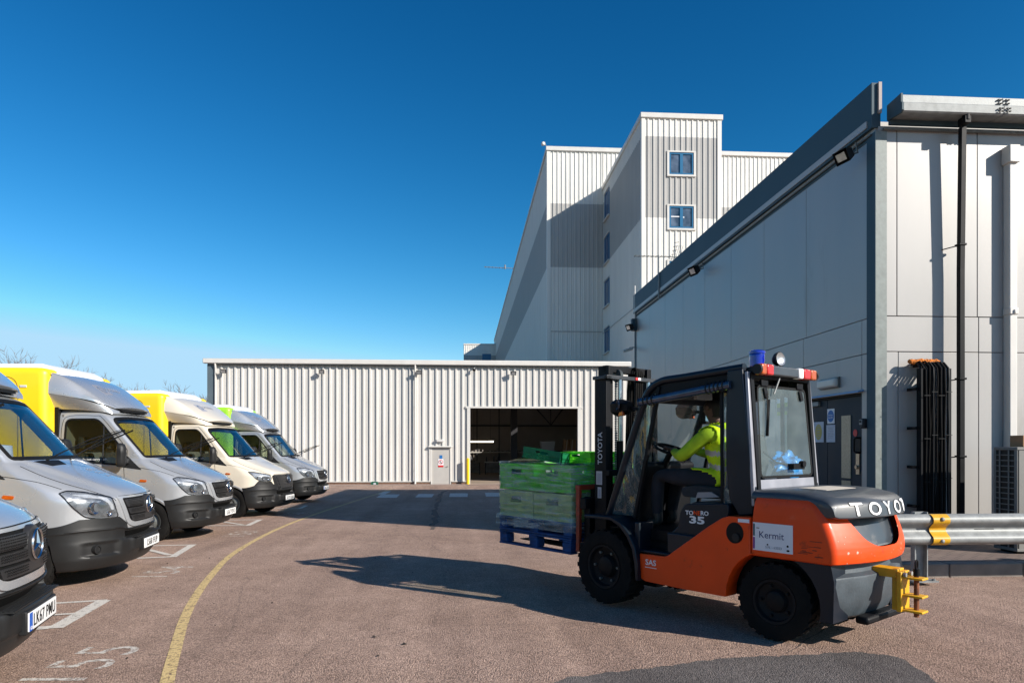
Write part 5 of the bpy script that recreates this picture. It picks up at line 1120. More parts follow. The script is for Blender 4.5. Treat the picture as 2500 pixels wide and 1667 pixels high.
    part('steering_wheel', 'stw', lambda: MB().tube([(-1.60+.10*math.sin(a)*1.0, -.42+.20*math.cos(a), 1.30+.17*math.sin(a)) for a in [i*math.pi/10 for i in range(21)]], .014, 6).tube([(-1.45, -.42, 1.15), (-1.6, -.42, 1.3)], .04, 8).bar((-1.6, -.6, 1.3), (-1.6, -.24, 1.3), .03, .02), M['trim'], v, 40)
    part('sun_visors', 'sv', lambda: MB().box(-1.80, -1.62, -.70, -.1, 2.03, 2.05).box(-1.80, -1.62, .1, .70, 2.03, 2.05), M['trim'], v)
    part('rear_bulkhead', 'rbk', lambda: MB().box(-2.47, -2.44, -.80, .80, .45, 2.15), mat('bulkhead_grey', (.16, .155, .14), .7, 0, .1, 4), v)
    # wipers folded out from the glass
    for y, tip in ((-.36, (.82, -.06, .36)), (.24, (.70, -.03, .37))):
        p0 = Vector((-1.00, y, 1.40)); p1 = p0+Vector(tip)
        wp = MB().tube([p0, p0+(p1-p0)*.25+Vector((0, 0, .02)), p0+(p1-p0)*.60+Vector((0, 0, .035)), p1], [.010, .007, .006, .004], 6).build('wiper', M['blackp'], v)
        MB().bar(p0+(p1-p0)*.35+Vector((0, 0, .005)), p1+Vector((.05, 0, .0)), .007, .018).build('blade', M['ink'], wp)
        MB().lathe([(.022, -.01), (.022, .025), (0, .03)], p0, (0, 0, 1), 10).build('pivot', M['galv'], wp)
    # roof fairing
    fa = M[body]
    f1 = part('roof_fairing', 'df'+body, deflector, fa, v, 42)
    part('fairing_base', 'dfl'+body, deflector_low, fa, v, 42)
    part('fairing_slot', 'dfs', lambda: MB().rings([[(-1.85+.09*(1-y*y), y, 2.215), (-1.725+.09*(1-y*y), y, 2.215), (-1.735+.09*(1-y*y), y, 2.252), (-1.85+.09*(1-y*y), y, 2.256)] for y in (-.45, -.2, 0, .2, .45)]), M['ink'], v)
    if 'dftree' not in CACHE:
        bm = bmesh.new(); bm.from_mesh(CACHE['df'+body]); CACHE['dftree'] = BVHTree.FromBMesh(bm); bm.free()
    DT = CACHE['dftree']
    def logo():
        m = patch(rounded([(-2.20, .38), (-2.20, .12), (-1.94, .12), (-1.94, .38)][::-1], .02), 'top', .003, .004, .05, tree=DT); return m
    def onfair(t):
        out = MB(); 
        for a, b_, c in t.v:
            p, nn = hit(DT, 'top', -2.08+b_, a); out.v.append(tuple(p+nn*.007))
        out.f = t.f; out.m = t.m; return out
    def logo_pl(): return patch(rounded([(-2.20, -.42), (-1.95, -.42), (-1.95, -.18), (-2.20, -.18)], .02), 'top', .003, .004, .05, tree=DT)
    part('logo_panel', 'lg'+str(new), logo_pl, M['logo'] if not new else M['logo2'], f1)
    part('logo_ring', 'lr', lambda: onfair(MB().add([(-.30+r*math.cos(a), r*math.sin(a), 0) for a in [i*2*math.pi/24 for i in range(24)] for r in (.055, .085)], [(2*i, 2*i+1, (2*i+3) % 48, (2*i+2) % 48) for i in range(24)])), M[body], f1)
    part('logo_lettering', 'lt', lambda: onfair(text_mb('ocado', .17, (.08, 0, 0), (1, 0, 0), (0, 1, 0), ext=0, sx=1.1)), M['logo2'], f1)
    part('window_lettering', 'wl', lambda: text_mb('drivers do not carry cash.', .058, (-1.98, -.8885, 1.40), (1, 0, 0), (0, .02, 1), ext=.0004), M['wtext'], v)
    # cargo box, chassis
    bx = part('cargo_box', 'box'+boxm, box_body, M[boxm], v, 40)
    def bseam(s_):
        m = MB(); P = CRs([(-1.07, 1.1), (-1.07, 2.70)], 1); yy = -1.0665
        q = rounded([(-6.3, 1.05, .05), (-3.02, 1.05, .05), (-3.02, 2.76, .22), (-6.3, 2.76, .05)], .1, 6); q.append(q[0])
        m.tube([(a, s_*1.066, b) for a, b in q], .006, 5)
        return m
    for s_ in (-1, 1): part('panel_seam', 'bxs%d' % s_, lambda: bseam(s_), mat('seam_brown', (.25, .16, .01), .6), bx)
    part('door_clip', 'bxc', lambda: MB().box(-2.99, -2.88, -1.076, -1.064, 2.58, 2.62), M['cap'], bx, None, .005)
    part('box_roof', 'bxr', box_roof, M['white'], bx, 30)
    part('headboard_gap', 'bxg', lambda: MB().box(-2.56, -2.50, -.86, .86, .5, 2.42), M['ink'], v)
    part('chassis', 'chs', lambda: merge(MB().box(-6.4, -2.4, -.45, -.35, .55, .75), MB().box(-6.4, -2.4, .35, .45, .55, .75), MB().box(-6.3, -2.7, -.9, .9, .80, .95), MB().box(-2.4, -.7, -.6, .6, .30, .55), MB().box(-6.5, -6.4, -.95, .95, .45, .60), MB().box(-4.0, -2.9, -.98, -.90, .45, .75), MB().box(-4.0, -2.9, .90, .98, .45, .75)), M['ink'], v)
    part('axle', 'axl', lambda: MB().tube([(-1.0, -.8, .355), (-1.0, .8, .355)], .05, 10).tube([(-4.66, -.9, .355), (-4.66, .9, .355)], .06, 10), M['ink'], v)
    wheel(v, -1.0, -.85, .0); wheel(v, -1.0, .85, .0)
    for s in (-1, 1): wheel(v, -4.66, s*.88); wheel(v, -4.66, s*.64)
    if extras: extras(v)
    return v
def dash_things(v, items):
    for nm, lab, m, x0, x1, y0, y1 in items:
        c = MB().box(x0, x1, y0, y1, 1.412, 1.416).build(nm, M[m]); c.matrix_world = v.matrix_world.copy(); c.location = v.location; c.rotation_euler = v.rotation_euler; tag(c, lab, 'paper')
DS = [('van', 0)]
V1 = make_van((-2.697, 4.594, 0), 14.4, 'LK67 PMU', 'nearest silver van cut off by the left edge, plate reading LK67', blue_plate=True)
V2 = make_van((-3.80, 8.67, -.08), 6.6, 'LS68 FUP', 'second silver van with a white paper roll on its dashboard')
V3 = make_van((-4.273, 12.94, -.125), -.8, 'LK67 PDO', 'silver van with a yellow box, between the LS68 van and the cream van')
V4 = make_van((-4.30, 17.35, -.19), -7.5, 'KF19 KNX', 'cream van with a yellow box and slim headlights', 'van_cream', 'yellow', True)
V5 = make_van((-4.39, 22.26, -.252), -5.3, 'LK67 PDV', 'farthest silver van with a bright green box', 'silver', 'green', blue_plate=True)
def on_van(o, v): o.location = v.location; o.rotation_euler = v.rotation_euler; return o
tag(on_van(MB().box(-1.36, -1.16, -.62, -.32, 1.417, 1.420).build('parking_card', M['salmon']), V2), 'salmon card lying on the dashboard of the second van', 'card')
tag(on_van(MB().box(-1.40, -1.2, -.86+.1, -.66, 1.417, 1.420).build('parking_card', M['tealp']), V2), 'teal card on the dashboard of the second van', 'card')
tag(on_van(MB().lathe([(.03, 0), (.11, 0), (.115, .02), (.09, .17), (.03, .17)], (-1.42, -.38, 1.42), (.1, 0, 1), 24, closed=True).build('paper_roll', M['paper'], smooth=40), V2), 'white paper roll standing on the dashboard of the second van', 'paper roll')
tag(on_van(MB().box(-1.36, -1.16, -.55, -.25, 1.417, 1.420).build('parking_card', M['tealp']), V3), 'teal card on the dashboard of the silver van beside the cream van', 'card')
tag(on_van(MB().box(-1.34, -1.16, -.5, -.25, 1.417, 1.420).build('paper_sheet', M['paper']), V4), 'white paper sheet on the driver side of the cream van dashboard', 'paper')
tag(on_van(MB().box(-1.34, -1.16, .1, .4, 1.417, 1.420).build('paper_sheet', M['paper']), V4), 'white paper sheet in the middle of the cream van dashboard', 'paper')

# ------------------------------------------------------------------ forklift truck
FK = thing('forklift_truck', 'orange and black forklift truck with a glazed cab carrying green crates', 'forklift', (2.825, 5.544, 0), R(125.26))
FR['rear'] = (Vector((0, 0, 0)), Vector((0, -1, 0)), Vector((0, 0, 1)), Vector((-1, 0, 0)))
FR['left'] = (Vector((0, 0, 0)), Vector((-1, 0, 0)), Vector((0, 0, 1)), Vector((0, 1, 0)))
def rear_plan(xs, xr, hw, B, n=2.4, k=12):
    """outline from the left front (x=xs) round the bowed rear (x=xr) to the right front"""
    rc = .055; t = [(xr+B*(y/hw)**2, y) for y in [(hw-rc)*i/k for i in range(k+1)]]; xa = t[-1][0]
    t += [(xa+rc*(1-math.cos(a))+.01*math.sin(a), hw-rc+rc*math.sin(a)) for a in [math.pi/2*i/6 for i in range(1, 7)]]
    t = t+[(xs, hw)]
    return [(x, -y) for x, y in t[::-1]]+t[1:]
def shell(rows, mi=0, cap=True):
    return MB().rings([[(x, y, z) for x, y in rear_plan(xs, xr, hw, D, n)] for z, xs, xr, hw, D, n in rows], mi, cap=cap)
cwr = CRs([(.640, .158, -.595, .575, .13, 0), (.650, .158, -.62, .598, .135, 0), (.72, .158, -.625, .602, .135, 0), (.80, .157, -.61, .602, .135, 0), (.90, .152, -.575, .601, .135, 0), (1.00, .142, -.53, .598, .135, 0), (1.06, .134, -.495, .592, .135, 0), (1.10, .124, -.455, .578, .135, 0), (1.118, .11, -.42, .555, .135, 0), (1.126, .09, -.37, .50, .135, 0)], 2)
m0 = shell(cwr); bm = bmesh.new(); vs = [bm.verts.new(v) for v in m0.v]; [bm.faces.new([vs[i] for i in f]) for f in m0.f]
bmesh.ops.recalc_face_normals(bm, faces=bm.faces); CWT = BVHTree.FromBMesh(bm)
RC = rounded([(-.47, 1.09, .02), (-.30, .815, .10), (-.16, .755, .06), (.16, .755, .06), (.30, .815, .10), (.47, 1.09, .02)], .04)
cut(bm, [(y, z) for y, z in RC], (1, 2), lambda c: c.x < -.36)
me = bpy.data.meshes.new('counterweight_cover'); bm.to_mesh(me); bm.free()
cwo = link(bpy.data.objects.new('counterweight_cover', finish(me, [M['orange']], 40)), FK)
patch([(-a*1.06, b) for a, b in RC][::-1], 'rear', -.045, .01, .05, tree=CWT, bulge=-.03).build('rear_recess', M['fl_hood'], cwo, smooth=60)
# bonnet with its rear visor
prof = rounded([(.165, 1.125, .01), (.165, 1.158, .015), (-.10, 1.168, .1), (-.42, 1.155, .10), (-.585, 1.125, .04), (-.638, 1.085, .035), (-.662, .978, .01), (-.60, .968, .01), (-.52, 1.02, .04), (-.47, 1.08, .04), (-.40, 1.108, .04)], .03, 3)
rs = []
for y, kx, dz, kz in [(-.580, .80, .030, .45), (-.572, .86, .018, .80), (-.545, .93, .008, .95), (-.47, .975, .003, 1), (-.30, .992, 0, 1), (-.12, 1, 0, 1), (.12, 1, 0, 1), (.30, .992, 0, 1), (.47, .975, .003, 1), (.545, .93, .008, .95), (.572, .86, .018, .80), (.580, .80, .030, .45)]:
    rs.append([(x+.010+(.165*(y/.58)**2)*min(1, max(0, (-.15-x)/.35)), y, 1.11+(z-1.11)*kz-dz) for x, z in prof])
hm = MB().rings(rs); ho_ = hm.build('bonnet', M['fl_hood'], FK, smooth=42)
bm = bmesh.new(); bm.from_mesh(ho_.data); HT = BVHTree.FromBMesh(bm); bm.free()
def proj(t, fr, tree, off): 
    o = MB()
    for a, b, c in t.v: p, nn = hit(tree, fr, a, b); o.v.append(tuple(p+nn*off))
    o.f = t.f; o.m = t.m; return o
proj(text_mb('TOYOTA', .13, (.03, 1.034, 0), (1, 0, 0), (0, 1, 0), ext=0, sx=1.35, spacing=1.5, bold=.0065), 'rear', HT, .002).build('lettering_edge', M['ink'], ho_)
proj(text_mb('TOYOTA', .13, (.03, 1.034, 0), (1, 0, 0), (0, 1, 0), ext=0, sx=1.35, spacing=1.5, bold=.002), 'rear', HT, .005).build('lettering', M['wtext'], ho_)
patch([(-.28, -.2), (-.05, -.2), (-.05, .28), (-.28, .28)], 'top', .002, .002, .06, tree=HT).build('paper_sticker', mat('faded_sticker', (.50, .45, .38), .7), ho_)
# lower counterweight block
b = MB(); rows = [(.225, .10, -.49, .54), (.245, .10, -.52, .56), (.33, .12, -.555, .57), (.53, .14, -.58, .575), (.545, .14, -.575, .57), (.565, .14, -.53, .565), (.60, .14, -.52, .562), (.64, .14, -.515, .56)]
b.rings([[(-.38, -hw, z), (xr+.17, -hw, z), (xr+.10, -hw+.02, z), (xr+.02, -.25, z), (xr+.0, .0, z), (xr+.02, .25, z), (xr+.09, hw-.02, z), (xr+.14, hw, z), (-.38, hw, z)] for z, c, xr, hw in rows])
side_cw = [(.385*math.cos(a), .30+.385*math.sin(a)) for a in [R(66+k*11.5) for k in range(12)]]+[(-.385, .225), (-.478, .225), (-.485, .52), (-.462, .636), (.16, .652)]
for s in (1, -1): MB().prism(side_cw, 'y', s*.36, s*.580).build('counterweight_side', M['fl_black'], FK, bevel=.008)
b.build('counterweight', M['fl_grey'], FK, bevel=.012)
MB().box(-.60, -.50, -.46, .30, .19, .25).build('counterweight_lip', M['black'], FK, bevel=.02)
# frame and side skirts
MB().box(-.30, 1.30, -.44, .44, .28, .64).box(1.30, 1.95, -.36, .36, .18, .70).box(-.3, .16, -.46, .46, .60, 1.10).build('frame', M['black'], FK)
arc = [(.0+.385*math.cos(a), .30+.385*math.sin(a)) for a in [R(70-k*12) for k in range(6)]]
skirt = [(1.285, .525), (1.00, .53), (.965, .545), (.55, .835), (.42, .915), (.36, .935), (.165, .94), (.165, .66)]+arc+[(.385, .28), (.80, .275), (1.22, .28), (1.27, .30)]
for s in (1, -1):
    sk = MB().prism(skirt, 'y', s*.46, s*.615).build('side_skirt', M['orange'], FK, bevel=.018)
    MB().prism(disc(.30, .805, .078, 28, 1.08), 'y', s*.610, s*.618).build('filler_recess', M['ink'], sk)
    MB().lathe([(.0, .0), (.03, .0), (.034, -.012), (0, -.014)], (.285, s*.618, .77), (0, -s, 0), 14).build('filler_cap', M['blackp'], sk)
    MB().box(.17, .27, s*.6165, s*.618, .895, .922).build('warning_sticker', M['sign_white'], sk)
    # cab side panel, step
    MB().prism(rounded([(.40, .92), (.55, .83), (.93, .56), (.98, .54), (1.0, .72), (.90, .80), (.88, .93), (.83, 1.0), (.40, 1.03)], .03), 'y', s*.42, s*.555).build('tank_panel', M['fl_black'], FK, bevel=.015)
    MB().box(.96, 1.34, s*.40, s*.60, .532, .56).box(1.30, 1.36, s*.40, s*.60, .54, .80).box(.64, .99, s*.50, s*.595, .56, .74).build('step', M['fl_black'], FK, bevel=.01)
    fen = [(1.95, .80), (1.95, .83), (1.60, .835), (1.48, .79), (1.38, .70), (1.305, .58), (1.275, .42), (1.27, .28), (1.30, .28), (1.315, .44), (1.345, .56), (1.41, .67), (1.50, .755), (1.61, .80)]
    MB().prism(fen, 'y', s*.38, s*.66).build('front_fender', M['fl_black'], FK, bevel=.008)
# lettering on the near side
L_ = (-1, 0, 0)
def sidetext(nm, s, size, x, y, z, m, **k): text(nm, s, size, (x, y, z), L_, ZZ, m, FK, **k)
sidetext('lettering', 'TO', .05, .782, .5555, .925, M['wtext'], sx=1.15, bold=.0012); sidetext('lettering', 'NE', .05, .705, .5555, .928, M['orange'], sx=1.15, bold=.0012); sidetext('lettering', 'RO', .05, .628, .5555, .931, M['wtext'], sx=1.15, bold=.0012)
sidetext('model_number', '35', .085, .705, .5555, .867, M['wtext'], sx=1.9, bold=.003)
sidetext('lettering', 'SAS', .07, 1.155, .6155, .455, M['wtext'], sx=1.1, bold=.001); MB().box(1.09, 1.22, .6155, .617, .408, .414).build('underline', M['wtext'], FK)
KS = MB().box(-.185, .145, .600, .6055, .69, .905).build('name_plate', M['sign_white'], FK)
text('name', 'Kermit', .074, (-.01, .6060, .812), L_, ZZ, mat('navy_ink', (.015, .02, .12), .6), KS, ext=.0004, sx=1.0)
text('serial_number', 'S.N. - 62033', .027, (-.03, .6060, .722), L_, ZZ, M['logo'], KS, ext=.0004)
MB().box(.128, .143, .6056, .607, .80, .895).build('stripe', mat('teal_stripe', (.05, .12, .14), .5), KS); MB().box(.128, .143, .6056, .607, .70, .79).build('stripe', mat('purple_stripe', (.18, .03, .22), .5), KS)
mb = MB(); mb.prism(disc(-.145, .745, .009, 9), 'y', .6056, .6065); mb.prism(disc(-.148, .712, .013, 8, .6), 'y', .6056, .6065); mb.prism(disc(.02, .742, .007, 7), 'y', .6056, .6065); mb.box(.09, .115, .6056, .6065, .86, .866); mb.build('scuffs', M['ink'], KS)
# chipped paint
rnd = random.Random(5); mb = MB()
for k in range(24):
    a = rnd.choice([(-.545, .66), (-.555, .70), (-.50, .665), (-.57, .83), (-.535, .74)]); yy = rnd.uniform(.25, .56) if rnd.random() < .5 else rnd.uniform(-.5, .3)
    p, nn = hit(CWT, 'rear', -yy, a[1]+rnd.gauss(0, .02)); r = rnd.choice((.002, .003, .004, .009)); u = nn.orthogonal().normalized(); w = nn.cross(u)
    q = [p+nn*.0012+u*math.cos(t)*r*rnd.uniform(.6, 1.3)+w*math.sin(t)*r*rnd.uniform(.7, 1.7) for t in [i*2*math.pi/7 for i in range(7)]]; mb.add(q, [tuple(range(7))])
mb.build('paint_chips', mat('bare_metal_chips', (.42, .34, .25), .6), cwo, recalc=False)
mb = MB()
for k in range(12):
    x = rnd.uniform(-.42, -.24); z = rnd.choice((.705, .715, .725, .735, .745, .76, .80, .69)); w = rnd.uniform(.03, .10); mb.box(x, x+w, .6005, .6035, z, z+rnd.uniform(.002, .006))
mb.build('rub_marks', mat('rub_mark', (.10, .03, .015), .8), cwo)
# wheels
def fwheel(x, y, r, w, rm, key, steer=0.0, label=None):
    g = bpy.data.objects.new('wheel', CACHE.setdefault('fhub'+key, MB().lathe([(rm*.45, -w*.45), (rm*.45, w*.38), (rm*.3, w*.42), (0, w*.42)], (0, 0, 0), (0, 1, 0), 20).mesh('hub', M['black'], 40))); link(g, FK); g.location = (x, y, r); g.rotation_euler = (0, 0, (0 if y > 0 else math.pi)+steer)
    def ty():
        h = w/2; m = MB().lathe([(rm, -h*.8), (rm*1.1, -h*.95), (r*.85, -h), (r*.96, -h*.9), (r-.012, -h*.7), (r-.012, h*.7), (r*.96, h*.9), (r*.85, h), (rm*1.1, h*.95), (rm, h*.8)], (0, 0, 0), (0, 1, 0), 48, closed=True)
        for k in range(24):
            a = 2*math.pi*k/24
            for sgn in (-1, 1):
                b = a+(.13 if sgn > 0 else 0); m.add([(R2*math.cos(b+da), sgn*(h*yy), R2*math.sin(b+da)) for R2 in (r-.02, r) for da, yy in ((-.05, .06), (.07, .06), (.14, .93), (.02, .93))], [(0, 1, 2, 3), (7, 6, 5, 4), (0, 4, 5, 1), (1, 5, 6, 2), (2, 6, 7, 3), (3, 7, 4, 0)])
        return m
    part('tyre', 'fty'+key, ty, M['rubber'], g, 35)
    part('rim', 'frm'+key, lambda: MB().lathe([(rm+.008, w*.40), (rm+.008, w*.47), (rm*.93, w*.46), (rm*.88, w*.30), (rm*.55, w*.22), (rm*.45, w*.36), (0, w*.38)], (0, 0, 0), (0, 1, 0), 36), mat('grey_rim', (.008, .008, .009), .6, 0, .2, 9, spec=.2), g, 35)
    def nuts():
        m = MB()
        for k in range(6 if key == 'f' else 5): a = k*2*math.pi/(6 if key == 'f' else 5); m.lathe([(.013, 0), (.013, .03), (0, .032)], (rm*.72*math.cos(a), w*.24, rm*.72*math.sin(a)), (0, 1, 0), 6)
        return m
    part('wheel_nuts', 'fnt'+key, nuts, M['galv_dark'] if key == 'f' else M['black'], g)
for y in (.53, -.53): fwheel(1.70, y, .352, .26, .20, 'f')
fwheel(0, .47, .30, .20, .165, 'r', R(4)); fwheel(0, -.47, .30, .20, .165, 'r', R(4))
# cab frame
FB = M['fl_black']
for s in (1, -1):
    y = s*.475
    MB().tube(CRs([(1.80, y, .80), (1.60, y, 1.30), (1.43, y, 1.72), (1.34, y, 1.92), (1.27, y, 2.02), (1.14, y, 2.085), (.90, y, 2.10), (.30, y, 2.135)], 4), .036, 10).build('roof_rail', FB, FK, smooth=60)
    MB().prism([(.30, 2.13), (.44, 2.12), (.455, 1.70), (.45, 1.30), (.42, 1.06), (.33, .93), (.20, .95), (.185, 1.13), (.21, 1.30)], 'y', s*.44, s*.515).build('rear_pillar', FB, FK, bevel=.012)
    MB().bar((.195, s*.50, 1.02), (.275, s*.475, 2.10), .03, .045, up=(0, 1, 0)).build('edge_strip', M['pillar'], FK, bevel=.006)
    MB().bar((1.17, y, 2.04), (1.46, y, .82), .035, .035, up=(0, 1, 0)).build('door_bar', M['black'], FK, bevel=.006)
    MB().bar((.515, y, 2.02), (.505, y, 1.0), .03, .03, up=(0, 1, 0)).build('door_bar', M['black'], FK, bevel=.006)
    MB().prism([(.30, 2.10), (.45, 2.095), (1.15, 2.06), (1.30, 1.96), (1.33, 1.90), (.45, 1.965), (.30, 1.97)], 'y', s*.462, s*.478).build('roof_skirt', M['black'], FK)
    MB().tube([(1.36, s*.52, 1.90), (.55, s*.52, 1.985), (.40, s*.52, 2.0)], [.036, .040, .035], 12).tube([(1.36, s*.52, 1.90), (1.355, s*.52, 1.90)], .045, 12).build('rolled_blind', mat('clear_blue_vinyl', (.03, .05, .09), .12, 0, .3, 12, .3, 14, coat=.6), FK, smooth=60)
    mb = MB()
    for x in (1.30, 1.25, 1.2, .62, .58, .54, .50, .46): mb.lathe([(.040, -.008), (.050, 0), (.040, .008)], (x, s*.52, 1.905+(1.36-x)*.102), (1, 0, -.1), 12)
    mb.build('blind_straps', M['blackp'], FK, smooth=60)
    def sheet_(poly, off, wob):
        bm = bmesh.new(); bm.faces.new([bm.verts.new((a, 0, b)) for a, b in poly])
        for ax in (0, 2):
            lo = min(v.co[ax] for v in bm.verts); hi = max(v.co[ax] for v in bm.verts); k = lo+.035
            while k < hi:
                co = [0, 0, 0]; co[ax] = k; no = [0, 0, 0]; no[ax] = 1; bmesh.ops.bisect_plane(bm, geom=bm.verts[:]+bm.edges[:]+bm.faces[:], plane_co=co, plane_no=no); k += .035
        for v in bm.verts: v.co.y = off+wob*(noise.noise((v.co.x*6-v.co.z*2, v.co.z*1.6, s))+.4*noise.noise((v.co.x*14, v.co.z*6, 3)))
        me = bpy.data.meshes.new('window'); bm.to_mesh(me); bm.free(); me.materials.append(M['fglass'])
        for p in me.polygons: p.use_smooth = True
        return me
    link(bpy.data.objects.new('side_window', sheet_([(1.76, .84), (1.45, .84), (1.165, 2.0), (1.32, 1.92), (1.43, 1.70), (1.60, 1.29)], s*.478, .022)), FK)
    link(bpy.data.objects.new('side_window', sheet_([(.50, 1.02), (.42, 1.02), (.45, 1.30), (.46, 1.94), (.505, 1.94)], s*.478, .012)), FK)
MB().prism(rounded([(.24, 2.10), (.24, 2.14), (1.12, 2.105), (1.27, 2.05), (1.35, 1.93), (1.33, 1.91), (1.24, 2.02), (1.12, 2.075)], .02), 'y', -.45, .45).build('roof_panel', FB, FK, bevel=.006)
for k in range(4): MB().box(.50+.17*k, .54+.17*k, -.44, .44, 2.045, 2.07).build('roof_bar', FB, FK)
MB().box(1.30, 1.34, -.45, .45, 1.90, 1.95).build('windscreen_header', FB, FK); MB().bar((1.78, -.45, .84), (1.78, .45, .84), .05, .05).build('windscreen_sill', FB, FK)
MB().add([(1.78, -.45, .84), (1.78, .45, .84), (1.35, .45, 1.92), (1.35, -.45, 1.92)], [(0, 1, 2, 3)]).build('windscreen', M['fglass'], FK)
# rear window and its frame
def P2(y, z): return (.195+(z-1.02)*.0741, y, z)
mb = MB()
for (y0, z0), (y1, z1) in (((-.45, 1.03), (-.45, 2.09)), ((.45, 1.03), (.45, 2.09)), ((-.45, 2.08), (.45, 2.08))): mb.bar(P2(y0, z0), P2(y1, z1), .045, .05, up=(1, 0, 0))
mb.build('rear_frame', M['black'], FK)
MB().add([P2(-.45, 1.0), P2(.46, 1.0), P2(.45, 1.225), P2(-.44, 1.225), (.17, -.45, 1.0), (.17, .46, 1.0), (.19, .45, 1.225), (.19, -.44, 1.225)], [(0, 1, 2, 3), (4, 7, 6, 5), (0, 4, 5, 1), (2, 6, 7, 3)]).build('rear_lower_plate', M['pillar'], FK)
mb = MB()
for y in (.38, .0, -.38): mb.lathe([(.012, 0), (.008, .008), (0, .01)], (.178, y, 1.13), (-1, 0, 0), 10)
mb.build('rivets', M['ink'], FK)
rw = rounded([(-.42, 1.235), (.42, 1.235), (.385, 2.0), (-.385, 2.0)], .06, 5); ri = inset(rw, .02)
n = len(rw); mb = MB(); mb.add([Vector(P2(a, b))-Vector((.02, 0, 0)) for a, b in rw]+[Vector(P2(a, b))-Vector((.02, 0, 0)) for a, b in ri], [(i, (i+1) % n, n+(i+1) % n, n+i) for i in range(n)]); rwf = mb.build('rear_window_seal', M['ink'], FK)
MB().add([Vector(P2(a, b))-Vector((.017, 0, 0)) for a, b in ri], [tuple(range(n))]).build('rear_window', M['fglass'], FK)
mb = MB()
for y in (.28, -.28): mb.box(.235, .262, y-.05, y+.05, 1.99, 2.04); mb.bar(Vector(P2(y, 1.98))-Vector((.03, 0, 0)), Vector(P2(y-.02, 1.89))-Vector((.03, 0, 0)), .045, .01, up=(1, 0, 0))
mb.build('window_hinges', M['black'], FK, bevel=.004)
MB().tube([(.20, .12, 2.06), (.22, .17, 1.93)], .008, 6).build('gas_strut', M['galv'], FK)
wv = lambda y, z: Vector(P2(y, z))-Vector((.035, 0, 0))
MB().tube([wv(.26, 1.93), wv(.285, 1.66), wv(.30, 1.60)], .008, 6).bar(wv(.245, 1.88), wv(.305, 1.58), .012, .022, up=(1, 0, 0)).build('rear_wiper', M['ink'], FK)
MB().box(.15, .20, -.20, -.02, 1.30, 1.35).lathe([(.028, -.01), (.028, .03), (0, .03)], (.16, -.16, 1.345), (-1, 0, 0), 12).tube([(.2, -.05, 1.34), (.24, .1, 1.36), (.27, .25, 1.45)], .008, 6).build('wiper_motor', M['black'], FK, smooth=40)
# light bar, beacon, lamps
lb = MB().box(.175, .24, -.36, .36, 2.078, 2.158).build('light_bar', M['fl_hood'], FK, bevel=.012)
for y0, y1, m in ((.36, .44, 'amber'), (.255, .36, 'red'), (-.14, -.22, 'white'), (-.22, -.34, 'red'), (-.34, -.44, 'amber')):
    MB().box(.165, .238, min(y0, y1)+.002, max(y0, y1)-.002, 2.074, 2.162).build('lamp_lens', M[m], lb, bevel=.012)
for y in (.45, -.45): MB().tube([(.20, y-.012, 2.117), (.20, y+.012, 2.117)], .042, 12).build('end_cap', M['blackp'], lb)
bc = MB().lathe([(.09, 0), (.09, .012), (.072, .025), (.06, .03)], (.42, .10, 2.15), (0, 0, 1), 24).build('beacon', M['blackp'], FK, smooth=40)
MB().lathe([(.062, .02), (.066, .04), (.062, .06), (.066, .08), (.062, .10), (.066, .12), (.063, .135), (.070, .138), (.070, .158), (.05, .17), (0, .172)], (.42, .10, 2.15), (0, 0, 1), 28).build('lens', M['beacon'], bc, smooth=30)
wl_ = MB().lathe([(.0, -.055), (.036, -.05), (.060, -.02), (.064, .01), (.059, .014)], (.27, .0, 2.235), (-1, .12, .12), 24).tube([(.28, .0, 2.18), (.27, .0, 2.12)], .012, 8).build('work_lamp', M['black'], FK, smooth=40)
MB().lathe([(.058, .016), (.045, .006), (.02, -.004), (0, -.006)], (.27, .0, 2.235), (-1, .12, .12), 20).build('reflector', M['reflector'], wl_, smooth=30)
for s in (1, -1):
    hl = MB().rings([[(1.66, s*.46+dy, z) for dy, z in q] if False else [(x, s*.50+dy*k, 1.87+z*k) for dy, z in ((-.06, -.02), (-.05, .06), (.03, .07), (.07, .03), (.06, -.05), (.01, -.085), (-.04, -.07))] for x, k in ((1.50, .7), (1.56, 1), (1.65, 1.05), (1.70, .85))]).build('front_lamp', M['black'], FK, smooth=40)
    MB().lathe([(0, .0), (.03, .002), (.045, .012), (.05, .0)], (1.585, s*.572, 1.885), (.5, s*.86, 0), 16).build('lens', mat('smoked_lens', (.03, .035, .05), .1), hl, smooth=40)
    MB().prism([(1.54, 1.785), (1.60, 1.78), (1.585, 1.835), (1.545, 1.835)], 'y', s*.53, s*.558).build('indicator', M['amber'], hl, bevel=.006)
    MB().bar((1.52, s*.48, 1.86), (1.40, s*.47, 1.84), .03, .03).build('lamp_bracket', M['black'], hl)
    mr = MB().prism(rounded([(-.09, -.11), (.07, -.11), (.09, .10), (-.08, .11)], .03), 'x', -.03, .03)
    mr.v = [(x+1.36, y-s*.06+(.30 if s < 0 else 1.15)*s if False else y+s*(.56 if s > 0 else .50), z+1.83) for x, y, z in mr.v]
    if s < 0: mo = mr.build('side_mirror', M['blackp'], FK, bevel=.015); MB().box(1.322, 1.329, -.56, -.44, 1.75, 1.92).build('mirror_glass', M['chrome'], mo)
MB().prism(rounded([(-.12, 1.93), (.12, 1.93), (.11, 2.0), (-.11, 2.0)], .02), 'x', 1.02, 1.06).build('inner_mirror', M['pillar'], FK)
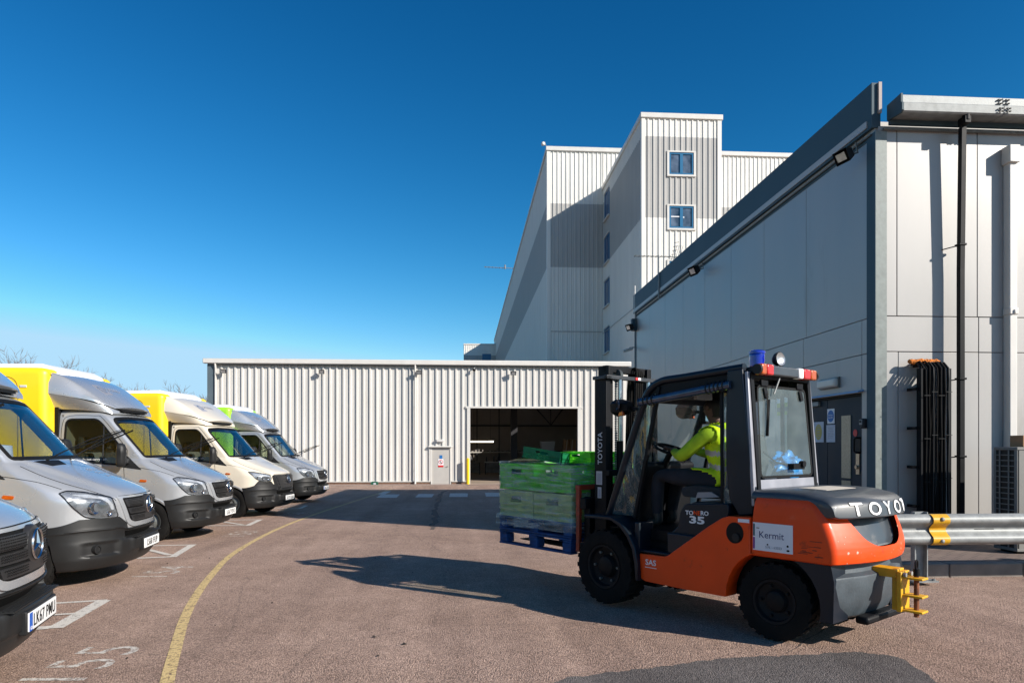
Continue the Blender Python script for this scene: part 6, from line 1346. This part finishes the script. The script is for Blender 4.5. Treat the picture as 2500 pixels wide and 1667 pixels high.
# cab inside
MB().box(.42, 1.72, -.44, .44, .62, .73).build('cab_floor', M['black'], FK)
MB().prism(rounded([(.30, .70), (.88, .72), (.90, .98), (.84, 1.01), (.30, 1.04)], .03), 'y', -.42, .42).build('engine_cover', FB, FK, bevel=.02)
sg = MB().prism(rounded([(.50, 1.04), (1.02, 1.04), (1.04, 1.12), (.90, 1.15), (.55, 1.13)], .04), 'y', -.16, .34).build('seat', M['fabric'], FK, bevel=.03)
MB().prism(rounded([(.50, 1.10), (.62, 1.12), (.56, 1.60), (.46, 1.60), (.42, 1.35)], .05), 'y', -.12, .30).build('backrest', M['fabric'], sg, bevel=.03)
MB().prism([(.62, 1.06), (.86, 1.04), (.84, 1.09), (.70, 1.10)], 'y', .345, .36).build('seat_hinge', M['pillar'], sg)
MB().prism(rounded([(1.48, .72), (1.72, .72), (1.64, 1.20), (1.50, 1.36), (1.42, 1.33), (1.46, 1.15)], .04), 'y', -.40, .40).build('dashboard', M['black'], FK, bevel=.02)
SWC = Vector((1.36, .06, 1.46)); ax = Vector((-.35, 0, .94)).normalized(); u_ = Vector((.94, 0, .35)).normalized(); w_ = Vector((0, 1, 0))
stw = MB().tube([SWC+(u_*math.cos(a)+w_*math.sin(a))*.165 for a in [i*2*math.pi/28 for i in range(29)]], .014, 8).tube([SWC-ax*.01+u_*.16, SWC, SWC-u_*.08+w_*.14], .012, 6).tube([SWC, SWC-u_*.08-w_*.14], .012, 6).tube([SWC, SWC-ax*.22+Vector((.04, 0, 0))], .03, 8).build('steering_wheel', M['ink'], FK, smooth=50)
MB().tube([(1.42, -.22, 1.33), (1.38, -.24, 1.50)], .008, 6).lathe([(0, -.02), (.02, 0), (0, .02)], (1.38, -.24, 1.51), (0, 0, 1), 10).tube([(1.46, -.28, 1.33), (1.42, -.30, 1.48)], .008, 6).lathe([(0, -.02), (.02, 0), (0, .02)], (1.42, -.30, 1.49), (0, 0, 1), 10).build('levers', M['black'], FK, smooth=50)
# mast
ms = MB()
for s in (1, -1): ms.box(1.90, 2.06, s*.335, s*.40, .12, 2.19); 
ms.build('outer_mast', M['black'], FK, bevel=.006)
mi_ = MB()
for s in (1, -1): mi_.box(1.93, 2.08, s*.265, s*.33, .20, 2.31)
mi_.box(1.96, 2.02, -.33, .33, 2.245, 2.315); mi_.build('inner_mast', M['black'], FK, bevel=.006)
MB().box(1.86, 1.905, -.52, .43, 2.165, 2.205).box(1.86, 2.06, .36, .43, 2.165, 2.20).build('mast_crossbar', mat('worn_mast_paint', (.022, .024, .028), .4, 0, .3, 9), FK, bevel=.005)
MB().box(1.852, 1.86, -.07, -.03, 2.175, 2.20).build('warning_sticker', M['sign_white'], FK); MB().box(1.852, 1.86, -.028, .01, 2.175, 2.20).build('warning_sticker', M['sign_red'], FK)
MB().box(1.86, 1.93, -.40, .40, 1.20, 1.26).box(1.86, 1.93, -.40, .40, .40, .50).build('mast_crossbar', M['black'], FK, bevel=.005)
for s in (1, -1): MB().tube([(1.88, s*.22, .3), (1.88, s*.22, 1.55)], .035, 12).tube([(1.88, s*.22, 1.55), (1.88, s*.22, 2.20)], .02, 10, 1).build('lift_cylinder', [M['black'], mat('chromed_rod', (.5, .52, .55), .15, .9)], FK, smooth=50)
for s in (1, -1):
    ch = MB()
    for k in range(52): z = .95+k*.024; ch.box(1.985, 2.003, s*.15-.014, s*.15+.014, z, z+.018)
    ch.build('lift_chain', M['galv_dark'], FK)
    MB().lathe([(.055, -.02), (.065, -.018), (.05, 0), (.065, .018), (.055, .02), (0, .02)], (1.97, s*.16, 2.22), (0, 1, 0), 20).build('chain_pulley', M['galv_dark'], FK, smooth=40)
hz = MB()
for k in range(4):
    y = -.05-.03*k; hz.tube(CRs([(1.93, y, 1.2), (1.91, y, 1.8), (1.90, y, 2.12), (1.90, y-.01, 2.28-.008*k), (1.96, y-.02, 2.30-.008*k), (2.02, y-.02, 2.2), (2.03, y, 1.6), (2.05, y, 1.0)], 4), .012, 6)
hz.build('hydraulic_hoses', M['rubber'], FK, smooth=60)
text('lettering', 'TOYOTA', .085, (1.98, .4005, 1.475), (0, 0, 1), (1, 0, 0), mat('grey_lettering', (.50, .51, .53), .5), FK, ext=.0005, sx=.92, bold=.001)
for z0, z1, x0, x1 in ((1.11, 1.245, 1.955, 2.035), (.975, 1.085, 1.965, 2.015)):
    st = MB().box(x0, x1, .4002, .4015, z0, z1).build('instruction_sticker', mat('sticker_white', (.42, .42, .44), .5), FK); q = MB()
    for k in range(5): q.box(x0+.01+k*(x1-x0-.02)/5, x0+.01+(k+.5)*(x1-x0-.02)/5, .4015, .4022, z0+.01, z1-.02)
    q.build('small_print', M['logo'], st)
# carriage, backrest, forks
MB().box(2.09, 2.17, -.50, .50, .40, .52).box(2.09, 2.17, -.50, .50, .86, .97).box(2.09, 2.17, -.44, -.36, .38, .98).box(2.09, 2.17, .36, .44, .38, .98).box(2.08, 2.14, -.1, .1, .4, .97).build('carriage', M['black'], FK, bevel=.008)
bk = MB(); bk.box(2.18, 2.23, .46, .50, .42, 1.05); bk.box(2.18, 2.23, -.50, -.46, .42, 1.05); bk.box(2.18, 2.24, -.50, .50, 1.05, 1.10); bk.build('load_backrest', mat('red_orange_steel', (.26, .028, .008), .5, 0, .25, 7, dirt=(.12, .03, .02), ds=6, dthr=.55), FK, bevel=.006)
bk = MB()
for y in (-.28, 0, .28): bk.box(2.19, 2.22, y-.015, y+.015, .52, 1.05)
bk.build('backrest_bars', M['black'], FK)
for s in (1, -1): MB().prism([(2.18, .97), (2.235, .97), (2.24, .52), (2.27, .45), (3.35, .425), (3.35, .415), (2.25, .395), (2.18, .42)], 'y', s*.25-.06, s*.25+.06).build('fork', M['black'], FK, bevel=.004)
# towing hitch
ht = MB(); ht.box(-.70, -.52, -.065, .065, .525, .59); ht.box(-.735, -.70, -.075, .075, .28, .575); ht.box(-.70, -.65, -.03, .03, .28, .54); ht.build('towing_hitch', M['yellow_steel'], FK, bevel=.006)
hb = MB()
for z in (.525, .395, .285): hb.box(-.87, -.72, -.055, .055, z, z+.016)
hb.build('hitch_plates', M['yellow_steel'], FK, bevel=.004)
MB().tube([(-.81, 0, .25), (-.81, 0, .56)], .018, 12).build('hitch_pin', M['rust'], FK, smooth=40)
MB().tube([(-.81, 0, .55), (-.81, 0, .60)], .022, 12).tube([(-.81+.02*math.sin(a)*0, .02*math.sin(a), .63+.035*math.cos(a)) for a in [i*2*math.pi/16 for i in range(17)]], .007, 6).build('pin_handle', M['black'], FK, smooth=50)
for y in (-.05, .05): MB().lathe([(.016, 0), (.018, .02), (0, .022)], (-.742, y, .555), (-1, 0, 0), 6).build('hitch_bolt', M['galv'], FK)
FKM = Matrix.Translation((2.825, 5.544, 0)) @ Matrix.Rotation(R(125.26), 4, 'Z')
def at_fk(o, p=(0, 0, 0), rz=0.0): o.matrix_world = FKM @ Matrix.Translation(p) @ Matrix.Rotation(rz, 4, 'Z'); return o

# blue bag on the parcel shelf
bm = bmesh.new(); bmesh.ops.create_icosphere(bm, subdivisions=4, radius=1)
for v in bm.verts: d = 1+.45*noise.noise(v.co*1.9)+.30*abs(noise.noise(v.co*5.5)); v.co = Vector((v.co.x*.10*d, v.co.y*.15*d, v.co.z*.12*d))
me = bpy.data.meshes.new('plastic_bag'); bm.to_mesh(me); bm.free(); finish(me, [M['blue_bag']], 40)
tag(at_fk(link(bpy.data.objects.new('plastic_bag', me)), (.36, -.26, 1.32)), 'crumpled blue plastic bag behind the forklift rear window', 'bag')

# ------------------------------------------------------------------ load: pallets, crates, wrap
def pallet():
    p = thing('pallet', 'x', 'pallet', group='blue pallets under the crates'); d = MB()
    for y in (-.43, -.27, -.09, .09, .27, .43): d.box(-.6, .6, y-.062, y+.062, .140, .160)
    d.build('top_boards', M['pallet'], p, bevel=.004); d = MB()
    for x in (-.54, 0, .54): d.box(x-.06, x+.06, -.5, .5, .118, .139)
    d.build('stringers', M['pallet'], p, bevel=.004); d = MB()
    for y in (-.45, 0, .45): d.box(-.6, .6, y-.05, y+.05, 0, .020)
    d.build('bottom_boards', M['pallet'], p, bevel=.004)
    for x in (-.53, 0, .53):
        for y in (-.44, 0, .44): MB().box(x-.065, x+.065, y-.055, y+.055, .021, .117).build('block', M['pallet'], p, bevel=.006)
    return p
P0 = pallet(); at_fk(P0, (2.90, .0, .375)); P0['label'] = 'lower blue wooden pallet on the forklift forks'
P1 = copy_tree(P0); at_fk(P1, (2.90, .0, .540), R(.8)); P1['label'] = 'upper blue wooden pallet directly beneath the green crates'
text('lettering', 'C', .07, (.53, .4955, .065), (-1, 0, 0), ZZ, mat('pale_stencil', (.25, .32, .45), .7), P1)
def crate(name, m, h=.29):
    c = thing('crate', 'x', 'crate', group='green crates on the pallet'); L2, W2, t = .295, .245, .008
    MB().box(-L2+.012, L2-.012, -W2+.012, W2-.012, 0, .012).build('base', m, c)
    MB().box(-L2-.008, L2+.008, W2-.006, W2+.008, h-.018, h).box(-L2-.008, L2+.008, -W2-.008, -W2+.006, h-.018, h).box(L2-.006, L2+.008, -W2+.006, W2-.006, h-.018, h).box(-L2-.008, -L2+.006, -W2+.006, W2-.006, h-.018, h).build('rim', m, c, bevel=.003)
    def wall(f, L):
        w = MB(); n = int(2*L/.024); s = 2*L/n
        def B(a, b, z0, z1, o0=0, o1=t): w.add([f(p, q, z) for p in (a, b) for q in (o0, o1) for z in (z0, z1)], [(0, 1, 3, 2), (4, 6, 7, 5), (0, 4, 5, 1), (2, 3, 7, 6), (0, 2, 6, 4), (1, 5, 7, 3)])
        zs = [0, .10*h, .24*h, .32*h, .46*h, .56*h, .62*h, .80*h, h-.018]
        B(-L, L, zs[0], zs[1]); B(-L, L, zs[2], zs[3]); B(-L, L, zs[4], zs[5]); B(-L, L, zs[7], zs[8])
        for i in range(n):
            a = -L+i*s; B(a, a+s*.52, zs[1], zs[2], .0005, t-.0005); B(a, a+s*.52, zs[3], zs[4], .0005, t-.0005)
            if abs(a+s/2) > L*.30 or i % 2: 
                if abs(a+s/2) > L*.30: B(a, a+s, zs[5], zs[7], .0004, t-.0004)
        B(-L, L, h*.50, h*.52, t, t+.005)
        return w
    wall(lambda p, q, z: (p, W2-.006+q, z), L2).build('side', m, c); wall(lambda p, q, z: (-p, -W2+.006-q, z), L2).build('side', m, c)
    wall(lambda p, q, z: (L2-.006+q, p, z), W2).build('end', m, c); wall(lambda p, q, z: (-L2+.006-q, -p, z), W2).build('end', m, c)
    return c
PA = crate('crate', M['crate_pale']); GR = crate('crate', M['crate']); DK = crate('crate', M['crate_dk'])
words = {0: 'bottom layer', 1: 'upper wrapped layer'}
used = {id(PA): 0, id(GR): 0}
for k in range(2):
    for i, px in enumerate((2.60, 3.20)):
        for j, py in enumerate((.25, -.25)):
            src = GR if k == 1 else PA
            c = src if not used[id(src)] else copy_tree(src); used[id(src)] = 1
            at_fk(c, (px-.005+.004*((i+k) % 2), py, .702+.305*k), R(.5*(-1)**(i+j+k)))
            c['label'] = '%s crate in the %s, %s %s corner of the pallet' % ('bright green' if k == 1 else 'pale olive green', words[k], 'mast-side' if i == 0 else 'outer', 'near' if j == 0 else 'far')
tops = [(DK, (2.90, .20, 1.318), (R(6), R(-7), R(8)), 'dark green crate lying tilted on top of the wrapped stack'), (None, (2.52, -.05, 1.312), (0, 0, R(90)), 'bright green empty crate on top of the stack next to the mast'), (None, (2.75, -.30, 1.312), (0, 0, R(3)), 'bright green empty crate on the far side of the stack top')]
for src, p, rot, lab in tops:
    c = src or copy_tree(GR); c.matrix_world = FKM @ Matrix.Translation(p) @ Matrix.Rotation(rot[2], 4, 'Z') @ Matrix.Rotation(rot[1], 4, 'Y') @ Matrix.Rotation(rot[0], 4, 'X'); c.scale = (.92, .92, .42); c['label'] = lab
# stretch film
rs = []
for i in range(22):
    z = .60+.725*i/21; e = .018+(.03 if i < 4 else 0); r = []
    q = rounded([(2.29-e, -.49-e), (3.50+e, -.49-e), (3.50+e, .49+e), (2.29-e, .49+e)], .05, 4)
    dens = []
    for a in range(len(q)):
        A, B_ = q[a], q[(a+1) % len(q)]; L = math.hypot(B_[0]-A[0], B_[1]-A[1]); nn_ = 20 if L > .3 else 1
        for b_ in range(nn_): dens.append((A[0]+(B_[0]-A[0])*b_/nn_, A[1]+(B_[1]-A[1])*b_/nn_))
    for x, y in dens:
        f = .010*noise.noise((x*5+z*4, y*5-z*3, z*9))+.005*noise.noise((x*17, y*17, z*30)); cx, cy = x-2.90, y; l = math.hypot(cx, cy); r.append((x+cx/l*f, y+cy/l*f, z+.012*noise.noise((x*4, y*4, 9))))
    rs.append(r)
mb = MB(); mb.rings(rs, 0, cap=False)
fo = mb.build('stretch_film', M['wrap'], smooth=70, recalc=True); tag(at_fk(fo), 'clear stretch film wrapped round the crates on the pallet', 'stretch film')
mb = MB(); T_ = rs[-1]; 
fl = [[(3.56+.0, .30-.05*k, 1.32+.0*k), (3.45, .30-.05*k, 1.345+.01*noise.noise((k, 1, 0))), (3.30, .28-.05*k, 1.36+.03*noise.noise((k*.9, 3, 0))), (3.12, .27-.05*k, 1.40+.04*noise.noise((k*.8, 5, 0)))] for k in range(12)]
mb.rings(fl, 0, cap=False, closed=False); fo2 = mb.build('plastic_sheet', mat('milky_film', (.58, .62, .66), .3, 0, .2, 12), smooth=60); tag(at_fk(fo2), 'loose pale plastic sheet bunched on top of the outer crates', 'plastic sheet')

# ------------------------------------------------------------------ driver
def skin_obj(name, verts, edges, radii, mats, matfn=None, sub=2, root=0):
    me = bpy.data.meshes.new(name); me.from_pydata(verts, edges, []); ob = bpy.data.objects.new(name, me); col.objects.link(ob)
    md = ob.modifiers.new('s', 'SKIN'); md.use_smooth_shade = True
    for i, v in enumerate(me.skin_vertices[0].data):
        r = radii[i]; v.radius = r if isinstance(r, tuple) else (r, r); v.use_root = (i == root)
    sb = ob.modifiers.new('u', 'SUBSURF'); sb.levels = sub; sb.render_levels = sub
    dg = bpy.context.evaluated_depsgraph_get(); m2 = bpy.data.meshes.new_from_object(ob.evaluated_get(dg)); bpy.data.objects.remove(ob)
    for m in mats: m2.materials.append(m)
    for p in m2.polygons:
        p.use_smooth = True
        if matfn: p.material_index = matfn(p.center)
    return m2
yc = .09
J = {'pelvis': (.70, yc, 1.19), 'belly': (.705, yc, 1.33), 'chest': (.74, yc, 1.50), 'neck0': (.80, yc, 1.655), 'neck': (.835, yc, 1.72), 'skull0': (.86, yc+.0, 1.79), 'skull': (.865, yc, 1.86), 'crown': (.86, yc, 1.905),
     'shL': (.78, yc+.19, 1.62), 'elL': (1.02, yc+.27, 1.40), 'wrL': (1.22, yc+.10, 1.44), 'haL': (1.275, yc+.06, 1.47),
     'shR': (.78, yc-.19, 1.62), 'elR': (.98, yc-.28, 1.40), 'wrR': (1.22, yc-.26, 1.44), 'haR': (1.30, yc-.25, 1.47),
     'hiL': (.74, yc+.10, 1.185), 'thL': (1.05, yc+.15, 1.21), 'knL': (1.36, yc+.16, 1.225), 'caL': (1.38, yc+.16, 1.05), 'anL': (1.385, yc+.15, .86), 'heL': (1.36, yc+.15, .775), 'toL': (1.55, yc+.16, .765),
     'hiR': (.74, yc-.10, 1.185), 'thR': (1.05, yc-.15, 1.21), 'knR': (1.34, yc-.16, 1.225), 'caR': (1.42, yc-.16, 1.05), 'anR': (1.45, yc-.15, .86), 'heR': (1.42, yc-.15, .775), 'toR': (1.60, yc-.16, .765)}
RD = {'pelvis': (.15, .12), 'belly': (.145, .125), 'chest': (.165, .13), 'neck0': (.075, .075), 'neck': (.058, .058), 'skull0': (.075, .085), 'skull': (.088, .105), 'crown': (.06, .07), 'shL': .078, 'elL': .06, 'wrL': .038, 'haL': (.040, .022), 'shR': .078, 'elR': .06, 'wrR': .038, 'haR': (.040, .022),
      'hiL': .10, 'thL': .092, 'knL': .070, 'caL': .066, 'anL': .052, 'heL': .046, 'toL': (.045, .032), 'hiR': .10, 'thR': .092, 'knR': .070, 'caR': .066, 'anR': .052, 'heR': .046, 'toR': (.045, .032)}
E_ = [('pelvis', 'belly'), ('belly', 'chest'), ('chest', 'neck0'), ('neck0', 'neck'), ('neck', 'skull0'), ('skull0', 'skull'), ('skull', 'crown'), ('chest', 'shL'), ('shL', 'elL'), ('elL', 'wrL'), ('wrL', 'haL'), ('chest', 'shR'), ('shR', 'elR'), ('elR', 'wrR'), ('wrR', 'haR'),
      ('pelvis', 'hiL'), ('hiL', 'thL'), ('thL', 'knL'), ('knL', 'caL'), ('caL', 'anL'), ('anL', 'heL'), ('heL', 'toL'), ('pelvis', 'hiR'), ('hiR', 'thR'), ('thR', 'knR'), ('knR', 'caR'), ('caR', 'anR'), ('anR', 'heR'), ('heR', 'toR')]
nm = list(J); ix = {n: i for i, n in enumerate(nm)}
def bodymat(c):
    x, y, z = c
    best = min(E_, key=lambda e: seg_d(c, J[e[0]], J[e[1]]))
    s = best[1]
    if s in ('neck', 'skull0', 'skull', 'crown', 'haL', 'haR'): return 2
    if s in ('heL', 'heR', 'toL', 'toR'): return 3
    if s[:2] in ('hi', 'th', 'kn', 'ca', 'an'): return 1
    return 0
def seg_d(p, a, b):
    p, a, b = Vector(p), Vector(a), Vector(b); ab = b-a; t = max(0, min(1, (p-a).dot(ab)/ab.dot(ab))); return (p-(a+ab*t)).length
bme = skin_obj('body', [J[n] for n in nm], [(ix[a], ix[b]) for a, b in E_], [RD[n] for n in nm], [M['hivis_j'], M['trousers'], M['skin'], M['boot']], bodymat, sub=3)
PR = link(bpy.data.objects.new('person', bme)); tag(PR, 'person in a yellow hi-vis vest and dark trousers driving the forklift', 'person'); PR.matrix_world = FKM
bmb = bmesh.new(); bmb.from_mesh(bme); PT = BVHTree.FromBMesh(bmb)
# vest: the torso skin, grown a little
bv = bmb.copy()
def invest(c): return c.z > 1.15 and c.z < 1.70 and abs(c.y-yc) < .175+.02*(c.z > 1.5) and c.x < .98 and not (c.z < 1.24 and c.x > .86)
bmesh.ops.delete(bv, geom=[f for f in bv.faces if not invest(f.calc_center_median())], context='FACES')
for v in bv.verts: v.co += v.normal*.014
vm = bpy.data.meshes.new('vest'); bv.to_mesh(vm); bv.free(); vm.materials.clear(); vm.materials.append(M['hivis']); vm.materials.append(M['tape'])
for p in vm.polygons:
    c = p.center; z = c.z-.10*(c.x-.7); p.material_index = 1 if (1.405 < z < 1.45 or 1.285 < z < 1.33 or (z > 1.45 and .075 < abs(c.y-yc) < .12)) else 0
    p.use_smooth = True
vo_ = link(bpy.data.objects.new('vest', vm), PR); sm_ = vo_.modifiers.new('thickness', 'SOLIDIFY'); sm_.thickness = .006
# head details
def off_head(a, h, up): return Vector((.868, yc, 1.85))+Vector((math.cos(a)*h, math.sin(a)*h, up))
hd = R(8)   # the head turns a touch to the left
bh = bmb.copy(); bmesh.ops.delete(bh, geom=[f for f in bh.faces if not (f.calc_center_median().z > 1.835 and (f.calc_center_median().z > 1.895 or f.calc_center_median().x < .90)) and not (f.calc_center_median().z > 1.76 and f.calc_center_median().x < .83 and f.calc_center_median().z < 1.86)], context='FACES')
for v in bh.verts: v.co += v.normal*.012
hm_ = bpy.data.meshes.new('hair'); bh.to_mesh(hm_); bh.free(); hm_.materials.clear(); hm_.materials.append(M['hair'])
for p in hm_.polygons: p.material_index = 0; p.use_smooth = True
ho2 = link(bpy.data.objects.new('hair', hm_), PR); s2 = ho2.modifiers.new('thickness', 'SOLIDIFY'); s2.thickness = .012
for s in (1, -1):
    h_ = PT.find_nearest(Vector((.875, yc+s*.12, 1.845)))[0]
    MB().lathe([(0, .012), (.012, .016), (.020, .010), (.024, 0), (.018, -.008)], h_, (0, s, 0), 14).build('ear', M['skin'], PR, smooth=60)
    h_ = PT.find_nearest(Vector((1.02, yc+s*.032, 1.855)))[0]; MB().lathe([(0, .006), (.008, .004), (.011, 0), (.008, -.006)], h_, (1, 0, 0), 12).build('eye', mat('eye_white', (.5, .5, .5), .3), PR, smooth=60)
h_ = PT.find_nearest(Vector((1.02, yc, 1.83)))[0]; MB().rings([[(h_.x-.01, yc-.012, 1.855), (h_.x+.004, yc, 1.86), (h_.x-.01, yc+.012, 1.855)], [(h_.x-.01, yc-.02, 1.815), (h_.x+.024, yc, 1.815), (h_.x-.01, yc+.02, 1.815)], [(h_.x-.01, yc-.012, 1.805), (h_.x+.008, yc, 1.803), (h_.x-.01, yc+.012, 1.805)]]).build('nose', M['skin'], PR, smooth=70)
h_ = PT.find_nearest(Vector((1.02, yc, 1.785)))[0]; MB().tube([(h_.x-.006, yc-.024, 1.785), (h_.x, yc, 1.783), (h_.x-.006, yc+.024, 1.785)], [.003, .006, .003], 8).build('mouth', mat('lips', (.18, .07, .05), .5), PR, smooth=60)
# hands closed on the wheel
for s, k in ((1, 'L'), (-1, 'R')):
    w0 = Vector(J['ha'+k]); V_ = [tuple(w0)]; Ed = []; Rr = [(.03, .018)]
    rimc = SWC+(u_*math.cos(s*1.9 if s > 0 else -1.6)+w_*math.sin(1.2*s))*.165
    tgt = SWC+(Vector((w0-SWC)).normalized())*.165
    fdir = (tgt-w0); fdir = fdir.normalized() if fdir.length > 1e-4 else Vector((1, 0, 0)); fdir = (fdir*.4+Vector((.9, 0, .1))).normalized(); side = Vector((0, 1, 0)) if s > 0 else Vector((0, -1, 0))
    for q, (o_, l) in enumerate(((.026, .9), (.009, 1.0), (-.009, .95), (-.026, .8))):
        b0 = w0+side*o_+fdir*.03; b1 = b0+fdir*.034*l+Vector((0, 0, .010)); b2 = b1+fdir*.014*l-Vector((0, 0, .026)); b3 = b2-fdir*.016-Vector((0, 0, .012))
        i = len(V_); V_ += [tuple(b0), tuple(b1), tuple(b2), tuple(b3)]; Ed += [(0, i), (i, i+1), (i+1, i+2), (i+2, i+3)]; Rr += [.0095, .009, .0085, .0075]
    b0 = w0-side*.034*1+fdir*.005; b1 = b0+fdir*.03-Vector((0, 0, .012)); b2 = b1+fdir*.018+side*.012-Vector((0, 0, .006)); i = len(V_); V_ += [tuple(b0), tuple(b1), tuple(b2)]; Ed += [(0, i), (i, i+1), (i+1, i+2)]; Rr += [.012, .010, .0085]
    link(bpy.data.objects.new('hand', skin_obj('hand', V_, Ed, Rr, [M['skin']])), PR)
